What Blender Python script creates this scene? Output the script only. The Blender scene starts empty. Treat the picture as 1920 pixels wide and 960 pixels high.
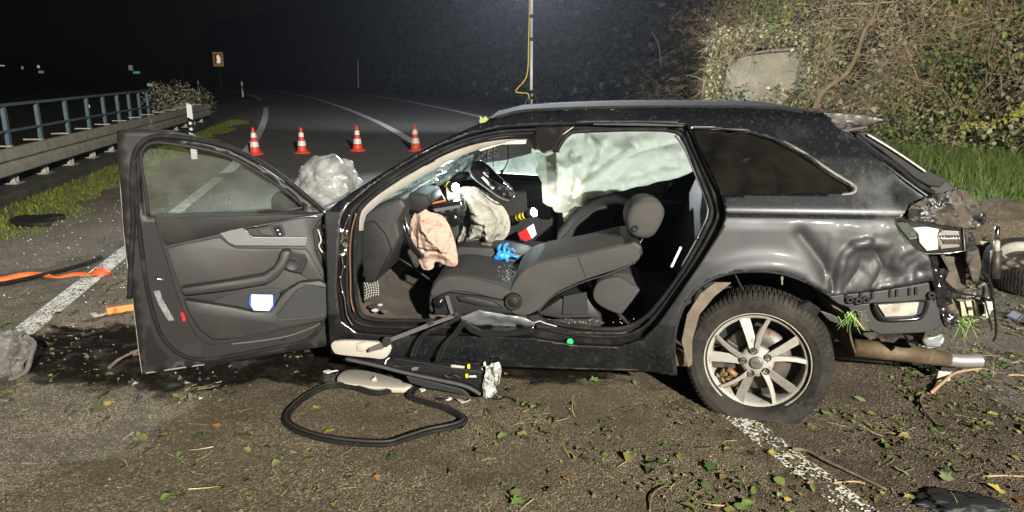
import bpy, bmesh, math, random
import numpy as np
from mathutils import Vector, Matrix, noise
from mathutils.geometry import delaunay_2d_cdt
R = math.radians
random.seed(7)
RNG = np.random.default_rng(11)
scene = bpy.context.scene
COL = scene.collection

# ------------------------------------------------------------------ camera, world, light, exposure
F_PX, CAM_H = 1300.0, 1.5
PITCH = math.atan(315 / F_PX)
SP, CP = math.sin(PITCH), math.cos(PITCH)
cam_d = bpy.data.cameras.new('camera')
cam_d.sensor_width = 36
cam_d.lens = 36 * F_PX / 1920
cam_d.clip_start, cam_d.clip_end = 0.05, 2000
cam = bpy.data.objects.new('camera', cam_d)
COL.objects.link(cam)
cam.location = (0, 0, CAM_H)
cam.rotation_euler = (R(90) - PITCH, 0, 0)
scene.camera = cam

world = bpy.data.worlds.new('World')
scene.world = world
world.use_nodes = True
wn = world.node_tree
wn.nodes.clear()
w_out = wn.nodes.new('ShaderNodeOutputWorld')
w_bg = wn.nodes.new('ShaderNodeBackground')
w_sky = wn.nodes.new('ShaderNodeTexSky')
w_sky.sky_type = 'NISHITA'
w_sky.sun_disc = False
w_sky.sun_elevation = R(4)
w_sky.sun_rotation = R(200)
w_bg.inputs['Strength'].default_value = 0.0005
wn.links.new(w_sky.outputs[0], w_bg.inputs['Color'])
wn.links.new(w_bg.outputs[0], w_out.inputs['Surface'])

moon_d = bpy.data.lights.new('moon', 'SUN')
moon_d.energy = 0.006
moon_d.angle = R(0.5)
moon_d.color = (0.8, 0.88, 1.0)
moon = bpy.data.objects.new('moon', moon_d)
COL.objects.link(moon)
moon.rotation_euler = (R(55), 0, R(20))

FLOOD_POS = Vector((4.6, -9.0, 5.4))     # floodlight tower of the rescue crew behind the photographer
FLOOD_W = 26000
MAST_POS = Vector((0.42, 15.6, 4.5))     # lamp mast standing on the road behind the car
MAST_W = 10000

vs_ = scene.view_settings
vs_.view_transform = 'Standard'
vs_.look = 'None'
vs_.gamma = 1
vs_.exposure = 0.0
vs_.use_curve_mapping = False
scene.render.engine = 'CYCLES'
scene.cycles.use_denoising = True
scene.cycles.max_bounces = 6
scene.cycles.diffuse_bounces = 3
scene.cycles.glossy_bounces = 3
scene.cycles.transparent_max_bounces = 12
scene.cycles.volume_bounces = 0
scene.cycles.sample_clamp_indirect = 4
scene.cycles.caustics_reflective = False
scene.cycles.caustics_refractive = False

# ------------------------------------------------------------------ measuring helpers
def terr(y):
    return 0.0 if y <= 7 else 2.2 * (1 - math.exp(-(y - 7) / 75.0))

def ray(x, y):
    a, b = (x - 960) / F_PX, (y - 480) / F_PX
    return Vector((a, CP - b * SP, -SP - b * CP))

def G(x, y, dz=0.0):
    """point of the terrain seen at that place of the picture"""
    d = ray(x, y)
    lo, hi = 0.5, 400.0
    for _ in range(60):
        m = (lo + hi) / 2
        if CAM_H + d.z * m > terr(d.y * m) + dz: lo = m
        else: hi = m
    return Vector((d.x * lo, d.y * lo, CAM_H + d.z * lo))

def AT(x, y, Y):
    d = ray(x, y)
    t = Y / d.y
    return Vector((d.x * t, Y, CAM_H + d.z * t))

TH = R(5)
U = Vector((-math.cos(TH), math.sin(TH), 0))
V = Vector((-math.sin(TH), -math.cos(TH), 0))
ORG = Vector((1.205, 3.877, 0))
CAMP = Vector((0, 0, CAM_H))

def W(u, v, w): return ORG + U * u + V * v + Vector((0, 0, w))
def toCar(p):
    q = p - ORG
    return (q.dot(U), q.dot(V), q.z)

def C(x, y, v):
    """point on the car's lengthwise plane v (metres left of its centre line)"""
    d = ray(x, y)
    t = (v - (CAMP - ORG).dot(V)) / d.dot(V)
    return CAMP + d * t

VSP = [(0, .84), (.2, .86), (.3, .885), (.5, .912), (.75, .918), (.9, .905), (.95, .89), (1.2, .765), (1.36, .66), (1.42, .56), (1.5, .4)]
def vside(w):
    if w <= 0: return VSP[0][1]
    for (a, b), (c, d) in zip(VSP, VSP[1:]):
        if w <= c: return b + (d - b) * (w - a) / (c - a)
    return VSP[-1][1]

def S(x, y, off=0.0):
    """(u, w) on the bulged side of the body"""
    v = .85
    for _ in range(50):
        p = toCar(C(x, y, v))
        v = .5 * v + .5 * (vside(p[2]) + off)
    p = toCar(C(x, y, v))
    return (p[0], p[2])

DP0, DP1 = Vector((-.903, 3.27, 0)), Vector((-1.735, 3.03, 0))     # foot line of the open door
DDIR = (DP1 - DP0).normalized()
DN = Vector((DDIR.y, -DDIR.x, 0))
if DN.y > 0: DN = -DN
def DR(x, y, off=0.0):
    d = ray(x, y)
    t = ((DP0 - CAMP).dot(DN) + off) / d.dot(DN)
    return CAMP + d * t

def cr(pts, k=4, closed=True):
    """Catmull-Rom through the points"""
    n = len(pts)
    out = []
    P = [Vector(p) for p in pts]
    for i in range(n if closed else n - 1):
        if closed:
            p0, p1, p2, p3 = P[(i - 1) % n], P[i], P[(i + 1) % n], P[(i + 2) % n]
        else:
            p0, p1, p2, p3 = P[max(i - 1, 0)], P[i], P[i + 1], P[min(i + 2, n - 1)]
        for j in range(k):
            t = j / k
            out.append(0.5 * ((2 * p1) + (p2 - p0) * t + (2 * p0 - 5 * p1 + 4 * p2 - p3) * t * t + (3 * p1 - p0 - 3 * p2 + p3) * t ** 3))
    if not closed: out.append(P[-1])
    return out

def fbm(p, o=4):
    return noise.fractal(Vector(p), 1.0, 2.0, o)

# ------------------------------------------------------------------ materials
def nodes_of(m):
    m.use_nodes = True
    nt = m.node_tree
    return nt, nt.nodes, nt.links

def mat(name, col, rough=.5, metal=0, spec=.5, col2=None, scale=6, thr=(.4, .6), col3=None, scale3=40, thr3=(.5, .6),
        bump=None, coat=0, rough2=None, emit=None, attr=None, sub=None, transl=None, alpha=None, stretch=None, crease=None):
    m = bpy.data.materials.new(name)
    nt, N, L = nodes_of(m)
    b = N['Principled BSDF']
    b.inputs['Roughness'].default_value = rough
    b.inputs['Metallic'].default_value = metal
    b.inputs['Specular IOR Level'].default_value = spec
    b.inputs['Coat Weight'].default_value = coat
    b.inputs['Coat Roughness'].default_value = .08
    b.inputs['Base Color'].default_value = (*col, 1)
    tc = N.new('ShaderNodeTexCoord')
    vec = tc.outputs['Object']
    if stretch:
        mp = N.new('ShaderNodeMapping')
        mp.inputs['Scale'].default_value = stretch
        L.new(vec, mp.inputs['Vector'])
        vec = mp.outputs[0]
    cur = None
    if attr:
        a = N.new('ShaderNodeAttribute')
        a.attribute_name = attr
        cur = a.outputs['Color']
    def layer(cur, base, c2, sc, th):
        n = N.new('ShaderNodeTexNoise')
        n.inputs['Scale'].default_value = sc
        n.inputs['Detail'].default_value = 6
        n.inputs['Roughness'].default_value = .65
        L.new(vec, n.inputs['Vector'])
        r = N.new('ShaderNodeMapRange')
        r.inputs[1].default_value, r.inputs[2].default_value = th
        L.new(n.outputs['Fac'], r.inputs[0])
        x = N.new('ShaderNodeMix')
        x.data_type = 'RGBA'
        L.new(r.outputs[0], x.inputs[0])
        if cur is None: x.inputs[6].default_value = (*base, 1)
        else: L.new(cur, x.inputs[6])
        x.inputs[7].default_value = (*c2, 1)
        return x.outputs[2], r.outputs[0]
    if col2:
        cur, fac = layer(cur, col, col2, scale, thr)
        if rough2 is not None:
            rr = N.new('ShaderNodeMapRange')
            rr.inputs[3].default_value, rr.inputs[4].default_value = rough, rough2
            L.new(fac, rr.inputs[0])
            L.new(rr.outputs[0], b.inputs['Roughness'])
    if col3: cur, _ = layer(cur, col, col3, scale3, thr3)
    if cur is not None: L.new(cur, b.inputs['Base Color'])
    if bump:
        n = N.new('ShaderNodeTexNoise')
        n.inputs['Scale'].default_value = bump[0]
        n.inputs['Detail'].default_value = 5
        L.new(vec, n.inputs['Vector'])
        bp = N.new('ShaderNodeBump')
        bp.inputs['Strength'].default_value = bump[1]
        bp.inputs['Distance'].default_value = bump[2] if len(bump) > 2 else .01
        L.new(n.outputs['Fac'], bp.inputs['Height'])
        L.new(bp.outputs[0], b.inputs['Normal'])
        if crease:
            dn = N.new('ShaderNodeTexNoise')
            dn.inputs['Scale'].default_value = crease[0] * .5
            L.new(vec, dn.inputs['Vector'])
            va = N.new('ShaderNodeMix'); va.data_type = 'RGBA'; va.inputs[0].default_value = .22
            L.new(vec, va.inputs[6]); L.new(dn.outputs['Color'], va.inputs[7])
            h = None
            for sc_, wt in ((crease[0], 1.0), (crease[0] * 2.7, .22)):
                vo = N.new('ShaderNodeTexVoronoi')
                vo.feature = 'DISTANCE_TO_EDGE'
                vo.inputs['Scale'].default_value = sc_
                L.new(va.outputs[2], vo.inputs['Vector'])
                mm = N.new('ShaderNodeMath'); mm.operation = 'MULTIPLY_ADD'
                L.new(vo.outputs['Distance'], mm.inputs[0]); mm.inputs[1].default_value = wt
                if h is None: mm.inputs[2].default_value = 0
                else: L.new(h, mm.inputs[2])
                h = mm.outputs[0]
            b2 = N.new('ShaderNodeBump')
            b2.inputs['Strength'].default_value = crease[1]
            b2.inputs['Distance'].default_value = crease[2]
            L.new(h, b2.inputs['Height'])
            L.new(bp.outputs[0], b2.inputs['Normal'])
            L.new(b2.outputs[0], b.inputs['Normal'])
    if emit:
        b.inputs['Emission Color'].default_value = (*emit[0], 1)
        b.inputs['Emission Strength'].default_value = emit[1]
    if transl:
        out = N['Material Output']
        t = N.new('ShaderNodeBsdfTranslucent')
        t.inputs['Color'].default_value = (*col, 1)
        if bump: L.new(b.inputs['Normal'].links[0].from_socket, t.inputs['Normal'])
        if cur is not None: L.new(cur, t.inputs['Color'])
        mx = N.new('ShaderNodeMixShader')
        mx.inputs[0].default_value = transl
        L.new(b.outputs[0], mx.inputs[1])
        L.new(t.outputs[0], mx.inputs[2])
        L.new(mx.outputs[0], out.inputs['Surface'])
    if alpha is not None: b.inputs['Alpha'].default_value = alpha
    return m

def glass(name, tint, dust=.06, dustcol=(.5, .52, .45), crack=None, backlit=False, gloss_rough=.04):
    """pane: tinted see-through, a film of dust, a clear reflection; crack = (scale, amount) adds crazing"""
    m = bpy.data.materials.new(name)
    nt, N, L = nodes_of(m)
    N.clear()
    out = N.new('ShaderNodeOutputMaterial')
    tr = N.new('ShaderNodeBsdfTransparent')
    tr.inputs[0].default_value = (*tint, 1)
    df = N.new('ShaderNodeBsdfTranslucent' if backlit else 'ShaderNodeBsdfDiffuse')
    df.inputs[0].default_value = (*dustcol, 1)
    gl = N.new('ShaderNodeBsdfGlossy')
    gl.inputs['Roughness'].default_value = gloss_rough
    fr = N.new('ShaderNodeFresnel')
    fr.inputs[0].default_value = 1.45
    m1, m2 = N.new('ShaderNodeMixShader'), N.new('ShaderNodeMixShader')
    tc = N.new('ShaderNodeTexCoord')
    n = N.new('ShaderNodeTexNoise')
    n.inputs['Scale'].default_value = 9
    n.inputs['Detail'].default_value = 8
    L.new(tc.outputs['Object'], n.inputs['Vector'])
    mr = N.new('ShaderNodeMapRange')
    mr.inputs[1].default_value, mr.inputs[2].default_value = .3, .75
    mr.inputs[3].default_value, mr.inputs[4].default_value = dust * .4, dust * 1.7
    L.new(n.outputs['Fac'], mr.inputs[0])
    fac = mr.outputs[0]
    if crack:
        vo = N.new('ShaderNodeTexVoronoi')
        vo.feature = 'DISTANCE_TO_EDGE'
        vo.inputs['Scale'].default_value = crack[0]
        L.new(tc.outputs['Object'], vo.inputs['Vector'])
        c = N.new('ShaderNodeMapRange')
        c.inputs[1].default_value, c.inputs[2].default_value = 0.0, .09
        c.inputs[3].default_value, c.inputs[4].default_value = crack[1], 0
        L.new(vo.outputs['Distance'], c.inputs[0])
        ad = N.new('ShaderNodeMath')
        ad.use_clamp = True
        L.new(fac, ad.inputs[0])
        L.new(c.outputs[0], ad.inputs[1])
        fac = ad.outputs[0]
        bp = N.new('ShaderNodeBump')
        bp.inputs['Strength'].default_value = .5
        L.new(vo.outputs['Distance'], bp.inputs['Height'])
        L.new(bp.outputs[0], gl.inputs['Normal'])
    L.new(fac, m1.inputs[0])
    L.new(tr.outputs[0], m1.inputs[1])
    L.new(df.outputs[0], m1.inputs[2])
    L.new(fr.outputs[0], m2.inputs[0])
    L.new(m1.outputs[0], m2.inputs[1])
    L.new(gl.outputs[0], m2.inputs[2])
    L.new(m2.outputs[0], out.inputs['Surface'])
    return m

M = {}
M['paint'] = mat('black_car_paint', (.006, .007, .009), .26, .15, coat=.6, col2=(.022, .021, .019), scale=2.6, thr=(.5, .78), rough2=.62, col3=(.05, .046, .038), scale3=60, thr3=(.55, .75))
M['paint_dusty'] = mat('dusty_black_paint', (.03, .031, .034), .46, .45, spec=.4, coat=.04, col2=(.05, .049, .046), scale=3.3, thr=(.45, .72), rough2=.6, col3=(.036, .034, .03), scale3=45, thr3=(.52, .7))
M['paint_mud'] = mat('mud_smeared_paint', (.012, .012, .013), .32, .3, col2=(.07, .057, .04), scale=8, thr=(.46, .58), rough2=.9, col3=(.11, .093, .07), scale3=22, thr3=(.58, .72), bump=(30, .5, .012))
M['aperture'] = mat('door_frame_paint', (.016, .014, .014), .22, .25, coat=.8, col2=(.07, .055, .045), scale=4, thr=(.55, .8), rough2=.5)
M['rubber'] = mat('black_rubber', (.011, .011, .011), .75, spec=.12, col2=(.032, .030, .027), scale=14, thr=(.5, .75))
M['tyre'] = mat('dirty_tyre_rubber', (.012, .0115, .011), .8, spec=.2, col2=(.045, .039, .03), scale=7, thr=(.42, .68), col3=(.03, .026, .02), scale3=50, thr3=(.5, .62), bump=(60, .3, .004))
M['rim'] = mat('muddy_silver_alloy', (.30, .285, .25), .55, .1, spec=.3, col2=(.2, .165, .11), scale=9, thr=(.5, .74), rough2=.8, col3=(.16, .12, .07), scale3=26, thr3=(.6, .7))
M['disc'] = mat('brake_steel', (.1, .093, .086), .5, .5, col2=(.1, .055, .03), scale=16, thr=(.5, .65), rough2=.7)
M['trim'] = mat('charcoal_plastic_trim', (.013, .0125, .012), .62, spec=.25, bump=(350, .12, .002), col2=(.026, .024, .021), scale=5, thr=(.5, .75))
M['trim_lt'] = mat('taupe_grey_trim', (.031, .0295, .0285), .62, bump=(400, .12, .002), col2=(.044, .039, .035), scale=4, thr=(.4, .7))
M['trim_mid'] = mat('dark_grey_trim', (.019, .0185, .0182), .58, bump=(380, .14, .002), col2=(.03, .028, .025), scale=5, thr=(.45, .7))
M['seat'] = mat('grey_seat_fabric', (.038, .0365, .034), .85, bump=(500, .3, .003), col2=(.055, .050, .044), scale=4, thr=(.4, .7))
M['seat_dk'] = mat('dark_seat_fabric', (.022, .021, .0205), .85, bump=(500, .3, .003), col2=(.03, .028, .026), scale=4, thr=(.4, .7))
M['carpet'] = mat('brown_carpet', (.085, .068, .055), .95, bump=(260, .5, .006), col2=(.045, .038, .032), scale=7, thr=(.4, .65))
M['silver'] = mat('brushed_silver_inlay', (.16, .16, .16), .45, .4, stretch=(1, 1, 30), col2=(.13, .13, .13), scale=20, thr=(.4, .6))
M['chrome'] = mat('bright_metal', (.7, .68, .64), .16, 1.0, col2=(.35, .3, .24), scale=12, thr=(.55, .75), rough2=.5)
M['white_pl'] = mat('off_white_plastic', (.36, .335, .28), .5, col2=(.42, .37, .29), scale=8, thr=(.55, .8))
M['cream'] = mat('cream_headliner', (.27, .255, .215), .85, col2=(.2, .18, .15), scale=10, thr=(.5, .72), bump=(120, .25, .005))
M['curtain'] = mat('pale_green_airbag_cloth', (.88, .9, .80), .85, bump=(60, .15, .01), col2=(.84, .87, .76), scale=5, thr=(.45, .7), transl=.75, crease=(3.6, .5, .09))
M['bag_white'] = mat('off_white_airbag_cloth', (.33, .32, .27), .85, bump=(16, .4, .03), col2=(.26, .245, .2), scale=5, thr=(.5, .75), col3=(.2, .1, .07), scale3=14, thr3=(.67, .71), crease=(9, .6, .05))
M['bag_stain'] = mat('stained_airbag_cloth', (.40, .30, .235), .85, bump=(22, .5, .03), col2=(.34, .235, .18), scale=9, thr=(.45, .7), col3=(.5, .09, .05), scale3=30, thr3=(.59, .63), crease=(12, .6, .035))
M['black'] = mat('matt_black', (.012, .012, .013), .6)
M['gloss_black'] = mat('gloss_black', (.01, .01, .011), .12, coat=.5)
M['dark_metal'] = mat('dirty_dark_steel', (.05, .046, .04), .5, .5, col2=(.14, .11, .075), scale=9, thr=(.45, .65), rough2=.9, bump=(40, .3, .006))
M['galv'] = mat('galvanised_steel', (.46, .44, .38), .5, .25, col2=(.32, .3, .25), scale=6, thr=(.4, .65), col3=(.22, .18, .13), scale3=22, thr3=(.6, .75), rough2=.7)
M['rail_blue'] = mat('blue_grey_railing_paint', (.1, .15, .19), .5, col2=(.16, .2, .2), scale=9, thr=(.45, .7))
M['liner'] = mat('mud_caked_wheel_arch_liner', (.11, .088, .06), .95, col2=(.155, .127, .09), scale=12, thr=(.4, .65), col3=(.06, .05, .04), scale3=5, thr3=(.55, .7), bump=(70, .5, .006))
M['sheetmetal'] = mat('torn_light_sheet_metal', (.32, .335, .33), .35, .5, col2=(.3, .31, .31), scale=7, thr=(.45, .7))
M['exhaust'] = mat('rusty_exhaust', (.12, .085, .045), .7, .3, col2=(.055, .038, .022), scale=11, thr=(.4, .65), col3=(.2, .155, .085), scale3=6, thr3=(.56, .75), rough2=.8)
M['red'] = mat('red_reflector', (.5, .02, .02), .25)
M['lamp_white'] = mat('broken_lamp_reflector', (.48, .465, .42), .35, .2, col2=(.5, .46, .38), scale=20, thr=(.5, .75))
M['orange'] = mat('orange_webbing', (.85, .16, .03), .6, col2=(.6, .1, .02), scale=20, thr=(.5, .7))
M['cone_red'] = mat('fluorescent_red_cone', (.85, .07, .03), .5, col2=(.5, .05, .025), scale=11, thr=(.5, .72))
M['cone_old'] = mat('faded_red_cone', (.62, .075, .03), .6, col2=(.4, .06, .03), scale=9, thr=(.45, .65))
M['reflex'] = mat('white_reflective_band', (.85, .85, .83), .35, col2=(.6, .58, .54), scale=14, thr=(.55, .75))
M['reflex_old'] = mat('dirty_reflective_band', (.66, .6, .48), .45, col2=(.42, .36, .26), scale=16, thr=(.5, .7))
M['paper'] = mat('white_card', (.55, .55, .57), .6)
M['blue_card'] = mat('blue_print', (.02, .07, .45), .5)
M['glove'] = mat('blue_nitrile', (.02, .24, .62), .45, bump=(60, .4, .004))
M['yellow'] = mat('yellow_plastic', (.72, .55, .03), .4)
M['brownbark'] = mat('bark', (.16, .12, .075), .9, bump=(60, .6, .006), col2=(.09, .07, .045), scale=20, thr=(.4, .6))
M['concrete'] = mat('weathered_concrete', (.27, .236, .16), .9, col2=(.19, .166, .113), scale=2.5, thr=(.38, .66), col3=(.13, .115, .085), scale3=9, thr3=(.58, .72), bump=(45, .35, .012))
M['kerbc'] = mat('dark_wet_concrete', (.085, .082, .07), .6, col2=(.045, .045, .038), scale=4, thr=(.4, .6), col3=(.13, .12, .1), scale3=14, thr3=(.6, .75), bump=(60, .3, .008))
M['leafcol'] = mat('leaf', (.1, .14, .03), .55, attr='Col', transl=.25)
M['twig'] = mat('dry_twig', (.2, .15, .09), .85, attr='Col')
M['debrisc'] = mat('stone_chips', (.2, .18, .15), .7, attr='Col')
M['belt'] = mat('seat_belt_webbing', (.075, .072, .068), .7, bump=(700, .3, .002))
M['glass_green'] = glass('door_glass', (.80, .88, .80), .055, (.55, .6, .5))
M['glass_dark'] = glass('tinted_quarter_glass', (.05, .05, .05), .025, (.3, .27, .22))
M['glass_shat'] = glass('shattered_windscreen', (.62, .74, .66), .42, (.6, .72, .62), crack=(48, .5), backlit=True)
M['glass_far'] = glass('side_window_glass', (.72, .84, .74), .4, (.62, .74, .58), backlit=True)
M['glass_craze'] = glass('crazed_window', (.6, .62, .55), .2, (.6, .56, .46), crack=(110, .7))
M['plastic_film'] = glass('clear_plastic_film', (.78, .79, .78), .30, (.62, .62, .59), gloss_rough=.35)
M['lens_on'] = mat('lit_torch_lens', (1, 1, 1), .3, emit=((.93, .96, 1.0), 110))

# ------------------------------------------------------------------ mesh helpers
ROOTS = {}
def finish(name, me, m, parent=None, smooth=False, label=None, cat=None, group=None, kind=None):
    o = bpy.data.objects.new(name, me)
    COL.objects.link(o)
    if m is not None:
        for k in (m if isinstance(m, (list, tuple)) else [m]): me.materials.append(k)
    if smooth:
        me.polygons.foreach_set('use_smooth', [True] * len(me.polygons))
    if parent is not None:
        o.parent = parent
        r = parent
        mi = Matrix(parent_mat(parent)).inverted()
        o.matrix_parent_inverse = mi
    tag(o, label, cat, group, kind)
    return o

PMAT = {}
def parent_mat(p):
    m = Matrix.LocRotScale(p.location, p.rotation_euler, p.scale)
    if p.parent is not None: m = parent_mat(p.parent) @ p.matrix_parent_inverse @ m
    return m

def tag(o, label=None, cat=None, group=None, kind=None):
    if label: o['label'] = label
    if cat: o['category'] = cat
    if group: o['group'] = group
    if kind: o['kind'] = kind
    return o

def thing(name, loc, label, cat, group=None, rotz=0):
    o = bpy.data.objects.new(name, None)
    COL.objects.link(o)
    o.location = loc
    o.rotation_euler = (0, 0, rotz)
    o.empty_display_size = .1
    return tag(o, label, cat, group)

def copy_tree(o, parent=None):
    c = o.copy()
    COL.objects.link(c)
    if parent is not None: c.parent = parent
    for ch in list(o.children): copy_tree(ch, c)
    return c

class MB:
    def __init__(s): s.v, s.f = [], []
    def add(s, vs, fs):
        k = len(s.v)
        s.v += [tuple(p) for p in vs]
        s.f += [tuple(i + k for i in f) for f in fs]
        return s
    def box(s, c, ex, ey, ez):
        """centre and three half-axes"""
        c, ex, ey, ez = Vector(c), Vector(ex), Vector(ey), Vector(ez)
        vs = [c + ex * a + ey * b + ez * d for d in (-1, 1) for b in (-1, 1) for a in (-1, 1)]
        return s.add(vs, [(0, 2, 3, 1), (4, 5, 7, 6), (0, 1, 5, 4), (2, 6, 7, 3), (0, 4, 6, 2), (1, 3, 7, 5)])
    def abox(s, x0, y0, z0, x1, y1, z1):
        return s.box(((x0 + x1) / 2, (y0 + y1) / 2, (z0 + z1) / 2), ((x1 - x0) / 2, 0, 0), (0, (y1 - y0) / 2, 0), (0, 0, (z1 - z0) / 2))
    def tube(s, pts, r, seg=8, cap=True, flat=None, up=None):
        P = [Vector(p) for p in pts]
        n = len(P)
        rs = r if isinstance(r, (list, tuple)) else [r] * n
        t0 = (P[1] - P[0]).normalized()
        ref = Vector(up) if up else (Vector((0, 0, 1)) if abs(t0.z) < .9 else Vector((1, 0, 0)))
        a = (ref - t0 * ref.dot(t0)).normalized()
        vs = []
        for i in range(n):
            t = (P[min(i + 1, n - 1)] - P[max(i - 1, 0)])
            t = t.normalized() if t.length > 1e-9 else t0
            a = (a - t * a.dot(t))
            a = a.normalized() if a.length > 1e-6 else t.orthogonal().normalized()
            b = t.cross(a)
            for j in range(seg):
                an = 2 * math.pi * j / seg
                fx = flat if flat else 1.0
                vs.append(P[i] + a * math.cos(an) * rs[i] * fx + b * math.sin(an) * rs[i])
        fs = [(i * seg + j, i * seg + (j + 1) % seg, (i + 1) * seg + (j + 1) % seg, (i + 1) * seg + j) for i in range(n - 1) for j in range(seg)]
        if cap: fs += [tuple(range(seg))[::-1], tuple((n - 1) * seg + j for j in range(seg))]
        return s.add(vs, fs)
    def lathe(s, prof, o, ax, seg=32, ang=(0, 2 * math.pi), mod=None, closed_prof=False):
        """prof: (radius, along axis)"""
        o, ax = Vector(o), Vector(ax).normalized()
        a = Vector((0, 0, 1)) if abs(ax.z) < .9 else Vector((1, 0, 0))
        a = (a - ax * a.dot(ax)).normalized()
        b = ax.cross(a)
        n = len(prof)
        full = abs(ang[1] - ang[0] - 2 * math.pi) < 1e-6
        ns = seg if full else seg + 1
        vs = []
        for i in range(ns):
            t = ang[0] + (ang[1] - ang[0]) * i / seg
            d = a * math.cos(t) + b * math.sin(t)
            for k, (r, h) in enumerate(prof):
                if mod: r, h = mod(k, r, h, t)
                vs.append(o + d * r + ax * h)
        fs = []
        m = n if closed_prof else n - 1
        for i in range(seg):
            i2 = (i + 1) % ns
            for k in range(m):
                k2 = (k + 1) % n
                fs.append((i * n + k, i * n + k2, i2 * n + k2, i2 * n + k))
        return s.add(vs, fs)
    def build(s, name, m, parent=None, smooth=False, bevel=0, **kw):
        me = bpy.data.meshes.new(name)
        me.from_pydata(s.v, [], s.f)
        bm = bmesh.new()
        bm.from_mesh(me)
        bmesh.ops.recalc_face_normals(bm, faces=bm.faces)
        if bevel:
            bmesh.ops.bevel(bm, geom=[e for e in bm.edges if len(e.link_faces) == 2 and e.calc_face_angle(0) > .5], offset=bevel, segments=2, affect='EDGES', profile=.6)
        bm.to_mesh(me)
        bm.free()
        return finish(name, me, m, parent, smooth, **kw)

def slab(name, front, n, depth, m, parent=None, bevel=.004, smooth=False, seg=2, **kw):
    """a flat-sided piece: front outline (3-D points), pushed back by depth against n, edges rounded"""
    n = Vector(n).normalized()
    bm = bmesh.new()
    vf = [bm.verts.new(p) for p in front]
    vb = [bm.verts.new(Vector(p) - n * depth) for p in front]
    k = len(vf)
    bm.faces.new(vf)
    bm.faces.new(vb[::-1])
    for i in range(k):
        j = (i + 1) % k
        bm.faces.new((vf[j], vf[i], vb[i], vb[j]))
    bmesh.ops.recalc_face_normals(bm, faces=bm.faces)
    if bevel:
        try:
            bmesh.ops.bevel(bm, geom=[e for e in bm.edges if e.calc_face_angle(0) > .45], offset=bevel, segments=seg, affect='EDGES', profile=.5, clamp_overlap=True)
        except Exception: pass
    me = bpy.data.meshes.new(name)
    bm.to_mesh(me)
    bm.free()
    o = finish(name, me, m, parent, False, **kw)
    if smooth:
        me.polygons.foreach_set('use_smooth', [True] * len(me.polygons))
        try: me.set_sharp_from_angle(angle=R(40))
        except Exception: pass
    return o

def inpoly(x, y, P):
    c = False
    n = len(P)
    j = n - 1
    for i in range(n):
        xi, yi = P[i][0], P[i][1]
        xj, yj = P[j][0], P[j][1]
        if (yi > y) != (yj > y) and x < (xj - xi) * (y - yi) / (yj - yi) + xi: c = not c
        j = i
    return c

def dense(P, step):
    out = []
    n = len(P)
    for i in range(n):
        a, b = Vector(P[i][:2]), Vector(P[(i + 1) % n][:2])
        k = max(1, int((b - a).length / step))
        for j in range(k): out.append(a.lerp(b, j / k))
    return out

def skin2(outer, holes, step):
    """triangles of a 2-D outline with holes, filled with a grid"""
    loops = [dense(outer, step)] + [dense(h, step) for h in holes]
    vs, es = [], []
    for lp in loops:
        k = len(vs)
        vs += [Vector(p) for p in lp]
        es += [(k + i, k + (i + 1) % len(lp)) for i in range(len(lp))]
    O_, H_ = [tuple(p[:2]) for p in outer], [[tuple(p[:2]) for p in h] for h in holes]
    bnd = np.array([(p.x, p.y) for p in vs])
    xs, ys = bnd[:, 0], bnd[:, 1]
    row = 0
    y = ys.min() + step * .5
    while y < ys.max():
        x = xs.min() + step * (.5 if row % 2 else 1.0)
        while x < xs.max():
            if inpoly(x, y, O_) and not any(inpoly(x, y, h) for h in H_):
                if np.min((xs - x) ** 2 + (ys - y) ** 2) > (step * .45) ** 2: vs.append(Vector((x, y)))
            x += step
        y += step * .87
        row += 1
    ov, oe, of = delaunay_2d_cdt(vs, es, [], 0, 1e-5)[:3]
    fs = []
    for f in of:
        cx = sum(ov[i].x for i in f) / len(f)
        cy = sum(ov[i].y for i in f) / len(f)
        if inpoly(cx, cy, O_) and not any(inpoly(cx, cy, h) for h in H_): fs.append(tuple(f))
    return ov, fs

def skin(name, outer, holes, to3, step, m, parent=None, thick=.0, smooth=True, flip=False, **kw):
    ov, fs = skin2(outer, holes, step)
    me = bpy.data.meshes.new(name)
    me.from_pydata([tuple(to3(p.x, p.y)) for p in ov], [], [tuple(reversed(f)) if flip else f for f in fs])
    me.update()
    o = finish(name, me, m, parent, smooth, **kw)
    if thick:
        md = o.modifiers.new('thickness', 'SOLIDIFY')
        md.thickness = thick
        md.offset = 0
    return o

def raw_mesh(verts, faces_flat, loops_per, name):
    """fast mesh from numpy: verts (n,3), faces all of loops_per corners"""
    me = bpy.data.meshes.new(name)
    nf = len(faces_flat) // loops_per
    me.vertices.add(len(verts))
    me.vertices.foreach_set('co', np.asarray(verts, dtype=np.float32).ravel())
    me.loops.add(len(faces_flat))
    me.loops.foreach_set('vertex_index', np.asarray(faces_flat, dtype=np.int32))
    me.polygons.add(nf)
    me.polygons.foreach_set('loop_start', np.arange(nf, dtype=np.int32) * loops_per)
    me.polygons.foreach_set('loop_total', np.full(nf, loops_per, dtype=np.int32))
    me.update(calc_edges=True)
    return me

def vcol(me, cols):
    a = me.color_attributes.new('Col', 'FLOAT_COLOR', 'POINT')
    c = np.ones((len(cols), 4), dtype=np.float32)
    c[:, :3] = cols
    a.data.foreach_set('color', c.ravel())
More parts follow.
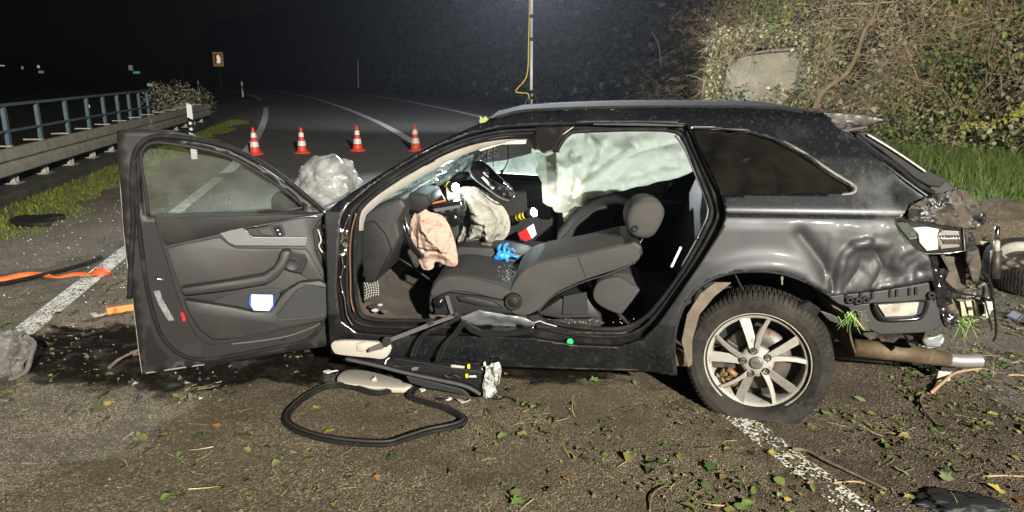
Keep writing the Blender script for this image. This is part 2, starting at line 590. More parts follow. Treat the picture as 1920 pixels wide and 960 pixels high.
# ------------------------------------------------------------------ ground and road
def road_x(y, off=0.0):
    """x of the left edge line at distance y, off metres to its right"""
    pts = RL
    if y <= pts[0][1]:
        s = (pts[1][0] - pts[0][0]) / (pts[1][1] - pts[0][1])
        return pts[0][0] + s * (y - pts[0][1]) + off
    for (xa, ya), (xb, yb) in zip(pts, pts[1:]):
        if y <= yb: return xa + (xb - xa) * (y - ya) / (yb - ya) + off * (1 + .5 * min(1, max(0, (y - 20) / 60)))
    return pts[-1][0] + off

_l = [G(*p) for p in [(60, 610), (250, 460), (440, 310), (478, 262), (494, 230), (498, 205), (490, 188), (465, 177), (430, 170), (400, 166)]]
RL = [(p.x, p.y) for p in _l]

def ground_mat(name, base, dark, pale, agg_scale, bump, rough=.85):
    m = bpy.data.materials.new(name)
    nt, N, L = nodes_of(m)
    b = N['Principled BSDF']
    b.inputs['Roughness'].default_value = rough
    b.inputs['Specular IOR Level'].default_value = .3
    tc = N.new('ShaderNodeTexCoord')
    vec = tc.outputs['Object']
    def nz(sc, det=6, rg=.6):
        n = N.new('ShaderNodeTexNoise')
        n.inputs['Scale'].default_value = sc
        n.inputs['Detail'].default_value = det
        n.inputs['Roughness'].default_value = rg
        L.new(vec, n.inputs['Vector'])
        return n.outputs['Fac']
    def rng(s, a, b_, c=0, d=1):
        r = N.new('ShaderNodeMapRange')
        r.inputs[1].default_value, r.inputs[2].default_value = a, b_
        r.inputs[3].default_value, r.inputs[4].default_value = c, d
        L.new(s, r.inputs[0])
        return r.outputs[0]
    def mix(f, a, c):
        x = N.new('ShaderNodeMix')
        x.data_type = 'RGBA'
        L.new(f, x.inputs[0])
        for i, q in ((6, a), (7, c)):
            if isinstance(q, tuple): x.inputs[i].default_value = (*q, 1)
            else: L.new(q, x.inputs[i])
        return x.outputs[2]
    vo = N.new('ShaderNodeTexVoronoi')
    vo.inputs['Scale'].default_value = agg_scale
    L.new(vec, vo.inputs['Vector'])
    sep = N.new('ShaderNodeSeparateColor')
    L.new(vo.outputs['Color'], sep.inputs[0])
    c1 = mix(rng(sep.outputs[0], .15, .95), dark, base)
    c2 = mix(rng(sep.outputs[1], .84, .98), c1, pale)
    c3 = mix(rng(nz(1.9, 7, .7), .40, .66, 0, .85), c2, dark)
    c4 = mix(rng(nz(.45, 4), .45, .7, 0, .45), c3, tuple(.8 * q for q in base))
    c5 = mix(rng(nz(5, 8, .7), .6, .72, 0, .7), c4, tuple(.45 * q for q in base))
    L.new(c5, b.inputs['Base Color'])
    ad = N.new('ShaderNodeMath')
    ad.operation = 'ADD'
    L.new(vo.outputs['Distance'], ad.inputs[0])
    L.new(nz(60, 4), ad.inputs[1])
    bp = N.new('ShaderNodeBump')
    bp.inputs['Strength'].default_value = bump
    bp.inputs['Distance'].default_value = .006
    L.new(ad.outputs[0], bp.inputs['Height'])
    L.new(bp.outputs[0], b.inputs['Normal'])
    return m

M['earth'] = ground_mat('dark_earth', (.06, .05, .035), (.025, .021, .015), (.11, .095, .07), 45, .9)
M['asphalt'] = ground_mat('worn_asphalt', (.205, .165, .103), (.05, .04, .025), (.46, .38, .25), 165, 1.0)
M['asphalt_clean'] = ground_mat('grey_asphalt', (.2, .195, .18), (.1, .098, .09), (.34, .33, .3), 105, .7)
M['soil'] = ground_mat('loose_soil', (.15, .118, .08), (.055, .043, .029), (.28, .235, .17), 120, 1.0)
M['shoulder'] = ground_mat('dirty_shoulder', (.2, .166, .12), (.1, .083, .06), (.42, .36, .28), 95, .8)

def strip(name, ys, xl, xr, dz, m, nx=2, wob=0.0, kind='structure', zf=None, **kw):
    vs, fs = [], []
    for j, y in enumerate(ys):
        a, b = xl(y), xr(y)
        for i in range(nx):
            x = a + (b - a) * i / (nx - 1)
            z = terr(y) + dz
            if wob and 0 < i < nx - 1: z += wob * fbm((x * .7, y * .7, 3))
            vs.append((x, y, z))
    for j in range(len(ys) - 1):
        for i in range(nx - 1):
            k = j * nx + i
            fs.append((k, k + 1, k + nx + 1, k + nx))
    me = bpy.data.meshes.new(name)
    me.from_pydata(vs, [], fs)
    return finish(name, me, m, None, True, kind=kind, **kw)

YS = [-60, -30, -15, -8, -4, 0, 2, 4, 6, 7, 8, 9, 10, 11, 12, 13, 14, 15, 16, 17, 18, 20, 22, 24, 26, 28, 30, 33, 36, 40, 44, 48, 54, 60, 66, 72, 80, 87, 100, 130, 180, 260, 400]
strip('ground', YS, lambda y: -400, lambda y: 400, -.03, M['earth'], nx=9)
YR = [y for y in YS if y <= 87]
strip('road', YR, lambda y: road_x(y) - .25, lambda y: road_x(y, 7.9), .0, M['asphalt_clean'], nx=7)
strip('roadside_path', [y for y in YR if y < 40], lambda y: road_x(y) - 3.2, lambda y: road_x(y) - .25, -.004, M['shoulder'], nx=5)
strip('gravel_shoulder', [y for y in YR if y < 60], lambda y: road_x(y, 7.9), lambda y: road_x(y, 9.4), -.01, M['soil'], nx=3)

def soft_edge(m, sc=9, gain=1.5):
    nt, N, L = nodes_of(m)
    b = N['Principled BSDF']
    a = N.new('ShaderNodeAttribute'); a.attribute_name = 'Col'
    tc = N.new('ShaderNodeTexCoord')
    n = N.new('ShaderNodeTexNoise')
    n.inputs['Scale'].default_value = sc
    n.inputs['Detail'].default_value = 9
    n.inputs['Roughness'].default_value = .7
    L.new(tc.outputs['Object'], n.inputs['Vector'])
    s = N.new('ShaderNodeMath'); s.operation = 'MULTIPLY_ADD'
    L.new(n.outputs['Fac'], s.inputs[0]); s.inputs[1].default_value = gain
    L.new(a.outputs['Fac'], s.inputs[2])
    r = N.new('ShaderNodeMapRange')
    r.inputs[1].default_value, r.inputs[2].default_value = .85 * gain * .62 + .25, .85 * gain * .62 + .48
    L.new(s.outputs[0], r.inputs[0])
    L.new(r.outputs[0], b.inputs['Alpha'])
# loose soil carried onto the road by the crash, wet patch with door and car shadow painted in
def blob(name, cx, cy, rx, ry, ang, dz, m, seed, n=420, rough=.35, fine=.12, **kw):
    vs = [(cx, cy, terr(cy) + dz)]
    ca, sa = math.cos(ang), math.sin(ang)
    rings = 6
    for k in range(1, rings + 1):
        for i in range(n):
            t = 2 * math.pi * i / n
            q = 1 + rough * fbm((math.cos(t) * 1.1 + seed, math.sin(t) * 1.1, seed)) + fine * fbm((math.cos(t) * 6 + seed, math.sin(t) * 6, 5), 7)
            a, b = rx * q * k / rings * math.cos(t), ry * q * k / rings * math.sin(t)
            x, y = cx + a * ca - b * sa, cy + a * sa + b * ca
            vs.append((x, y, terr(y) + dz))
    fs = [(0, 1 + i, 1 + (i + 1) % n) for i in range(n)]
    for k in range(rings - 1):
        for i in range(n):
            a, b = 1 + k * n + i, 1 + k * n + (i + 1) % n
            fs.append((a, a + n, b + n, b))
    me = bpy.data.meshes.new(name)
    me.from_pydata(vs, [], fs)
    c = np.zeros((len(vs), 3))
    c[0] = 1
    for k in range(rings): c[1 + k * n:1 + (k + 1) * n] = 1 - ((k + 1) / rings) ** 2
    vcol(me, c)
    return finish(name, me, m, None, True, **kw)

M['wet'] = mat('oily_wet_shadowed_asphalt', (.012, .010, .008), .12, spec=.6, col2=(.03, .024, .017), scale=7, thr=(.48, .66), rough2=.55, col3=(.05, .042, .03), scale3=50, thr3=(.6, .7), bump=(30, .35, .01))
soft_edge(M['wet'], 7, 1.3)
M['soil_soft'] = ground_mat('scattered_soil', (.15, .118, .08), (.055, .043, .029), (.28, .235, .17), 120, 1.0)
soft_edge(M['soil_soft'], 6, 1.6)
M['asphalt_dirty'] = M['asphalt']
soft_edge(M['asphalt_dirty'], 1.6, 1.0)
blob('dirty_asphalt', .2, 2.2, 7.5, 6.2, .2, .0015, M['asphalt_dirty'], 2, kind='structure', rough=.2, fine=.1)
blob('soil_patch', 2.6, 3.6, 2.3, 1.7, .35, .003, M['soil_soft'], 3, kind='structure', rough=.5, fine=.35)
blob('soil_patch', 2.9, 2.3, 1.7, 1.2, .2, .0035, M['soil_soft'], 8, kind='structure', rough=.5, fine=.4)
blob('wet_shadow_patch', -2.05, 3.82, 1.4, .56, -.12, .006, M['wet'], 5, kind='structure', rough=.55, fine=.3)
blob('wet_shadow_patch', -1.15, 3.78, 1.1, .46, .12, .0065, M['wet'], 12, kind='structure', rough=.45, fine=.3)
blob('wet_shadow_patch', -.2, 3.75, 1.9, .40, .03, .0055, M['wet'], 21, kind='structure', rough=.4, fine=.3)

# painted lines
def worn_paint(name, wear):
    m = bpy.data.materials.new(name)
    nt, N, L = nodes_of(m)
    b = N['Principled BSDF']
    b.inputs['Base Color'].default_value = (.62, .6, .52, 1)
    b.inputs['Roughness'].default_value = .7
    tc = N.new('ShaderNodeTexCoord')
    vo = N.new('ShaderNodeTexVoronoi')
    vo.inputs['Scale'].default_value = 115
    n = N.new('ShaderNodeTexNoise')
    n.inputs['Scale'].default_value = 7
    n.inputs['Detail'].default_value = 7
    L.new(tc.outputs['Object'], vo.inputs['Vector'])
    L.new(tc.outputs['Object'], n.inputs['Vector'])
    s = N.new('ShaderNodeSeparateColor')
    L.new(vo.outputs['Color'], s.inputs[0])
    ad = N.new('ShaderNodeMath')
    ad.operation = 'MULTIPLY_ADD'
    L.new(s.outputs[0], ad.inputs[0])
    ad.inputs[1].default_value = .55
    L.new(n.outputs['Fac'], ad.inputs[2])
    r = N.new('ShaderNodeMapRange')
    r.inputs[1].default_value, r.inputs[2].default_value = wear, wear + .06
    L.new(ad.outputs[0], r.inputs[0])
    L.new(r.outputs[0], b.inputs['Alpha'])
    return m
M['line'] = worn_paint('worn_white_line', .66)
M['line_worn'] = worn_paint('very_worn_white_line', .84)
M['line_far'] = mat('white_road_line', (.85, .85, .8), .6, col2=(.6, .6, .55), scale=4, thr=(.5, .7))

def ribbon(name, pts, w, dz, m, label=None):
    P = [Vector((p[0], p[1], 0)) for p in pts]
    vs, fs = [], []
    for i, p in enumerate(P):
        t = (P[min(i + 1, len(P) - 1)] - P[max(i - 1, 0)]).normalized()
        n = Vector((-t.y, t.x, 0))
        for s in (-1, 1):
            q = p + n * s * w / 2
            vs.append((q.x, q.y, terr(q.y) + dz))
    for i in range(len(P) - 1): fs.append((2 * i, 2 * i + 1, 2 * i + 3, 2 * i + 2))
    me = bpy.data.meshes.new(name)
    me.from_pydata(vs, [], fs)
    return finish(name, me, m, None, True, kind='structure')

def fine(pts, n=8): return [(p.x, p.y) for p in cr([Vector((a, b, 0)) for a, b in pts], n, closed=False)]
left_near = [(road_x(y), y) for y in (-12, -6, 0, 2, 4.28)] + RL[1:3]
ribbon('road_line', [(road_x(y), y) for y in [-12 + i * .5 for i in range(47)]], .16, .005, M['line'])
ribbon('road_line', fine([(road_x(11.5), 11.5)] + RL[2:], 8), .2, .005, M['line_far'])
cpts = [(p.x, p.y) for p in (G(778, 268), G(700, 225), G(620, 194), G(560, 178), G(500, 168))]
ribbon('road_line', fine(cpts, 10), .22, .005, M['line_far'])
rpts = [(p.x, p.y) for p in (G(930, 226), G(905, 220), G(800, 197), G(700, 180), G(600, 169))]
ribbon('road_line', fine(rpts, 10), .22, .005, M['line_far'])
a, b = G(1385, 785), G(1610, 960)
d = (b - a) / (b - a).length
ribbon('road_line', [(a.x + d.x * t, a.y + d.y * t) for t in [-.35 + .1 * k for k in range(40)]], .13, .0065, M['line_worn'])

# ------------------------------------------------------------------ left side: kerb, guard rail, railing
GP, GD = Vector((-6.97, 9.9, 0)), Vector((-.2065, 1, 0)).normalized()
GN = Vector((GD.y, -GD.x, 0))          # towards the road
def onrail(x, y, off=0.0):
    """point on the upright plane of the guard rail, off metres towards the road"""
    dd = ray(x, y)
    t = ((GP - CAMP).dot(GN) + off) / dd.dot(GN)
    return CAMP + dd * t
def along(s, off=0.0): return GP + GD * s + GN * off

vs, fs = [], []
prof = [(.34, -.1), (.34, .10), (.30, .125), (-1.6, .13), (-1.62, -.6)]
ss = [-16 + i * 1.0 for i in range(46)]
for s in ss:
    for o_, h in prof:
        p = along(s, o_)
        vs.append((p.x, p.y, terr(p.y) + h))
k = len(prof)
for i in range(len(ss) - 1):
    for j in range(k - 1): fs.append((i * k + j, i * k + j + 1, (i + 1) * k + j + 1, (i + 1) * k + j))
me = bpy.data.meshes.new('concrete_kerb')
me.from_pydata(vs, [], fs)
finish('concrete_kerb', me, M['kerbc'], None, False, kind='structure')

rail = thing('guard_rail', along(0) + Vector((0, 0, .2)), 'galvanised steel guard rail on short posts beside the bridge kerb', 'guard rail')
def rail_top(s):
    p = along(s)
    return terr(p.y) + .13 + .50
wprof = [(.0, 0), (.05, -.008), (.08, -.03), (.085, -.135), (.045, -.165), (.03, -.18), (.045, -.195), (.085, -.225), (.08, -.33), (.05, -.352), (.0, -.36)]
for part in range(4):
    mb = MB()
    s0, s1 = -12 + part * 6, -12 + part * 6 + 6.0
    st = np.linspace(s0, s1 + (.12 if part < 3 else .3), 9)
    vs = []
    for s in st:
        for o_, h in wprof:
            p = along(s, o_ + .02 + (.006 if part % 2 else 0))
            vs.append((p.x, p.y, rail_top(s) + h))
    k = len(wprof)
    mb.add(vs, [(i * k + j, i * k + j + 1, (i + 1) * k + j + 1, (i + 1) * k + j) for i in range(len(st) - 1) for j in range(k - 1)])
    o = mb.build('beam', M['galv'], rail, smooth=False)
    md = o.modifiers.new('t', 'SOLIDIFY'); md.thickness = .004
post_mesh = None
s_posts = [-11 + .98 * i for i in range(24)]
for s in s_posts:
    p = along(s, -.06)
    z0 = terr(p.y) + .125
    mb = MB()
    mb.box((p.x, p.y, z0 + .22), GD * .05, GN * .012, (0, 0, .22))
    for sg in (-1, 1): mb.box(Vector((p.x, p.y, z0 + .22)) + GN * .03 + GD * .05 * sg, GD * .004, GN * .03, (0, 0, .22))
    mb.box((p.x, p.y, z0 + .008), GD * .11, GN * .11, (0, 0, .008))
    mb.build('post', M['galv'], rail)
    mb = MB()
    mb.box(Vector((p.x, p.y, rail_top(s) + .012)) - GN * .06, GD * .035, GN * .13, (0, 0, .01))
    mb.box(Vector((p.x, p.y, rail_top(s) - .12)) + GN * .03, GD * .03, GN * .02, (0, 0, .1))
    mb.build('spacer', M['galv'], rail)

fence = thing('bridge_railing', along(4, -.9) + Vector((0, 0, .2)), 'blue grey steel bridge railing behind the guard rail', 'railing')
RO = -.95
def rz(s): p = along(s, RO); return terr(p.y) + .13
posts_px = [5, 68, 122, 163, 194, 221, 243, 262, 278]
sp_ = []
for x in posts_px:
    dd = ray(x, 200)
    t = ((GP - CAMP).dot(GN) + RO) / dd.dot(GN)
    sp_.append((CAMP + dd * t - GP).dot(GD))
gap = sp_[1] - sp_[0]
sp_ = [sp_[0] - gap * 3, sp_[0] - gap * 2, sp_[0] - gap] + sp_
rh = [AT(x, y, (GP + GD * s + GN * RO).y).z for x, y, s in zip((5, 278), (197, 170), (sp_[3], sp_[-1]))]
def rtop(s): return rh[0] + (rh[1] - rh[0]) * (s - sp_[3]) / (sp_[-1] - sp_[3])
for s in sp_:
    p = along(s, RO)
    mb = MB()
    zt, zb = rtop(s) - .02, rz(s) - .02
    mb.box((p.x, p.y, (zt + zb) / 2), GD * .045, GN * .03, (0, 0, (zt - zb) / 2))
    mb.box((p.x, p.y, zb + .03), GD * .09, GN * .07, (0, 0, .012))
    mb.build('post', M['rail_blue'], fence, bevel=.004)
def railbar(name, h, hw, hh):
    mb = MB()
    a, b = sp_[0] - .4, sp_[-1] + .3
    pa, pb = along(a, RO + .0), along(b, RO)
    pa.z, pb.z = rtop(a) + h, rtop(b) + h
    c = (pa + pb) / 2
    mb.box(c, (pb - pa) / 2, GN * hw, (0, 0, hh))
    mb.build(name, M['rail_blue'], fence, bevel=.004)
railbar('handrail', .0, .045, .022)
railbar('mid_rail', -.42, .036, .018)
rf = MB()
p = onrail(163, 199, RO)
rf.box(p + GN * .05, GD * .022, GN * .006, (0, 0, .03))
rf.build('reflector', M['reflex'], fence)

# marker posts along the road
def delineator(loc, h, label, lean=(0, 0)):
    t = thing('marker_post', loc, label, 'marker post', 'marker posts along the road')
    def ring(z, s):
        w, d = .06 * (1 - .18 * z / h) * s, .05 * (1 - .18 * z / h) * s
        return [(-w, -d * .6, z), (w, -d * .6, z), (w * .6, d, z), (-w * .6, d, z)]
    def tower(zs, s=1):
        mb = MB()
        vs = []
        for z, sl in zs: vs += [(a + lean[0] * c, b + lean[1] * c, c + sl * a) for a, b, c in ring(z, s)]
        n = len(zs)
        mb.add([Vector(q) + Vector(loc) for q in vs], [(4 * i + j, 4 * i + (j + 1) % 4, 4 * i + 4 + (j + 1) % 4, 4 * i + 4 + j) for i in range(n - 1) for j in range(4)] + [(3, 2, 1, 0), tuple(4 * n - 4 + j for j in range(4))])
        return mb
    tower([(0, 0), (h * .47, -.4)]).build('lower_post', M['reflex'], t)
    tower([(h * .47, -.4), (h * .74, -.4)], 1.02).build('black_band', M['gloss_black'], t)
    tower([(h * .74, -.4), (h, -.35)]).build('upper_post', M['reflex'], t)
    for z in (.55, .655):
        mb = MB()
        mb.lathe([(0, .0), (.03 * h, 0), (.03 * h, .012), (0, .012)], Vector(loc) + Vector((lean[0] * z, -.036, h * z)), (0, -1, 0), 16)
        mb.build('reflector', M['reflex'], t, smooth=False)
    return t
delineator(G(366, 298), 1.03, 'white marker post with black band near the guard rail end')
delineator(G(456, 182), 1.0, 'small far marker post where the edge line bends away')
delineator(G(374, 176), 1.0, 'tiny distant marker post behind the roadside shrub')

# traffic cones
def cone(px, py, h, mred, mwhite, label, tilt=0):
    loc = G(px, py)
    ax_ = Vector((random.uniform(-.035, .035), random.uniform(-.03, .03), 1))
    t = thing('traffic_cone', loc, label, 'traffic cone', 'traffic cones in a row across the road')
    k = h / .5
    def rad(z): return (.105 - (.105 - .027) * z / .5) * k * (1 if z < .5 else .9)
    def band(z0, z1, name, m, grow=0):
        MB().lathe([(rad(z0) + grow, z0 * k), (rad(z1) + grow, z1 * k)], loc, ax_, 28).build(name, m, t, smooth=True)
    mb = MB()
    mb.lathe([(0, 0), (.16 * k, 0), (.165 * k, .012 * k), (.15 * k, .03 * k), (.115 * k, .04 * k), (.105 * k, .05 * k)], loc, ax_, 28)
    mb.build('base', mred, t, smooth=True)
    mb = MB()
    mb.lathe([(rad(.02), .02 * k), (rad(.5), .5 * k), (rad(.5) * .8, .508 * k), (0, .508 * k)], loc, ax_, 28)
    mb.build('body', mred, t, smooth=True)
    band(.15, .245, 'reflective_band', mwhite, .003)
    band(.325, .41, 'reflective_band', mwhite, .003)
cone(479, 290, .53, M['cone_red'], M['reflex'], 'red and white cone standing on the left edge line')
cone(567, 287, .51, M['cone_red'], M['reflex'], 'red and white cone, second in the row from the edge line')
cone(671, 283, .52, M['cone_red'], M['reflex'], 'red and white cone, third in the row, behind the clear plastic sheet')
cone(780, 283, .54, M['cone_old'], M['reflex_old'], 'dull dirty cone partly hidden behind the car roof')

# sign far down the road, lights across the valley
sp0 = AT(409, 111, 52)
sign = thing('road_sign', Vector((sp0.x, 52, terr(52))), 'small lit yellow brown sign far down the dark road', 'sign')
MB().box(sp0, (.37, 0, 0), (0, .03, 0), (0, 0, .5)).build('sign_board', mat('yellow_sign_board', (.32, .21, .05), .5, emit=((.5, .3, .06), .16)), sign, bevel=.01)
MB().box(sp0 + Vector((-.02, -.036, .02)), (.26, 0, 0), (0, .006, 0), (0, 0, .36)).build('sign_panel', mat('brown_red_panel', (.16, .05, .02), .5, emit=((.25, .07, .02), .18)), sign)
fig = [(-.1, -.28), (.17, -.28), (.18, .05), (.12, .25), (.05, .31), (-.04, .28), (-.09, .12), (-.06, .0)]
slab('sign_symbol', [sp0 + Vector((x, -.052, z)) for x, z in fig], (0, -1, 0), .008, mat('white_symbol', (.85, .85, .8), .5, emit=((.9, .85, .75), .55)), sign, bevel=0)
MB().tube([Vector((sp0.x, 52.07, terr(52) - .1)), Vector((sp0.x, 52.07, sp0.z + .4))], .03).build('pole', M['dark_metal'], sign, smooth=True)
for i, (x, y, w, h, c, lb) in enumerate([(4, 123, 8, 2.2, (.6, .62, .6), 'faint white strip light highest above the railing at the picture edge'), (42, 127, 3, 5, (.35, .36, .36), 'faint upright speck of light second above the railing'),
        (72, 125, 4, 5, (.6, .6, .62), 'upper of two white light specks above the railing'), (77, 135, 9, 4, (.28, .29, .28), 'dim flat speck just under the white one above the railing'),
        (245, 127, 7, 9, (.22, .25, .27), 'dim grey far light above the green one'), (256, 136, 12, 4, (.1, .42, .25), 'small green glowing sign across the dark valley'),
        (281, 159, 9, 5, (.5, .52, .5), 'white light speck over the roadside shrub'), (10, 186, 8, 2, (.4, .4, .36), 'faint strip light just above the handrail')]):
    Y = 70.0
    p = AT(x, y, Y)
    k = Y / F_PX / 2
    t = thing('distant_light', (p.x, Y, 0), lb, 'light', 'far lights across the valley')
    MB().box(p, (w * k, 0, 0), (0, .05, 0), (0, 0, h * k)).build('lamp_head', mat('far_light', c, .5, emit=(c, .4)), t, bevel=.02)
    MB().tube([Vector((p.x, Y + .1, p.z)), Vector((p.x, Y + .1, -1))], .04, 6).build('pole', M['black'], t)

pp = G(672, 166)
MB().tube([AT(672, 164, 60), AT(671, 112, 60)], [.05, .04], 8).build('thin_post', M['galv'], None, label='thin grey pole standing at the far bend of the road', cat='pole')

# ------------------------------------------------------------------ lamp mast on the road
mroot = Vector((MAST_POS.x, MAST_POS.y, terr(MAST_POS.y)))
mast = thing('light_mast', mroot, 'tall silver lamp mast on a tripod behind the car roof', 'light mast')
z0 = mroot.z
M['mast'] = mat('white_anodised_tube', (.62, .63, .64), .4, .1)
MB().tube([mroot + Vector((0, 0, .75)), mroot + Vector((0, 0, 2.3))], .034, 12).build('lower_tube', M['mast'], mast, smooth=True)
MB().tube([mroot + Vector((0, 0, 2.25)), Vector((mroot.x, mroot.y, MAST_POS.z))], .026, 12).build('upper_tube', M['mast'], mast, smooth=True)
for z in (1.18, 1.05, 2.28, 2.75):
    MB().tube([mroot + Vector((0, 0, z - .035)), mroot + Vector((0, 0, z + .035))], .042, 12).build('collar', M['gloss_black'], mast, smooth=True)
MB().tube([mroot + Vector((.03, 0, 1.17)), mroot + Vector((.14, -.03, 1.22))], .012, 8).build('crank_handle', M['black'], mast)
for k in range(3):
    a = R(20 + 120 * k)
    dv = Vector((math.cos(a), math.sin(a), 0))
    MB().tube([mroot + dv * .04 + Vector((0, 0, 1.18)), mroot + dv * .62 + Vector((0, 0, .02))], .017, 8).build('leg', M['dark_metal'], mast, smooth=True)
    MB().tube([mroot + dv * .04 + Vector((0, 0, .82)), mroot + dv * .34 + Vector((0, 0, .59))], .011, 8).build('brace', M['dark_metal'], mast)
cable = cr([mroot + Vector(q) for q in [(-.03, .05, 3.4), (-.06, .05, 2.3), (-.07, .0, 1.75), (-.13, -.05, 1.45), (-.34, -.05, 1.2), (-.2, -.05, 1.16), (-.06, -.05, 1.12), (-.04, -.06, .8), (-.05, -.08, .3), (-.3, -.1, .02)]], 6, closed=False)
MB().tube(cable, .013, 8).build('power_cable', mat('yellow_cable', (.75, .5, .05), .5), mast, smooth=True)
head = MAST_POS
MB().box(head, (.34, 0, 0), (0, .04, 0), (0, 0, .03)).build('lamp_bar', M['dark_metal'], mast, bevel=.008)
for sx in (-.24, .24):
    for sy in (-1, 1):
        MB().box(head + Vector((sx, .1 * sy, -.02)), (.12, 0, 0), (0, .05, .02 * sy), (0, -.03 * sy, .09)).build('lamp_housing', M['black'], mast, bevel=.01)
        MB().box(head + Vector((sx, .156 * sy, .0)), (.1, 0, 0), (0, .003, 0), (0, 0, .07)).build('lamp_glass', mat('lit_lamp', (1, 1, 1), .3, emit=((.9, .95, 1), 12)), mast)
for sy in (-1, 1, 2):
    ld = bpy.data.lights.new('mast_lamp', 'SPOT')
    ld.energy = MAST_W * {-1: 1.0, 1: .30, 2: .32}[sy]  # third head, aimed down the road, is added to brighten the far lines
    ld.color = (.86, .92, 1.0)
    ld.spot_size = R({-1: 86, 1: 74, 2: 80}[sy])
    ld.spot_blend = .9
    ld.shadow_soft_size = .12
    lo = bpy.data.objects.new('mast_lamp', ld)
    COL.objects.link(lo)
    lo.location = head + Vector((0 if sy < 2 else -.2, .2 if sy > 0 else -.2, .0))
    lo.rotation_euler = (Vector((.7, 4.2, .9)) - head).to_track_quat('-Z', 'Y').to_euler() if sy < 0 else (Vector((8.0, 17.5, 1.8) if sy == 1 else (-7.0, 32, .4)) - head).to_track_quat('-Z', 'Y').to_euler()
    lo.parent = mast
    lo.matrix_parent_inverse = parent_mat(mast).inverted()

# floodlight tower of the crew, behind the photographer
ft = thing('floodlight_tower', (FLOOD_POS.x, FLOOD_POS.y, 0), 'floodlight tower on a tripod lighting the wreck from behind the viewer', 'floodlight')
fr_ = Vector((FLOOD_POS.x, FLOOD_POS.y, 0))
MB().tube([fr_ + Vector((0, 0, .5)), fr_ + Vector((0, 0, FLOOD_POS.z))], .03, 10).build('mast_tube', M['galv'], ft, smooth=True)
for k in range(3):
    a = R(90 + 120 * k)
    MB().tube([fr_ + Vector((0, 0, 1.2)), fr_ + Vector((math.cos(a) * .8, math.sin(a) * .8, .02))], .02, 8).build('leg', M['dark_metal'], ft, smooth=True)
aim = (Vector((-.3, 5.5, .3)) - FLOOD_POS).normalized()
side = aim.cross(Vector((0, 0, 1))).normalized()
upv = side.cross(aim)
for sx in (-.28, .28):
    MB().box(FLOOD_POS + side * sx - aim * .08, side * .17, upv * .14, aim * .06).build('lamp_housing', M['black'], ft, bevel=.012)
    MB().box(FLOOD_POS + side * sx - aim * .015, side * .15, upv * .12, aim * .004).build('lamp_glass', bpy.data.materials['lit_lamp'], ft)
fd = bpy.data.lights.new('floodlight', 'SPOT')
fd.energy = FLOOD_W
fd.color = (1.0, .955, .86)
fd.spot_size = R(165)
fd.spot_blend = .25
fd.shadow_soft_size = .16
fo = bpy.data.objects.new('floodlight', fd)
COL.objects.link(fo)
fo.location = FLOOD_POS + aim * .05
fo.rotation_euler = aim.to_track_quat('-Z', 'Y').to_euler()
fo.parent = ft
fo.matrix_parent_inverse = parent_mat(ft).inverted()

# ------------------------------------------------------------------ hillside and its cover
FOOT = [(30, 3), (20, 6.5), (14, 10), (10.6, 13.2), (8.6, 15.2), (7.6, 17.4), (6.2, 20), (4.6, 24), (2.8, 29), (.2, 36), (-5, 48), (-13, 64), (-26, 88), (-45, 120), (-70, 150)]
FP = [Vector((a, b, 0)) for a, b in FOOT]
FP = cr(FP, 6, closed=False)
flen = [0]
for a, b in zip(FP, FP[1:]): flen.append(flen[-1] + (b - a).length)
FLEN = flen[-1]
fpx, fpy = np.array([p.x for p in FP]), np.array([p.y for p in FP])
fl = np.array(flen)
def foot(s):
    """arrays: point and outward (uphill) direction at arc length s"""
    x, y = np.interp(s, fl, fpx), np.interp(s, fl, fpy)
    x2, y2 = np.interp(s + .5, fl, fpx), np.interp(s + .5, fl, fpy)
    x1, y1 = np.interp(s - .5, fl, fpx), np.interp(s - .5, fl, fpy)
    tx, ty = x2 - x1, y2 - y1
    n = np.hypot(tx, ty) + 1e-9
    return x, y, ty / n, -tx / n
def np_terr(y): return np.where(y <= 7, 0, 2.2 * (1 - np.exp(-(np.maximum(y, 7) - 7) / 75.0)))
def wav(s, h, k=1.0):
    return .5 * np.sin(s * .9 * k + 1.3 * np.sin(h * 1.1)) + .35 * np.sin(s * 2.3 * k + h * 1.9 + 1) + .22 * np.sin(s * 4.7 * k - h * 3.1) + .15 * np.sin(h * 5.3 + s * 7.7)
def hill(s, h):
    x, y, nx, ny = foot(s)
    ins = .45 * h + .10 * np.maximum(h - 1.5, 0) + .35 * wav(s, h) * np.minimum(1, h / .7)
    return x + nx * ins, y + ny * ins, np_terr(y) + h - .05
sg = np.linspace(0, FLEN, 260)
hg = np.array([-.3, 0, .15, .3, .5, .75, 1, 1.3, 1.6, 2, 2.4, 2.9, 3.4, 4, 4.7, 5.5, 6.5, 8, 10, 13])
SS, HH = np.meshgrid(sg, hg, indexing='ij')
X, Y, Z = hill(SS.ravel(), HH.ravel())
nv = len(hg)
q = []
for i in range(len(sg) - 1):
    for j in range(nv - 1): q += [i * nv + j, i * nv + j + 1, (i + 1) * nv + j + 1, (i + 1) * nv + j]
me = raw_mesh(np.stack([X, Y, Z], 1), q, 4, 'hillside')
finish('hillside', me, mat('dark_hill_soil', (.010, .008, .006), .95, col2=(.02, .017, .012), scale=3, bump=(12, .6, .05)), None, True, kind='structure')

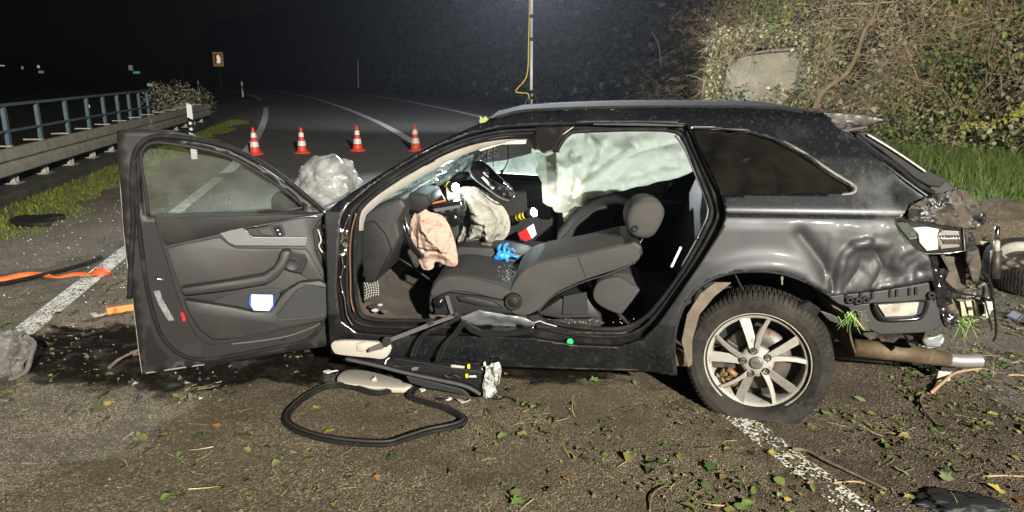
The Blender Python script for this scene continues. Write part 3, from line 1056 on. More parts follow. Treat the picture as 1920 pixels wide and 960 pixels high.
def leaf_cloud(name, pos, nrm, size, cols, label, cat, jitter=.8, shape='leaf', parent=None, kind='stuff'):
    """pos (n,3): folded two-plane leaves with random turn about nrm"""
    n = len(pos)
    d = nrm + RNG.normal(0, jitter, (n, 3))
    d /= np.linalg.norm(d, axis=1)[:, None] + 1e-9
    r = RNG.normal(0, 1, (n, 3))
    a = np.cross(d, r); a /= np.linalg.norm(a, axis=1)[:, None] + 1e-9
    b = np.cross(d, a)
    s = size[:, None] if hasattr(size, '__len__') else size
    w = .42
    fold = .18
    pts = np.stack([pos - a * s * .5, pos - a * s * .1 + b * s * w + d * s * fold, pos + a * s * .28 + b * s * w * .7 + d * s * fold, pos + a * s * .55 - d * s * .12,
                    pos + a * s * .28 - b * s * w * .7 + d * s * fold, pos - a * s * .1 - b * s * w + d * s * fold], 1)
    base = np.arange(n)[:, None] * 6
    f = np.concatenate([base + np.array([[0, 1, 2, 3]]), base + np.array([[0, 3, 4, 5]])], 1).ravel()
    me = raw_mesh(pts.reshape(-1, 3), f, 4, name)
    vcol(me, np.repeat(cols, 6, axis=0))
    return finish(name, me, M['leafcol'], parent, False, label=label, cat=cat, kind=kind)

def pick(pal, n, var=.25):
    pal = np.array(pal)
    c = pal[RNG.integers(0, len(pal), n)]
    return c * (1 + RNG.uniform(-var, var, (n, 1)))

def clump(n, s0, s1, h0, h1, thick, cell=.9, hpow=1.0):
    """points over the hillside, gathered in clumps, with depth"""
    s = RNG.uniform(s0, s1, n * 3)
    h = h0 + (h1 - h0) * RNG.uniform(0, 1, n * 3) ** hpow
    dens = wav(s * 1.7 + 5, h * 1.6) + .6 * np.sin(s * 5.1 + h * 4.4) * np.sin(h * 6.3 - s * 2.2)
    keep = RNG.uniform(-1.0, 1.2, n * 3) < dens
    s, h = s[keep][:n], h[keep][:n]
    x, y, z = hill(s, h)
    _, _, nx, ny = foot(s)
    k = thick * (RNG.uniform(0, 1, len(s)) ** 1.4) * (.5 + .5 * np.clip(wav(s * 2.3, h * 2.1 + 2) + .6, 0, 1.6))
    pos = np.stack([x - nx * k, y - ny * k, z + k * .35], 1)
    nrm = np.stack([-nx, -ny, np.full(len(s), .55)], 1)
    return pos, nrm

def s_at(y):  return float(np.interp(y, fpy, fl))
ivy = [(.10, .14, .05), (.13, .17, .06), (.07, .10, .04), (.17, .19, .085), (.24, .23, .14), (.3, .27, .19)]
pale = [(.55, .47, .29), (.45, .38, .22), (.34, .35, .14), (.6, .53, .36), (.25, .29, .1)]
sA, sB, sC, sD = s_at(8), s_at(15.2), s_at(22), s_at(60)
def bushes(count, s0, s1, h0, h1, r0, r1, per, pals):
    P_, N_, C_, Z_ = [], [], [], []
    for _ in range(count):
        s_ = RNG.uniform(s0, s1); h_ = h0 + (h1 - h0) * RNG.uniform(0, 1)
        x_, y_, z_ = [float(q[0]) for q in hill(np.array([s_]), np.array([h_]))]
        _, _, nx_, ny_ = foot(np.array([s_]))
        r_ = RNG.uniform(r0, r1)
        k_ = int(per * r_ * r_)
        v_ = RNG.normal(0, 1, (k_, 3)); v_ /= np.linalg.norm(v_, axis=1)[:, None]
        lump = 1 + .28 * np.sin(v_[:, [0]] * 5 + s_) * np.sin(v_[:, [2]] * 6 + h_) + RNG.normal(0, .07, (k_, 1))
        c_ = np.array([x_ - nx_[0] * r_ * .35, y_ - ny_[0] * r_ * .35, z_ + r_ * .1])
        P_.append(c_ + v_ * r_ * lump * np.array([1, 1, .85])); N_.append(v_)
        pal = pals[RNG.integers(0, len(pals))]
        C_.append(pick(pal, k_, .3)); Z_.append(RNG.uniform(.7, 1.3) * RNG.uniform(.05, .12, k_))
    return np.concatenate(P_), np.concatenate(N_), np.concatenate(C_), np.concatenate(Z_)
PALS = [[(.24, .29, .08), (.32, .34, .1)], [(.13, .19, .06), (.18, .24, .08)], [(.5, .46, .3), (.36, .35, .2)], [(.38, .4, .09), (.48, .45, .12)], [(.1, .15, .05), (.46, .42, .3)], [(.46, .35, .19), (.32, .24, .12)]]
P_, N_, C_, Z_ = bushes(150, sA, sB + .8, .1, 5.0, .3, .85, 620, PALS)
leaf_cloud('ivy_bushes', P_, N_, Z_, C_, 'bulky leafy ivy bushes with dark gaps on the bank', 'ivy', jitter=.7)
P_, N_, C_, Z_ = bushes(90, sB - .5, sC + 1, .9, 5.5, .2, .6, 520, [PALS[2], PALS[5], PALS[0], PALS[4]])
mk = ~((P_[:, 1] < 20.4) & (P_[:, 1] > 16.6) & (P_[:, 2] < 2.9))
leaf_cloud('brush_clumps', P_[mk], N_[mk], Z_[mk], C_[mk], 'pale leafy clumps above the concrete wall', 'brush', jitter=.7)
p_, n_ = clump(14000, sA, sB + .5, .05, 5.2, .45)
leaf_cloud('ivy_thicket', p_, n_, RNG.uniform(.05, .115, len(p_)), pick(ivy, len(p_)), 'dark green ivy thicket on the bank behind the grass verge', 'ivy')
p_, n_ = clump(15000, sB - 1.2, sC + 2, .2, 5.5, .5)
wallmask = ~((p_[:, 1] < 20.3) & (p_[:, 1] > 16.7) & (p_[:, 2] < 2.95) & (p_[:, 2] > .0) & (RNG.uniform(0, 1, len(p_)) < .97))
leaf_cloud('brush_leaves', p_[wallmask], n_[wallmask], RNG.uniform(.045, .10, wallmask.sum()), pick(pale + ivy[:3], wallmask.sum()), 'pale dry leaves and brush around the concrete wall', 'brush')
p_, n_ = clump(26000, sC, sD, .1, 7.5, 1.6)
leaf_cloud('dark_wood', p_, n_, RNG.uniform(.12, .34, len(p_)), pick(ivy, len(p_)) * .15, 'dark wooded slope behind the lamp mast', 'woods')  # ivy colours darkened to paint the slope as unlit

def twig_cloud(name, pos, dirs, length, rad, cols, label, cat, segs=3, droop=.25, parent=None):
    """thin bent three-sided stalks"""
    n = len(pos)
    dirs = dirs / (np.linalg.norm(dirs, axis=1)[:, None] + 1e-9)
    r = RNG.normal(0, 1, (n, 3))
    a = np.cross(dirs, r); a /= np.linalg.norm(a, axis=1)[:, None] + 1e-9
    b = np.cross(dirs, a)
    length = np.asarray(length).reshape(-1, 1) * np.ones((n, 1))
    rad = np.asarray(rad).reshape(-1, 1) * np.ones((n, 1))
    cur = pos.copy()
    P = [cur.copy()]
    bend = RNG.normal(0, .28, (n, 3))
    dd = dirs.copy()
    for k in range(segs):
        dd = dd + bend * .6 + RNG.normal(0, .12, (n, 3)) + np.array([0, 0, -droop])
        dd /= np.linalg.norm(dd, axis=1)[:, None]
        cur = cur + dd * length / segs
        P.append(cur.copy())
    rings = []
    for k in range(segs + 1):
        tp = 1 - .75 * k / segs
        for j in range(3):
            an = 2 * math.pi * j / 3
            rings.append(P[k] + (a * math.cos(an) + b * math.sin(an)) * rad * tp)
    V_ = np.stack(rings, 1)
    base = np.arange(n)[:, None] * (3 * (segs + 1))
    f = []
    for k in range(segs):
        for j in range(3): f.append([k * 3 + j, k * 3 + (j + 1) % 3, k * 3 + 3 + (j + 1) % 3, k * 3 + 3 + j])
    fl_ = np.concatenate([base + np.array([q_]) for q_ in f], 1).ravel()
    me = raw_mesh(V_.reshape(-1, 3), fl_, 4, name)
    vcol(me, np.repeat(cols, 3 * (segs + 1), axis=0))
    return finish(name, me, M['twig'], parent, False, label=label, cat=cat, kind='stuff')

dry = [(.48, .36, .2), (.56, .44, .26), (.34, .24, .13), (.6, .49, .31), (.4, .26, .14)]
p_, n_ = clump(9000, sB - 1.5, sC + 3, .1, 5.2, .65)
msk = ~((p_[:, 1] < 20.2) & (p_[:, 1] > 16.8) & (p_[:, 2] < 2.85) & (RNG.uniform(0, 1, len(p_)) < .95))
p_, n_ = p_[msk], n_[msk]
twig_cloud('dry_stalks', p_, n_ * .7 + RNG.normal(0, .9, n_.shape), RNG.uniform(.3, 1.5, len(p_)), RNG.uniform(.004, .009, len(p_)), pick(dry, len(p_)), 'tangle of dry brown stalks left of the concrete wall', 'stalks')
p_, n_ = clump(4200, sA, sB + 1, .1, 4.8, 1.0)
twig_cloud('bramble_stems', p_, n_ * .8 + RNG.normal(0, .8, n_.shape), RNG.uniform(.3, 1.5, len(p_)), RNG.uniform(.003, .008, len(p_)), pick(dry + [(.12, .12, .05)], len(p_)), 'thin bramble stems tangled in the ivy thicket', 'stems')
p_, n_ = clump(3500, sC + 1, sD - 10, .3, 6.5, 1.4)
twig_cloud('dark_twigs', p_, n_ + RNG.normal(0, .7, n_.shape), RNG.uniform(.6, 2.2, len(p_)), RNG.uniform(.006, .014, len(p_)), pick(dry, len(p_)) * .14, 'dark bare twigs on the wooded slope', 'twigs')  # stalk colours darkened to match the slope painted as unlit

# concrete wall on the bank
wp = [(1346, 262), (1350, 200), (1356, 160), (1362, 128), (1378, 108), (1400, 100), (1440, 92), (1490, 88), (1530, 94), (1545, 120), (1550, 200), (1552, 270)]
wn_ = Vector((-.42, -.86, .28)).normalized()
w0 = AT(1450, 150, 18.3)
def onwall(x, y):
    d_ = ray(x, y)
    t_ = (w0 - CAMP).dot(wn_) / d_.dot(wn_)
    return CAMP + d_ * t_
wall = slab('retaining_wall', [onwall(*q_) for q_ in wp], wn_, .5, M['concrete'], None, bevel=.02, label='beige concrete retaining wall half buried in brush on the bank', cat='wall')
edge = MB().tube([onwall(x, y) + wn_ * .02 for x, y in [(1360, 128), (1372, 112), (1395, 105), (1440, 99), (1500, 95), (1540, 99)]], .018, 6)
edge.build('bent_cable', M['dark_metal'], None, smooth=True, label='thin dark cable bent along the top of the concrete wall', cat='cable')
MB().box(onwall(1372, 112) + wn_ * .04, (.11, .05, .12), wn_ * .02, (-.03, 0, .045)).build('metal_bracket', M['galv'], None, bevel=.005, label='pale metal bracket at the upper corner of the concrete wall', cat='bracket')

def wall_cover(n, spots, size, pal):
    pts = []
    for _ in range(n):
        cx, cy, sx, sy = spots[RNG.integers(0, len(spots))]
        x_, y_ = cx + RNG.normal(0, sx), cy + RNG.normal(0, sy)
        pts.append(tuple(onwall(x_, y_) + wn_ * RNG.uniform(.02, .35)))
    return np.array(pts), RNG.uniform(*size, n), pick(pal, n)
spots = [(1540, 130, 18, 35), (1520, 188, 34, 14), (1400, 206, 40, 8), (1550, 92, 22, 14), (1460, 74, 50, 8), (1368, 84, 16, 9), (1340, 150, 7, 35), (1562, 180, 26, 35)]
p_, sz, cl = wall_cover(3800, spots, (.05, .12), pale + ivy[:4])
leaf_cloud('wall_creeper', p_, np.tile(np.array(wn_)[None], (len(p_), 1)), sz, cl, 'pale creeper leaves growing over the edges of the concrete wall', 'creeper')
p_, sz, cl = wall_cover(1300, spots, (.3, .9), dry)
twig_cloud('wall_creeper_stems', p_, np.tile(np.array(wn_)[None] * .4, (len(p_), 1)) + RNG.normal(0, .7, (len(p_), 3)), sz, RNG.uniform(.004, .009, len(p_)), cl, 'dry creeper stems hanging over the edges of the concrete wall', 'stems')

def branch(name, pxs, Ys, r0, r1, m, label, cat):
    P = cr([AT(x, y, Y_) for (x, y), Y_ in zip(pxs, Ys)], 6, closed=False)
    rr = [r0 + (r1 - r0) * i / (len(P) - 1) for i in range(len(P))]
    return MB().tube(P, rr, 8).build(name, m, None, smooth=True, label=label, cat=cat)
branch('branch', [(1527, 205), (1545, 170), (1585, 140), (1605, 105), (1620, 60), (1640, 25), (1655, -30)], [14.5, 14.5, 14.4, 14.3, 14.2, 14.2, 14.2], .055, .03, mat('pale_branch', (.3, .22, .13), .8, bump=(40, .5, .01), col2=(.2, .15, .09), scale=8, thr=(.4, .6)), 'long pale bent branch rising up the bank behind the car', 'branch')
branch('branch', [(1848, 160), (1852, 110), (1862, 50), (1850, -20)], [11.2, 11.2, 11.3, 11.4], .02, .013, M['brownbark'], 'thin upright stem in the ivy near the upper corner', 'branch')
branch('branch', [(1890, 90), (1895, 120), (1910, 150), (1935, 165)], [10.6, 10.6, 10.6, 10.6], .014, .008, M['brownbark'], 'thin curved twig at the picture edge in the ivy', 'branch')
branch('branch', [(1222, 60), (1235, 85), (1240, 130)], [20, 20, 20], .02, .012, M['brownbark'], 'thin bare twig at the dark end of the bank', 'branch')
# yellow leafy spray and a few bright leaves on the bank
def spray(pxs, Y_, n, spread, col, size, label, name='leafy_spray'):
    t = thing(name, AT(*pxs[0], Y_), label, 'branch')
    P = cr([AT(x, y, Y_) for x, y in pxs], 6, closed=False)
    MB().tube(P, [.008 - .005 * i / len(P) for i in range(len(P))], 6).build('stem', M['brownbark'], t, smooth=True)
    idx = RNG.integers(0, len(P), n)
    pos = np.array([P[i] for i in idx]) + RNG.normal(0, spread, (n, 3))
    o = leaf_cloud('foliage', pos, np.tile([[-.3, -.8, .6]], (n, 1)), RNG.uniform(.6, 1.1, n) * size, pick(col, n), None, None, parent=t, kind=None)
spray([(1810, 240), (1850, 233), (1890, 222), (1925, 205)], 9.6, 90, .05, [(.3, .3, .04), (.22, .25, .05), (.35, .33, .06)], .06, 'yellow green leafy spray reaching out low over the grass')
spray([(1915, 20), (1890, 60), (1880, 110)], 10.2, 80, .10, [(.14, .17, .04), (.1, .13, .04)], .08, 'green leafy shoot hanging at the upper picture edge')
spray([(1430, 5), (1445, 35), (1470, 70)], 15, 60, .10, [(.12, .18, .04), (.08, .13, .03)], .08, 'small green ivy shoot above the concrete wall')
spray([(1365, 190), (1385, 172), (1395, 185)], 17.4, 70, .10, [(.06, .09, .04), (.1, .12, .07)], .09, 'small dark shrub at the foot of the concrete wall', name='small_shrub')
spray([(1470, 60), (1475, 30), (1473, 20)], 15.2, 14, .05, [(.4, .42, .05)], .08, 'few bright yellow leaves above the wall')

# ------------------------------------------------------------------ grass
def blades(name, pos, h, w, cols, label, cat, lean=.35):
    n = len(pos)
    an = RNG.uniform(0, 2 * math.pi, n)
    a = np.stack([np.cos(an), np.sin(an), np.zeros(n)], 1)
    ln = RNG.normal(0, lean, (n, 3)); ln[:, 2] = 0
    h = h[:, None]; w = w[:, None]
    up = np.array([[0, 0, 1.0]])
    mid = pos + up * h * .55 + ln * h * .35
    tip = pos + up * h * .85 + ln * h * 1.1
    V_ = np.stack([pos - a * w, pos + a * w, mid + a * w * .7, mid - a * w * .7, tip], 1)
    me = bpy.data.meshes.new(name)
    base = np.arange(n)[:, None] * 5
    f = np.concatenate([base + np.array([[0, 1, 2]]), base + np.array([[0, 2, 3]]), base + np.array([[3, 2, 4]])], 1).ravel()
    me = raw_mesh(V_.reshape(-1, 3), f, 3, name)
    vcol(me, np.repeat(cols, 5, axis=0))
    return finish(name, me, M['leafcol'], None, False, label=label, cat=cat, kind='stuff')
green = [(.11, .2, .03), (.14, .25, .04), (.08, .15, .028), (.2, .27, .055), (.26, .26, .1)]
n = 42000
x = RNG.uniform(3.6, 15, n); y = RNG.uniform(6.2, 15.5, n)
ok = (x > 4.9 + .25 * np.sin(y * 2.1) - .27 * (y - 7.6) * .6) & (wav(x * 1.3, y * 1.2) > -.75)
fx, fy = x[ok], y[ok]
pos = np.stack([fx, fy, np_terr(fy) - .03], 1)
blades('verge_grass', pos, RNG.uniform(.12, .42, len(pos)), RNG.uniform(.003, .007, len(pos)), pick(green, len(pos)), 'bright green grass verge below the ivy bank', 'grass')
# mossy strip along the kerb
n = 26000
s = RNG.uniform(-9, 14, n)
o_ = RNG.uniform(0, 1, n) ** .8
wd = .95 - .03 * np.clip(s, 0, 12) + .18 * np.sin(s * 2.1) + .1 * np.sin(s * 5.7)
off = .36 + o_ * wd
pos = np.stack([GP.x + GD.x * s + GN.x * off, GP.y + GD.y * s + GN.y * off, np.zeros(n)], 1)
pos[:, 2] = np_terr(pos[:, 1]) - .005
hh = RNG.uniform(.02, .075, n) * (1.25 - o_ * .8)
moss = pick([(.10, .15, .02), (.17, .2, .02), (.07, .12, .02), (.26, .25, .03)], n)
blades('kerb_grass', pos, hh, RNG.uniform(.003, .007, n), moss, 'low mossy grass strip along the kerb below the guard rail', 'grass')

# roadside shrub with pale leaves by the railing end
bs = AT(322, 195, 22.5)
t = thing('roadside_shrub', (bs.x, bs.y, terr(22.5)), 'round shrub with small pale leaves at the end of the railing', 'shrub')
n = 1500
v = RNG.normal(0, 1, (n, 3)); v /= np.linalg.norm(v, axis=1)[:, None]
rr_ = RNG.uniform(.25, 1, n) ** .5
pos = np.array([bs.x, bs.y, terr(22.5) + .62]) + v * rr_[:, None] * np.array([.78, .7, .68]) * (1 + .25 * np.sin(v[:, [0]] * 7 + v[:, [2]] * 5))
pos[:, 0] += .25 * (pos[:, 2] - 1.0) * -.6
leaf_cloud('foliage', pos, v, RNG.uniform(.04, .09, n), pick([(.42, .36, .24), (.3, .26, .15), (.16, .17, .07), (.5, .45, .34)], n), None, None, parent=t, kind=None)
for k in range(9):
    d_ = Vector(RNG.normal(0, 1, 3)); d_.z = abs(d_.z) + .8; d_.normalize()
    MB().tube(cr([Vector((bs.x, bs.y, terr(22.5) - .03)), Vector((bs.x, bs.y, terr(22.5) + .3)) + d_ * .2, Vector((bs.x, bs.y, terr(22.5) + .35)) + d_ * .8], 4, closed=False), .012, 5).build('stem', M['brownbark'], t)
b2 = AT(372, 170, 26)
t = thing('roadside_shrub', (b2.x, b2.y, terr(26)), 'sparse dark shrub beside the guard rail end', 'shrub')
n = 500
v = RNG.normal(0, 1, (n, 3)); v /= np.linalg.norm(v, axis=1)[:, None]
pos = np.array([b2.x, b2.y, terr(26) + .45]) + v * (RNG.uniform(.2, 1, n) ** .5)[:, None] * np.array([.6, .6, .6])
leaf_cloud('foliage', pos, v, RNG.uniform(.05, .1, n), pick(ivy, n), None, None, parent=t, kind=None)
MB().tube([(b2.x, b2.y, terr(26) - .02), (b2.x + .05, b2.y, terr(26) + .8)], .012, 5).build('stem', M['brownbark'], t)
# ------------------------------------------------------------------ the wrecked car
car = thing('wrecked_car', ORG, 'wrecked black estate car with torn open side and missing front', 'car', rotz=R(175))

def bodypt(off=0.0, disp=None, sgn=1):
    def f(u, w):
        v = vside(w) + off
        if disp: v += disp(u, w)
        return W(u, v * sgn, w)
    return f

apO = [(640, 600), (632, 540), (636, 470), (640, 410), (655, 385), (700, 348), (760, 308), (820, 276), (880, 253), (940, 240), (1010, 236), (1100, 233), (1200, 232), (1288, 236), (1308, 270), (1335, 325), (1354, 370), (1360, 405), (1346, 440), (1310, 497), (1270, 555), (1235, 605), (1205, 635), (1160, 648), (1080, 645), (1000, 632), (860, 628), (740, 628), (670, 622)]
apI = [(678, 586), (669, 540), (668, 470), (672, 410), (682, 386), (718, 354), (775, 318), (830, 287), (885, 265), (945, 253), (1005, 250), (1100, 246), (1200, 243), (1266, 248), (1288, 275), (1308, 325), (1326, 370), (1332, 400), (1318, 435), (1286, 495), (1248, 550), (1213, 590), (1178, 610), (1140, 615), (1070, 609), (1000, 598), (860, 599), (740, 599), (702, 597)]
side_out = [(622, 662), (617, 600), (615, 520), (613, 450), (611, 401), (655, 366), (720, 325), (780, 290), (840, 260), (900, 234), (960, 218), (1040, 211), (1120, 208), (1200, 206), (1300, 206), (1400, 207), (1500, 211), (1545, 220), (1572, 247), (1600, 262), (1660, 311), (1730, 363), (1775, 392), (1800, 412), (1795, 428), (1742, 418), (1690, 409), (1676, 415), (1684, 435), (1712, 465), (1738, 478), (1745, 500), (1748, 524), (1700, 533), (1650, 541), (1600, 548), (1556, 553),
            (1535, 540), (1500, 522), (1460, 509), (1420, 505), (1370, 508), (1325, 523), (1292, 550), (1270, 590), (1260, 640), (1264, 700), (1240, 695), (1100, 690), (900, 684), (760, 674)]
qwin = [(1294, 243), (1340, 243), (1400, 249), (1450, 264), (1500, 290), (1550, 323), (1590, 347), (1597, 356), (1588, 362), (1500, 364), (1420, 366), (1352, 367), (1340, 345), (1318, 300)]

def pl_dist(u, w, P):
    best = 9
    for a, b in zip(P, P[1:]):
        dx, dy = b[0] - a[0], b[1] - a[1]
        t = max(0, min(1, ((u - a[0]) * dx + (w - a[1]) * dy) / (dx * dx + dy * dy + 1e-9)))
        best = min(best, math.hypot(u - a[0] - dx * t, w - a[1] - dy * t))
    return best
RIDGES = [([S(*q) for q in [(1566, 552), (1572, 510), (1580, 478), (1598, 462), (1625, 452)]], .020, .015),
          ([S(*q) for q in [(1676, 500), (1680, 482), (1692, 470), (1708, 466)]], .014, .012),
          ([S(*q) for q in [(1560, 545), (1545, 500), (1520, 465), (1500, 440)]], -.024, .03),
          ([S(*q) for q in [(1620, 505), (1650, 480), (1665, 520)]], -.022, .05),
          ([S(*q) for q in [(1715, 500), (1730, 520)]], -.018, .035),
          ([S(*q) for q in [(1640, 540), (1690, 528), (1740, 515)]], .012, .012),
          ([S(*q) for q in [(1690, 350), (1740, 385), (1770, 400)]], -.015, .05),
          ([S(*q) for q in [(1600, 455), (1660, 460)]], .014, .014),
          ([S(*q) for q in [(1630, 545), (1655, 500), (1640, 470)]], -.016, .012), ([S(*q) for q in [(1700, 532), (1712, 500), (1738, 486)]], .013, .011),
          ([S(*q) for q in [(1515, 525), (1545, 540), (1556, 500)]], .010, .010), ([S(*q) for q in [(1590, 530), (1612, 500), (1618, 470)]], -.012, .014)]
beltw = S(1500, 410)[1]
archc = S(1418, 640)
def quarter(u, w):
    d = 0
    if u < .1:
        for P, a, sg_ in RIDGES:
            q = pl_dist(u, w, P)
            if q < sg_ * 3: d += a * .62 * math.exp(-(q / sg_) ** 2)
        if u < -.25 and w < .93: d += .004 * (1 - 2 * abs(fbm((u * 7, w * 7, 1)))) + .001 * fbm((u * 30, w * 30, 2))
    # character line below the window and swollen wheel arch
    if u < .3: d += .003 * math.exp(-((w - beltw + .012) / .02) ** 2) - .004 * math.exp(-((w - beltw - .015) / .012) ** 2)
    ra = math.hypot(u - archc[0], (w - .34) * 1.02)
    if w > .2 and ra < .62: d += .022 * math.exp(-((ra - .40) / .05) ** 2)
    return d
S_out, S_ap, S_q = [S(*q) for q in side_out], [S(*q) for q in apO], [S(*q) for q in qwin]
side_o = skin('body_side', S_out, [S_ap, S_q], bodypt(0, quarter), .013, M['paint_dusty'], car, thick=0)
md = side_o.modifiers.new('t', 'SOLIDIFY'); md.thickness = .012; md.offset = -1
# the upper body is cleaner black paint
side_o.data.materials.append(M['paint'])
for p in side_o.data.polygons:
    c = sum((side_o.data.vertices[i].co for i in p.vertices), Vector()) / len(p.vertices)
    if toCar(c)[2] > beltw or (toCar(c)[0] > .38 and toCar(c)[2] < .46): p.material_index = 1

# rebated door frame around the opening
def ap_in(q, off): return C(q[0], q[1], vside(S(*q)[1]) + off)
def apring(pts, off): return [W(u, vside(w) + off, w) for u, w in [S(*q) for q in pts]]
def loft(name, rings, m, parent, smooth=True, **kw):
    n = len(rings[0])
    mb = MB()
    mb.add([p for r in rings for p in r], [(i * n + j, i * n + (j + 1) % n, (i + 1) * n + (j + 1) % n, (i + 1) * n + j) for i in range(len(rings) - 1) for j in range(n)])
    return mb.build(name, m, parent, smooth=smooth, **kw)
kO, kI = [(p.x, p.y) for p in cr([Vector((*q, 0)) for q in apO], 4)], [(p.x, p.y) for p in cr([Vector((*q, 0)) for q in apI], 4)]
mixp = lambda t: [(a[0] + (b[0] - a[0]) * t, a[1] + (b[1] - a[1]) * t) for a, b in zip(kO, kI)]
def apc(t, off):
    return [C(q[0], q[1], vside(S(*q)[1]) + off) for q in mixp(t)]
loft('door_frame', [apc(-.02, .001), apc(.06, -.012), apc(.14, -.045), apc(.5, -.055), apc(.56, -.075), apc(.9, -.085), apc(.97, -.095), apc(1.0, -.16), apc(.98, -.24)], M['aperture'], car)
for t, off, r, nm in ((.93, -.07, .011, 'door_seal'), (.50, -.045, .008, 'door_seal')):
    P = apc(t, off)
    MB().tube(P + [P[0]], r, 8, cap=False).build(nm, M['rubber'], car, smooth=True)
# wrinkled bright edge of the front door post
P = [C(x, y, .895) for x, y in [(655, 402), (645, 430), (640, 470), (643, 500), (639, 530), (646, 560), (650, 590), (662, 612)]]
MB().tube(cr(P, 5, closed=False), .0035, 6).build('post_edge', M['chrome'], car, smooth=True)
P = [C(x, y, .87) for x, y in [(668, 400), (660, 430), (656, 470), (657, 520), (658, 560), (664, 585)]]
MB().tube(cr(P, 5, closed=False), .004, 6).build('post_edge', mat('copper_lit_edge', (.5, .26, .16), .3, .8), car, smooth=True)
# sealant foil at the hinge post
vs = []
def foilpt(u, w): return W(u, .90 + .02 * fbm((u * 22, w * 22, 4)), w)
skin('hinge_post_foil', [S(*q) for q in [(634, 430), (650, 432), (652, 455), (648, 480), (640, 486), (632, 470)]], [], foilpt, .008, M['chrome'], car, smooth=False)
for (x, y) in ((638, 520), (642, 548), (630, 445), (646, 500), (628, 560)):
    MB().lathe([(0, .008), (.007, .007), (.009, 0)], C(x, y, .905), V, 10).build('bolt', M['chrome'], car, smooth=True)

# stub of the cut centre post below the roof
stub = [(1004, 236), (1004, 262), (1012, 284), (1022, 287), (1037, 283), (1046, 268), (1058, 252), (1080, 236)]
slab('cut_post_stub', [C(x, y, vside(S(x, y)[1]) - .03) for x, y in stub], V, .07, M['aperture'], car, bevel=.006)
slab('cut_metal_edge', [C(x, y, vside(S(x, y)[1]) - .035) for x, y in [(1012, 282), (1020, 289), (1028, 285), (1038, 284), (1036, 289), (1026, 292), (1014, 290)]], V, .05, M['sheetmetal'], car, bevel=0)
# rubber window guide beside the stub
MB().tube(cr([C(x, y, vside(S(x, y)[1]) - .01) for x, y in [(1044, 284), (1052, 268), (1066, 252), (1085, 246), (1160, 243), (1250, 243)]], 5, closed=False), .010, 8).build('window_guide', M['rubber'], car, smooth=True)
# cut roof rail cover piece
slab('roof_edge_trim', [C(x, y, vside(S(x, y)[1]) + .006) for x, y in [(1112, 229), (1284, 232), (1282, 237), (1112, 234)]], V, .02, M['trim_lt'], car, bevel=.002)
# bright weather strip on the rear edge of the opening
MB().tube(cr([C(x, y, vside(S(x, y)[1]) - .08) for x, y in [(1266, 254), (1284, 280), (1303, 325), (1322, 370), (1327, 400), (1312, 438), (1278, 500)]], 5, closed=False), .006, 6).build('weather_strip', M['silver'], car, smooth=True)
# latch striker
MB().tube([C(1303, 445, .84), C(1303, 445, .88), C(1312, 446, .88), C(1312, 446, .84)], .004, 6).build('latch_striker', M['chrome'], car, smooth=True)
slab('label_strip', [C(x, y, .835) for x, y in [(1257, 500), (1275, 462), (1279, 464), (1261, 502)]], V, .003, M['paper'], car, bevel=0)

# rear quarter window, its frame and the character line
skin('quarter_window', S_q, [], bodypt(-.012), .05, M['glass_dark'], car)
P = [W(u, vside(w) + .001, w) for u, w in [S(*q) for q in [(1294, 241), (1340, 241), (1400, 246), (1452, 260), (1503, 286), (1555, 321), (1596, 346), (1603, 355), (1597, 363), (1570, 366), (1500, 367), (1420, 369), (1354, 370)]]]
MB().tube(cr(P, 5, closed=False), [.004 + .009 * min(1, i / 20) if i < 45 else .007 for i in range(61)], 8).build('window_trim', mat('dusty_window_trim', (.16, .145, .118), .6, .2, col2=(.08, .072, .06), scale=25, thr=(.4, .65)), car, smooth=True)
P = [W(u, vside(w) + .008, w) for u, w in [S(*q) for q in [(1360, 411), (1450, 411), (1560, 412), (1676, 413)]]]
MB().tube(P, .0045, 6).build('waist_line', M['gloss_black'], car, smooth=True)

# roof, rails, spoiler
rp = [(911, 229), (960, 218), (1040, 211), (1120, 208), (1200, 206), (1300, 206), (1400, 207), (1500, 211), (1560, 222)]
near = [S(*q) for q in rp]
vs, fs = [], []
ny = 13
for u, w in near:
    ve = vside(w)
    for j in range(ny):
        t = -1 + 2 * j / (ny - 1)
        vs.append(W(u, ve * t, w + .028 * (1 - t ** 2) + .006 * (1 - t ** 8) + .008 * fbm((u * 3, t * 2, 2)) * (1 - t ** 2)))
for i in range(len(near) - 1):
    for j in range(ny - 1): fs.append((i * ny + j, i * ny + j + 1, (i + 1) * ny + j + 1, (i + 1) * ny + j))
o = MB().add(vs, fs).build('roof', mat('muddy_roof_paint', (.008, .008, .008), .9, 0, spec=.05, col2=(.02, .018, .014), scale=3, thr=(.5, .75), rough2=.95), car, smooth=True)
md = o.modifiers.new('t', 'SOLIDIFY'); md.thickness = .02; md.offset = -1
# headliner inside
vs2 = [Vector(p) - Vector((0, 0, .045)) for p in vs]
MB().add(vs2, fs).build('headliner', M['seat_dk'], car, smooth=True)
for sgn in (1, -1):
    pts = []
    for q in [(930, 222), (975, 210), (1040, 206), (1120, 203), (1200, 202), (1300, 202), (1400, 203), (1470, 207), (1505, 213)]:
        u, w = S(q[0], q[1] + 4)
        pts.append(W(u, (vside(w) - .004) * sgn, w + .012))
    MB().tube(cr(pts, 4, closed=False), .008, 8).build('roof_rail', mat('dusty_roof_rail', (.022, .0205, .018), .9, 0, spec=.06, col2=(.012, .0115, .01), scale=14, thr=(.4, .65)), car, smooth=True)
sp = [(1540, 211), (1580, 212), (1620, 215), (1655, 222), (1664, 227), (1650, 231), (1610, 240), (1574, 248)]
slab('roof_spoiler', [C(x, y, .56) for x, y in sp], V, 1.12, M['paint_mud'], car, bevel=.008, smooth=True)
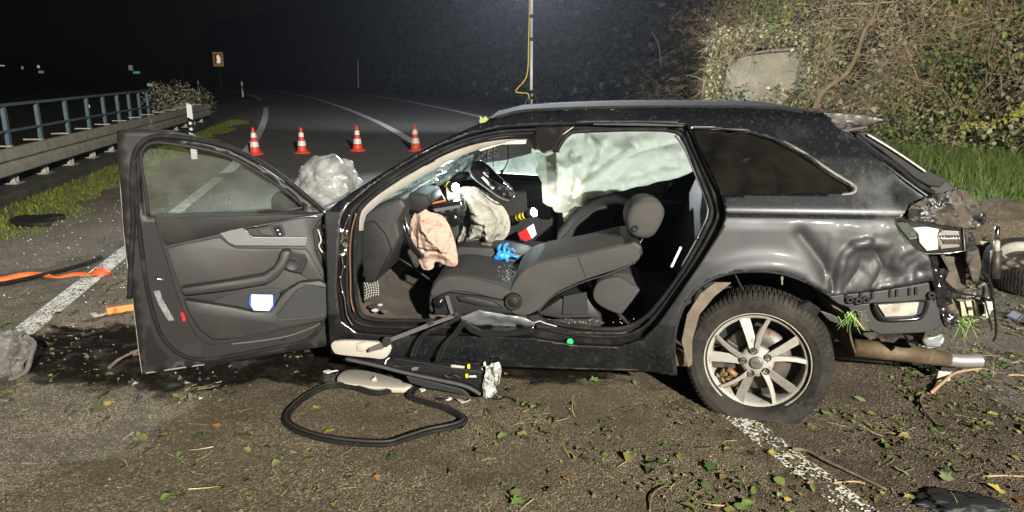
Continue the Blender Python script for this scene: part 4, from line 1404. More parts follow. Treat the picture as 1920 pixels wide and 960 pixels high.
slab('spoiler_edge', [C(x, y, .575) for x, y in [(1572, 244), (1626, 236), (1628, 240), (1574, 250)]], V, .03, M['trim_mid'], car, bevel=.002)

# tailgate side frame hanging open, muddy crumpled tail
slab('tailgate_frame', [C(x, y, .70) for x, y in [(1606, 249), (1622, 247), (1640, 252), (1690, 285), (1735, 318), (1778, 338), (1764, 352), (1742, 350), (1716, 336), (1690, 314), (1650, 282), (1620, 262)]], V, .10, M['trim'], car, bevel=.008)
MB().tube(cr([C(x, y, .715) for x, y in [(1604, 254), (1640, 284), (1680, 312), (1715, 342), (1750, 362)]], 5, closed=False), .012, 8).build('tailgate_seal', M['rubber'], car, smooth=True)
MB().tube(cr([C(x, y, .71) for x, y in [(1626, 252), (1660, 272), (1700, 298), (1735, 322)]], 5, closed=False), .005, 6).build('frame_edge', M['galv'], car, smooth=True)
tg = [(1716, 340), (1742, 326), (1775, 338), (1800, 360), (1795, 376), (1760, 368), (1738, 362)]
slab('tailgate_hole', [C(x, y, .63) for x, y in tg], V, .3, M['black'], car, bevel=.01)
def crumple(u, w): return vside(w) + .012 + .05 * abs(fbm((u * 9, w * 9, 7))) + .02 * abs(fbm((u * 26, w * 26, 9)))
skin('crushed_tail', [S(*q) for q in [(1690, 408), (1705, 380), (1735, 366), (1762, 360), (1790, 352), (1812, 362), (1828, 380), (1838, 405), (1834, 425), (1812, 428), (1790, 424), (1750, 418)]], [], lambda u, w: W(u, crumple(u, w), w), .009, M['paint_mud'], car, thick=.006)
slab('tail_edge_panel', [C(x, y, .62) for x, y in [(1790, 350), (1815, 358), (1834, 385), (1840, 420), (1832, 432), (1806, 430), (1800, 400), (1786, 372)]], V, .45, M['paint_mud'], car, bevel=.01)
slab('tail_scrap', [C(x, y, .80) for x, y in [(1809, 372), (1822, 368), (1838, 398), (1840, 418), (1830, 420), (1818, 400)]], V, .01, M['chrome'], car, bevel=.003)
# crushed rear wall below the rear window
def rearwall(u, w): return W(-.80 + .05 * fbm((u * 6, w * 6, 3)) + .04 * fbm((u * 17, w * 17, 3)), u, w)
skin('rear_wall', [(-.78, .3), (.74, .3), (.80, .6), (.78, .95), (.5, 1.0), (-.5, 1.0), (-.8, .9)], [], rearwall, .045, M['paint_mud'], car, smooth=False)
MB().tube(cr([W(u, vside(w) + .003, w) for u, w in [S(*q) for q in [(1572, 247), (1600, 262), (1660, 311), (1730, 363), (1772, 391)]]], 6, closed=False), .011, 8).build('pillar_edge', M['paint'], car, smooth=True)
# broken tail lamp
tl = thing_part = bpy.data.objects.new('tail_lamp', None)
COL.objects.link(tl)
tl.parent = car
tl.matrix_parent_inverse = parent_mat(car).inverted()
tl.location = (0, 0, 0)
lampO = [(1674, 410), (1700, 406), (1760, 414), (1806, 424), (1809, 470), (1780, 475), (1735, 476), (1718, 468), (1700, 450), (1684, 432)]
slab('housing', [C(x, y, .885) for x, y in lampO], V, .10, M['gloss_black'], tl, bevel=.006)
MB().tube([C(x, y, .892) for x, y in lampO + [lampO[0]]], .0045, 6).build('chrome_edge', M['chrome'], tl, smooth=True)
slab('reflector', [C(x, y, .897) for x, y in [(1712, 428), (1740, 426), (1762, 430), (1758, 440), (1760, 468), (1738, 471), (1724, 455), (1722, 440)]], V, .02, M['lamp_white'], tl, bevel=.004)
slab('reflector', [C(x, y, .898) for x, y in [(1766, 431), (1800, 433), (1801, 464), (1764, 468), (1756, 444)]], V, .02, M['chrome'], tl, bevel=.004)
slab('lens_shard', [C(x, y, .905) for x, y in [(1682, 418), (1700, 416), (1716, 432), (1722, 446), (1706, 448), (1690, 430)]], V, .006, M['glass_green'], tl, bevel=0)
for k in range(7):
    a = 1762 + k * 5.5
    MB().tube([C(a, 441, .902), C(a + 9, 458, .902)], .0028, 5).build('lens_rib', M['chrome'], tl, smooth=True)
# bare bumper carrier
slab('bumper_carrier', [C(x, y, .86) for x, y in [(1552, 556), (1650, 546), (1742, 530), (1748, 560), (1700, 566), (1640, 568), (1590, 576), (1572, 570)]], V, .03, M['trim_mid'], car, bevel=.004)
for k, x in enumerate((1585, 1612, 1634, 1668, 1680, 1704, 1716)):
    y = 556 - (x - 1552) * .1
    slab('carrier_rib', [C(a, b, .868) for a, b in [(x, y), (x + 5, y - .6), (x + 5, y + 13), (x, y + 14)]], V, .012, M['trim'], car, bevel=.001)
for x, y in ((1592, 562), (1608, 564), (1622, 562), (1745, 553)):
    MB().lathe([(.006, .0), (.017, .0), (.019, .008), (.014, .012), (.006, .012)], C(x, y, .862), V, 16, closed_prof=True).build('mount_boss', M['trim'], car, smooth=True)
ov = [(1640, 572), (1650, 566), (1730, 562), (1738, 568), (1730, 590), (1715, 598), (1665, 600), (1648, 592)]
slab('lower_panel', [C(x, y, .83) for x, y in [(1588, 572), (1640, 568), (1745, 556), (1762, 580), (1766, 612), (1740, 624), (1650, 628), (1606, 606)]], V, .02, M['trim_mid'], car, bevel=.006)
MB().tube(cr([C(x, y, .845) for x, y in ov], 4) + [cr([C(x, y, .845) for x, y in ov], 4)[0]], .010, 8, cap=False).build('slot_rim', M['gloss_black'], car, smooth=True)
slab('slot_plate', [C(x, y, .842) for x, y in [(1646, 572), (1726, 566), (1722, 588), (1710, 592), (1660, 594)]], V, .008, mat('pale_dirty_plate', (.34, .31, .26), .6, .1, col2=(.2, .17, .13), scale=14, thr=(.45, .65)), car, bevel=.002)
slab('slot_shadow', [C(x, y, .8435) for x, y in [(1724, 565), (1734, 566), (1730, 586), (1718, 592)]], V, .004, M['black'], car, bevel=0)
slab('bracket_plate', [C(x, y, .845) for x, y in [(1606, 584), (1625, 582), (1628, 600), (1612, 604)]], V, .01, M['dark_metal'], car, bevel=.002)
slab('bracket_plate', [C(x, y, .835) for x, y in [(1604, 602), (1630, 600), (1632, 622), (1616, 618)]], V, .01, M['dark_metal'], car, bevel=.002)
# hanging scrap at the corner
random.seed(5)
slab('corner_plate', [C(x, y, .74) for x, y in [(1758, 480), (1800, 482), (1812, 500), (1812, 540), (1790, 548), (1762, 540)]], V, .02, M['dark_metal'], car, bevel=.004)
slab('hanging_strip', [C(x, y, .80) for x, y in [(1808, 434), (1824, 436), (1836, 468), (1842, 498), (1834, 535), (1824, 530), (1812, 490)]], V, .02, M['paint_mud'], car, bevel=.006)
def scrapsheet(name, pxs, v, amp, m, seed, step=.012):
    q2 = [(toCar(C(x, y, v))[0], toCar(C(x, y, v))[2]) for x, y in pxs]
    return skin(name, q2, [], lambda u, w: W(u, v + amp * fbm((u * 12, w * 12, seed)) + amp * .5 * fbm((u * 35, w * 35, seed)), w), step, m, car, thick=.004)
scrapsheet('torn_sheet', [(1742, 478), (1756, 480), (1766, 520), (1778, 548), (1790, 575), (1800, 606), (1786, 612), (1766, 600), (1754, 560), (1746, 520)], .82, .03, M['gloss_black'], 2)
scrapsheet('torn_sheet', [(1768, 530), (1800, 545), (1830, 540), (1838, 556), (1810, 562), (1784, 560)], .76, .03, M['paint_mud'], 5)
scrapsheet('torn_sheet', [(1764, 560), (1782, 556), (1796, 580), (1790, 612), (1772, 614), (1760, 590)], .80, .04, M['dark_metal'], 8)
scrapsheet('torn_sheet', [(1700, 640), (1768, 626), (1772, 638), (1760, 650), (1722, 648)], .66, .02, M['sheetmetal'], 12)
MB().tube(cr([C(x, y, .70) for x, y in [(1838, 508), (1852, 520), (1860, 545), (1858, 562), (1846, 560)]], 5, closed=False), .008, 8).build('bent_tube', M['gloss_black'], car, smooth=True)
MB().tube(cr([C(x, y, .68) for x, y in [(1832, 540), (1845, 532), (1848, 550), (1842, 566)]], 5, closed=False), .014, 8).build('bent_tube', M['dark_metal'], car, smooth=True)
for pts, r in (([(1770, 525), (1790, 545), (1812, 552), (1840, 556)], .006), ([(1756, 485), (1752, 530), (1762, 580), (1772, 610), (1786, 604)], .006), ([(1862, 560), (1866, 590), (1868, 625), (1862, 640)], .006), ([(1846, 560), (1856, 600), (1860, 618)], .004)):
    MB().tube(cr([C(x, y, .76) for x, y in pts], 5, closed=False), r, 6).build('loose_wire', M['rubber'], car, smooth=True)
bx = [(1800, 566), (1828, 563), (1830, 592), (1804, 594)]
slab('crash_box', [C(x, y, .66) for x, y in bx], V, .12, mat('beige_primer', (.42, .36, .24), .7, col2=(.25, .2, .13), scale=12, thr=(.45, .65)), car, bevel=.003)
slab('crash_box', [C(x, y, .655) for x, y in [(1830, 566), (1850, 564), (1852, 592), (1832, 594)]], V, .09, M['lamp_white'], car, bevel=.003)
slab('crash_box_hole', [C(x, y, .6585) for x, y in [(1835, 571), (1849, 570), (1850, 588), (1837, 590)]], V, .003, M['black'], car, bevel=0)
slab('crash_box_hole', [C(x, y, .6625) for x, y in [(1812, 576), (1822, 575), (1824, 581), (1814, 583)]], V, .002, M['black'], car, bevel=0)
scrapsheet('torn_sheet', [(1846, 560), (1858, 556), (1862, 576), (1856, 600), (1848, 596)], .70, .02, M['lamp_white'], 15, .008)
# rear floor pan, muffler, exhaust
slab('rear_underside', [W(u, .66, w) for u, w in [(-.36, .34), (-.85, .36), (-.84, .52), (-.36, .52)]], V, 1.3, M['dark_metal'], car, bevel=.01)
ep = [C(1600, 652, .50), C(1700, 662, .48), C(1778, 674, .46)]
MB().tube(ep, [.048, .046, .036], 16).build('exhaust_pipe', M['exhaust'], car, smooth=True)
MB().tube([C(1776, 674, .46), C(1800, 676, .46), C(1838, 676, .46)], [.034, .036, .036], 16, cap=False).build('exhaust_tip', mat('worn_chrome_tip', (.32, .31, .29), .35, .55, col2=(.2, .17, .13), scale=14, thr=(.5, .7), rough2=.6), car, smooth=True)
MB().tube([C(1560, 640, .2), C(1700, 650, .2)], .09, 16).build('muffler', M['dark_metal'], car, smooth=True)
MB().tube([C(1777, 668, .46), C(1777, 680, .46)], .008, 8).build('clamp_bolt', M['dark_metal'], car)
slab('hanger_plate', [C(x, y, .5) for x, y in [(1728, 650), (1756, 632), (1770, 634), (1764, 650), (1742, 654)]], V, .02, M['sheetmetal'], car, bevel=.003)

# inner wheel arch liner
lp = []
arc_px = [(1268, 702), (1262, 640), (1272, 592), (1294, 553), (1327, 526), (1371, 511), (1420, 508), (1460, 512), (1498, 525), (1532, 543), (1562, 575), (1585, 620), (1600, 665)]
n = len(arc_px)
mb = MB()
r0 = [C(x, y, .885) for x, y in arc_px]
r1 = [p - V * .12 + Vector((0, 0, .0)) for p in r0]
r2 = [p - V * .34 for p in r0]
mb.add(r0 + r1 + r2, [(i, i + 1, n + i + 1, n + i) for i in range(n - 1)] + [(n + i, n + i + 1, 2 * n + i + 1, 2 * n + i) for i in range(n - 1)])
mb.build('wheel_arch_liner', M['liner'], car, smooth=True)
cl = C(1420, 660, .54)
MB().add([cl] + r2, [(0, i + 1, i + 2) for i in range(n - 1)]).build('arch_back', M['black'], car)
slab('arch_flap', [C(x, y, .87) for x, y in [(1290, 690), (1278, 640), (1288, 590), (1312, 552), (1340, 530), (1372, 530), (1340, 556), (1312, 590), (1298, 640), (1298, 684)]], V, .012, M['liner'], car, bevel=.003)
MB().tube([C(1377, 512, .86), C(1392, 542, .84)], .004, 6).build('liner_seam', M['black'], car)
# flare lip
P = [W(u, vside(w) + .012 + quarter(u, w) * .6, w) for u, w in [S(*q) for q in [(1266, 700), (1262, 640), (1272, 590), (1294, 550), (1327, 523), (1371, 508), (1420, 505), (1460, 509), (1500, 522), (1535, 540), (1554, 552)]]]
MB().tube(cr(P, 5, closed=False), .009, 8).build('arch_lip', M['paint_dusty'], car, smooth=True)
MB().tube(cr([C(x, y, .86) for x, y in [(1552, 570), (1575, 582), (1590, 600), (1594, 630), (1604, 664)]], 5, closed=False), .006, 6).build('liner_edge', M['dark_metal'], car, smooth=True)
slab('liner_scrap', [C(x, y, .915) for x, y in [(1494, 574), (1518, 566), (1540, 580), (1530, 596), (1505, 592)]], V, .04, M['rubber'], car, bevel=.004)
slab('liner_scrap', [C(x, y, .885) for x, y in [(1536, 582), (1560, 590), (1590, 606), (1586, 612), (1556, 602)]], V, .02, M['dark_metal'], car, bevel=.003)
slab('broken_clip', [C(x, y, .80) for x, y in [(1464, 518), (1469, 519), (1468, 534), (1465, 534)]], V, .004, M['chrome'], car, bevel=0)

# sill trims
for pts, off, r, m_, nm in (([(1000, 660), (1100, 664), (1200, 669), (1236, 667)], .004, .006, M['trim_lt'], 'sill_strip'), ([(690, 663), (850, 676), (1000, 684), (1100, 688), (1200, 690)], .0, .014, M['paint_mud'], 'sill_edge')):
    MB().tube(cr([W(u, vside(w) + off, w) for u, w in [S(*q) for q in pts]], 5, closed=False), r, 6).build(nm, m_, car, smooth=True)
MB().tube(cr([C(x, y, .80) for x, y in [(705, 603), (760, 605), (840, 608)]], 4, closed=False), .007, 6).build('scuff_plate', M['silver'], car, smooth=True)
for k in range(7):
    slab('scuff_clip', [C(712 + k * 19 + a, 597 + b, .812) for a, b in ((0, 0), (2, 0), (2, 7), (0, 7))], V, .003, M['trim_lt'], car, bevel=0)
slab('green_dot', [C(1069 + 6 * math.cos(a), 641 + 6.5 * math.sin(a), .895) for a in [k * .785 for k in range(8)]], V, .003, mat('green_sticker', (.02, .45, .12), .4), car, bevel=0)

# bent lower end of the cut centre post
def bentpt(u, w): return W(u, .90 + .10 * math.sin((w - .42) * 12) + .06 * fbm((u * 6, w * 6, 2)), w)
bs_px = [(846, 592), (870, 588), (905, 570), (930, 576), (960, 590), (985, 594), (1003, 604), (1000, 622), (960, 620), (925, 620), (895, 614), (870, 606)]
q2 = [(toCar(C(x, y, .93))[0], toCar(C(x, y, .93))[2]) for x, y in bs_px]
skin('bent_post_base', q2, [], bentpt, .02, M['sheetmetal'], car, thick=.004)
slab('bent_post_shell', [C(x, y, .94) for x, y in [(848, 592), (880, 606), (902, 618), (950, 622), (1002, 612), (1001, 626), (960, 632), (902, 634), (880, 624)]], V, .08, M['gloss_black'], car, bevel=.008)
slab('torn_edge', [C(x, y, .92) for x, y in [(988, 595), (1006, 590), (1026, 604), (1020, 610), (1003, 606)]], V, .02, M['trim'], car, bevel=.003)
MB().tube(cr([C(x, y, .93) for x, y in [(1003, 605), (1012, 602), (1022, 606), (1044, 612)]], 4, closed=False), .002, 5).build('torn_thread', M['paper'], car)
slab('flap_end', [C(x, y, .90) for x, y in [(1003, 596), (1010, 590), (1020, 604), (1040, 612), (1036, 618), (1006, 616)]], V, .05, M['trim'], car, bevel=.005)

# ------------------------------------------------------------------ rear wheel
WC_F = Vector((1.127, 2.99, .268))
wa = R(21)
WN = Vector((-math.sin(wa), -math.cos(wa), .03)).normalized()
wheel = bpy.data.objects.new('rear_wheel', None)
COL.objects.link(wheel)
wheel.parent = car
wheel.matrix_parent_inverse = parent_mat(car).inverted()
WCen = WC_F - WN * .11
def make_tyre(cen, ax, flat, parent, name='tyre'):
    prof = [(.222, .09), (.232, .102), (.245, .112), (.275, .120), (.300, .116), (.316, .104), (.326, .088), (.330, .06), (.331, .03), (.331, -.03), (.330, -.06), (.326, -.088), (.312, -.106), (.28, -.118), (.24, -.108), (.222, -.09)]
    N_ = 352
    def mod(k, r, h, t):
        i = int(round(t / (2 * math.pi) * N_))
        if 5 <= k <= 11:
            ph = i % 4
            if k in (5, 6, 7, 9 + 1, 11): r -= .0055 if ph == 0 else 0
            if k in (8, 9): r -= .005 if (i + 2) % 4 == 0 else 0
        if k in (3,): h += .002 * math.sin(t * 3)
        return r, h
    mb = MB()
    mb.lathe(prof, cen, ax, N_, mod=mod, closed_prof=True)
    if flat:
        zf = .006
        for i, p in enumerate(mb.v):
            if p[2] < .10:
                d_ = Vector(p) - cen
                al = d_.dot(ax)
                push = max(0, .10 - p[2])
                q_ = Vector(p) + ax * (math.copysign(1, al) * push * .28 * (1 if abs(al) > .05 else 0))
                mb.v[i] = (q_.x, q_.y, max(p[2], zf))
    return mb.build(name, M['tyre'], parent, smooth=False)
make_tyre(WCen, WN, True, wheel)
wx = Vector((WN.y, -WN.x, 0)).normalized()          # picture right
if wx.x < 0: wx = -wx
wy = WN.cross(wx)
if wy.z < 0: wy = -wy
def RIMP(r, ang, h): return WC_F + (wx * math.cos(ang) + wy * math.sin(ang)) * r + WN * h
mb = MB()
mb.lathe([(.236, .0), (.238, -.012), (.228, -.022), (.214, -.02), (.206, -.03), (.200, -.10), (.195, -.17), (.215, -.19), (.222, -.17), (.226, -.04), (.231, -.004)], WC_F, WN, 96, closed_prof=True)
mb.build('rim', M['rim'], wheel, smooth=True)
for k in range(5):
    for kind, da, wo, wi in (('broad', 0, .023, .017), ('thin', -29, .009, .012)):
        ang = R(109 - 72 * k + da)
        angi = R(109 - 72 * k + da * .45 + (-3 if kind == 'broad' else 0))
        mb = MB()
        secs = []
        for t in (0, .25, .5, .75, 1):
            r = .048 + (.212 - .048) * t
            a_ = angi + (ang - angi) * t ** .9
            hw = wi + (wo - wi) * t
            ctr = RIMP(r, a_, -.012 - .012 * t + (.010 if kind == 'thin' else 0))
            tang = (wx * -math.sin(a_) + wy * math.cos(a_))
            tilt = -.010 if kind == 'broad' else .004
            secs.append([ctr - tang * hw + WN * tilt, ctr + tang * hw - WN * tilt, ctr + tang * hw * .75 - WN * (.03), ctr - tang * hw * .75 - WN * (.03)])
        vs = [p for s_ in secs for p in s_]
        mb.add(vs, [(i * 4 + j, i * 4 + (j + 1) % 4, i * 4 + 4 + (j + 1) % 4, i * 4 + 4 + j) for i in range(4) for j in range(4)] + [(3, 2, 1, 0), (16, 17, 18, 19)])
        mb.build('spoke', M['rim'], wheel, bevel=.0025)
mb = MB()
mb.lathe([(.0, .004), (.05, .0), (.072, -.012), (.078, -.03), (.0, -.035)], WC_F + WN * -.006, WN, 40)
mb.build('hub', M['rim'], wheel, smooth=True)
mb = MB()
mb.lathe([(0, .004), (.024, .0035), (.030, .001), (.031, -.006)], WC_F + WN * .001, WN, 32)
mb.build('centre_cap', mat('grey_centre_cap', (.16, .15, .135), .4, .4), wheel, smooth=True)
mb = MB()
for k in range(4):
    c = WC_F + wx * (-.0135 + .009 * k) + WN * .0062
    pts = [c + (wx * math.cos(a) + wy * math.sin(a)) * .0062 for a in [i * math.pi / 8 for i in range(17)]]
    mb.tube(pts, .0010, 5, cap=False)
mb.build('ring_emblem', M['chrome'], wheel, smooth=True)
for k in range(5):
    a_ = R(106 - 72 * k)
    mb = MB()
    mb.lathe([(.010, .0), (.0165, .0), (.0165, .004), (.0145, .006), (.010, -.008), (0, -.008)], RIMP(.057, a_, -.003), WN, 18)
    mb.build('bolt_socket', M['dark_metal'], wheel, smooth=True)
    MB().lathe([(0, .004), (.008, .003), (.0095, -.006)], RIMP(.057, a_, -.006), WN, 6).build('bolt', M['chrome'], wheel)
MB().lathe([(.06, -.075), (.075, -.07), (.15, -.07), (.152, -.09), (.06, -.09)], WC_F, WN, 64).build('brake_disc', M['disc'], wheel, smooth=True)
MB().lathe([(.0, -.05), (.07, -.055), (.075, -.09)], WC_F, WN, 32).build('disc_bell', M['disc'], wheel, smooth=True)
MB().lathe([(.195, -.115), (.0, -.12)], WC_F, WN, 40).build('back_plate', M['black'], wheel)
a0, a1 = R(150), R(215)
cp_ = [RIMP(r, a, -.055) for r, a in [(.10, R(150)), (.16, R(150)), (.165, R(170)), (.165, R(195)), (.155, R(212)), (.10, R(212)), (.11, R(180))]]
slab('brake_caliper', cp_, WN, .05, M['dark_metal'], wheel, bevel=.006)
MB().tube([RIMP(.14, R(205), -.03), RIMP(.12, R(225), -.03)], .014, 8).build('caliper_slider', mat('copper_rust', (.3, .13, .07), .6, .4), wheel, smooth=True)
n = 60
pos = np.array([RIMP(RNG.uniform(.13, .19), R(RNG.uniform(205, 235)), RNG.uniform(-.06, -.02)) for _ in range(n)])
leaf_cloud('caught_leaves', pos, np.tile(np.array(WN)[None], (n, 1)), RNG.uniform(.015, .035, n), pick([(.3, .14, .04), (.22, .12, .05), (.12, .12, .04)], n), None, None, parent=wheel)
# ------------------------------------------------------------------ open front door
def part_empty(name, parent):
    o = bpy.data.objects.new(name, None)
    COL.objects.link(o)
    o.empty_display_size = .1
    o.parent = parent
    o.matrix_parent_inverse = parent_mat(parent).inverted()
    return o
door = part_empty('front_door', car)
def d2(x, y, off=0.0):
    p = DR(x, y, off)
    return ((p - DP0).dot(DDIR), p.z)
def dpt(off): return lambda a, z: DP0 + DDIR * a + DN * off + Vector((0, 0, z))
def dslab(name, pts, off, depth, m, bevel=.004, smooth=False, k=0):
    P = [DR(x, y, off) for x, y in pts]
    if k: P = cr(P, k)
    return slab(name, P, DN, depth, m, door, bevel=bevel, smooth=smooth)
def dtube(name, pts, off, r, m, k=6, seg=8, closed=False):
    P = cr([DR(x, y, off) for x, y in pts], k, closed=closed)
    if closed: P.append(P[0])
    return MB().tube(P, r, seg, cap=not closed).build(name, m, door, smooth=True)
dO = [(220, 244), (262, 243), (310, 246), (360, 256), (420, 275), (480, 305), (540, 345), (590, 384), (611, 400), (617, 440), (621, 520), (624, 600), (622, 646), (560, 656), (440, 676), (268, 701), (262, 660), (250, 560), (238, 480), (232, 420), (228, 360), (222, 300)]
dW = [(268, 400), (262, 340), (260, 300), (265, 280), (284, 266), (330, 268), (400, 281), (450, 300), (500, 330), (540, 360), (568, 384), (570, 394), (500, 398), (400, 403), (320, 406), (284, 406)]
o = skin('inner_shell', [d2(*q) for q in dO], [[d2(*q) for q in dW]], dpt(0), .04, mat('door_inner_paint', (.016, .014, .014), .5, .1, spec=.3, col2=(.05, .042, .036), scale=4, thr=(.55, .8)), door)
md = o.modifiers.new('t', 'SOLIDIFY'); md.thickness = .01
o2 = skin('outer_panel', [d2(*q) for q in dO], [[d2(*q) for q in dW]], lambda a, z: dpt(-.09 - .03 * math.sin(max(0, min(1, z / 1.0)) * math.pi))(a, z), .05, M['paint'], door)
md = o2.modifiers.new('t', 'SOLIDIFY'); md.thickness = .004
loft('door_edge', [[dpt(-.0)(*d2(*q)) for q in dO], [dpt(-.095)(*d2(*q)) for q in dO]], M['trim'], door, smooth=False)
loft('window_reveal', [[dpt(.006)(*d2(*q)) for q in dW], [dpt(-.095)(*d2(*q)) for q in dW]], M['rubber'], door, smooth=False)
gl_ = [(266, 402), (260, 300), (266, 279), (300, 281), (350, 287), (400, 296), (440, 306), (490, 328), (535, 358), (568, 386), (572, 398), (420, 405), (300, 409)]
skin('window_glass', [d2(*q) for q in gl_], [], dpt(-.04), .1, M['glass_green'], door)
dtube('window_frame', [(243, 560), (246, 480), (250, 420), (248, 350), (250, 300), (262, 272), (290, 256), (340, 258), (400, 268), (450, 285), (510, 318), (560, 356), (606, 396)], .012, .012, M['rubber'])
dtube('window_frame', [(279, 405), (270, 340), (264, 300), (268, 281), (286, 268), (330, 271), (400, 284), (450, 303), (500, 333), (540, 362), (566, 384)], .008, .008, M['trim'])
dtube('door_seal', [(252, 300), (256, 380), (264, 450), (274, 530), (288, 590), (304, 630), (334, 662), (380, 674), (450, 664), (520, 650), (570, 640), (600, 615), (614, 580)], .012, .010, M['rubber'])
dtube('flange_edge', [(222, 246), (228, 360), (238, 480), (250, 560), (262, 660), (268, 700)], .0, .005, M['galv'])
dtube('flange_edge', [(268, 700), (350, 688), (440, 675), (560, 655), (621, 645)], .004, .006, mat('dusty_brown_flange', (.2, .16, .13), .5, .3), seg=6)
dslab('shell_recess', [(278, 600), (292, 640), (320, 670), (300, 682), (276, 688), (270, 640)], .012, .012, M['aperture'], .004)
dslab('edge_recess', [(252, 440), (262, 440), (276, 520), (270, 530)], .010, .012, M['black'], .003)
dslab('door_latch', [(292, 521), (312, 518), (310, 528), (296, 530)], .022, .02, M['black'], .003)
dtube('latch_claw', [(294, 522), (304, 524), (310, 519)], .026, .004, M['chrome'])
dslab('type_sticker', [(288, 546), (300, 545), (304, 560), (326, 598), (326, 601), (315, 601), (298, 572)], .014, .003, mat('grey_sticker', (.2, .195, .19), .5, col2=(.1, .1, .1), scale=120, thr=(.45, .55)), 0)
tbase = [(287, 406), (400, 404), (560, 400), (600, 399), (607, 403), (598, 416), (588, 432), (592, 470), (604, 500), (618, 530), (622, 570), (618, 600), (560, 614), (480, 632), (430, 645), (395, 648), (370, 636), (346, 592), (330, 550), (312, 490), (300, 450)]
dslab('trim_panel', tbase, .040, .04, M['trim_mid'], .012, True)
dslab('upper_trim', [(288, 409), (400, 406), (560, 402), (600, 401), (560, 408), (500, 419), (412, 439), (350, 453), (310, 461)], .050, .02, M['trim'], .006, True)
dslab('trim_insert', [(312, 466), (350, 457), (411, 444), (428, 458), (442, 465), (575, 467), (584, 480), (596, 505), (610, 528), (608, 534), (580, 526), (558, 512), (545, 490), (532, 474), (524, 478), (516, 500), (496, 513), (420, 526), (337, 539), (324, 505)], .050, .02, M['trim_lt'], .008, True)
dslab('silver_inlay', [(411, 438), (428, 433), (458, 427), (464, 437), (474, 444), (577, 445), (575, 462), (440, 461), (427, 455)], .058, .02, M['silver'], .004)
dslab('handle_recess', [(460, 430), (500, 425), (528, 422), (535, 440), (528, 444), (475, 443), (466, 438)], .060, .02, M['black'], .004)
dslab('door_handle', [(482, 431), (506, 427), (514, 439), (512, 443), (492, 440)], .068, .014, M['trim_lt'], .003)
dslab('lock_button', [(512, 426), (525, 424), (531, 440), (519, 442)], .066, .01, M['gloss_black'], .002)
for a, b in ((519, 431), (523, 438)):
    dslab('button_mark', [(a, b), (a + 3, b - .5), (a + 4, b + 1.5), (a + 1, b + 2)], .0667, .001, M['paper'], 0)
dtube('inlay_edge', [(472, 443), (464, 436), (459, 428), (500, 421), (560, 408), (598, 405)], .062, .0025, M['chrome'])
dslab('armrest', [(335, 541), (420, 529), (495, 516), (512, 504), (522, 488), (527, 471), (545, 470), (546, 482), (536, 503), (520, 522), (500, 534), (430, 546), (345, 556)], .105, .07, M['trim_mid'], .014, True)
dslab('pocket_inside', [(395, 568), (420, 556), (450, 548), (510, 541), (530, 545), (524, 575), (500, 588), (440, 585)], .058, .01, M['black'], .003)
dslab('door_pocket', [(343, 562), (390, 569), (440, 577), (476, 585), (505, 584), (516, 572), (524, 558), (540, 543), (562, 530), (600, 526), (620, 536), (620, 592), (604, 603), (540, 616), (440, 637), (400, 640), (372, 618), (354, 590)], .095, .055, M['trim_mid'], .014, True)
dslab('speaker_grille', [(519, 594), (540, 565), (558, 543), (575, 535), (617, 541), (617, 580), (608, 592), (590, 598), (530, 601)], .103, .02, mat('speaker_mesh', (.018, .018, .018), .55, bump=(600, .8, .004), col2=(.05, .05, .05), scale=420, thr=(.5, .6)), .004)
dtube('grille_edge', [(519, 596), (530, 600), (590, 595), (608, 590), (617, 578)], .104, .003, M['trim_lt'])
dtube('grille_edge', [(519, 590), (540, 562), (558, 541), (575, 533), (617, 539)], .104, .0025, M['trim_lt'])
dslab('tweeter_housing', [(532, 476), (540, 471), (572, 478), (578, 492), (566, 514), (552, 512), (530, 505), (524, 498)], .064, .02, M['trim'], .006)
MB().lathe([(0, .003), (.026, .003), (.03, .006), (.034, .002), (.036, -.008)], DR(548, 495, .066), DN, 28).build('tweeter', M['black'], door, smooth=True)
dtube('tweeter_edge', [(540, 472), (566, 477), (577, 490), (566, 513)], .066, .002, M['trim_lt'])
dslab('window_switch', [(526, 548), (536, 542), (538, 546), (528, 553)], .106, .012, M['gloss_black'], .002)
dslab('door_light', [(338, 587), (344, 586), (349, 602), (343, 604)], .05, .02, M['red'], .002)
dslab('grommet', [(526, 634), (534, 633), (536, 638), (528, 640)], .016, .006, M['rubber'], .002)
dtube('panel_crease', [(432, 645), (480, 640), (540, 630), (590, 612), (600, 606)], .012, .006, mat('dusty_crease', (.06, .05, .042), .55, .2))
# hinges, loose wiring at the hinge side
dslab('wiring_plate', [(594, 424), (610, 418), (626, 440), (630, 500), (616, 505), (602, 476)], .02, .03, M['gloss_black'], .004)
for k, pts in enumerate(([(596, 430), (602, 450), (598, 462), (606, 475)], [(602, 424), (608, 440), (604, 455), (612, 470)], [(606, 470), (614, 480), (622, 500), (640, 500)], [(610, 430), (618, 452), (614, 470), (624, 492)])):
    dtube('loose_wire', pts, .035, .004, M['rubber'] if k % 2 else M['galv'])
dslab('door_check', [(612, 498), (640, 496), (641, 503), (612, 505)], .03, .014, M['black'], .002)
for y in (455, 585):
    dslab('hinge', [(612, y - 10), (634, y - 12), (636, y + 8), (614, y + 10)], .01, .03, M['dark_metal'], .004)
dslab('hinge_fill', [(612, 404), (630, 404), (628, 640), (618, 640)], -.02, .05, M['paint'], .004)
# wing mirror outside the glass
mir = slab('wing_mirror', [DR(x, y, -.16) for x, y in [(508, 372), (520, 362), (545, 360), (566, 372), (572, 392), (566, 402), (520, 404), (508, 395)]], DN, .09, M['gloss_black'], door, bevel=.015, smooth=True)
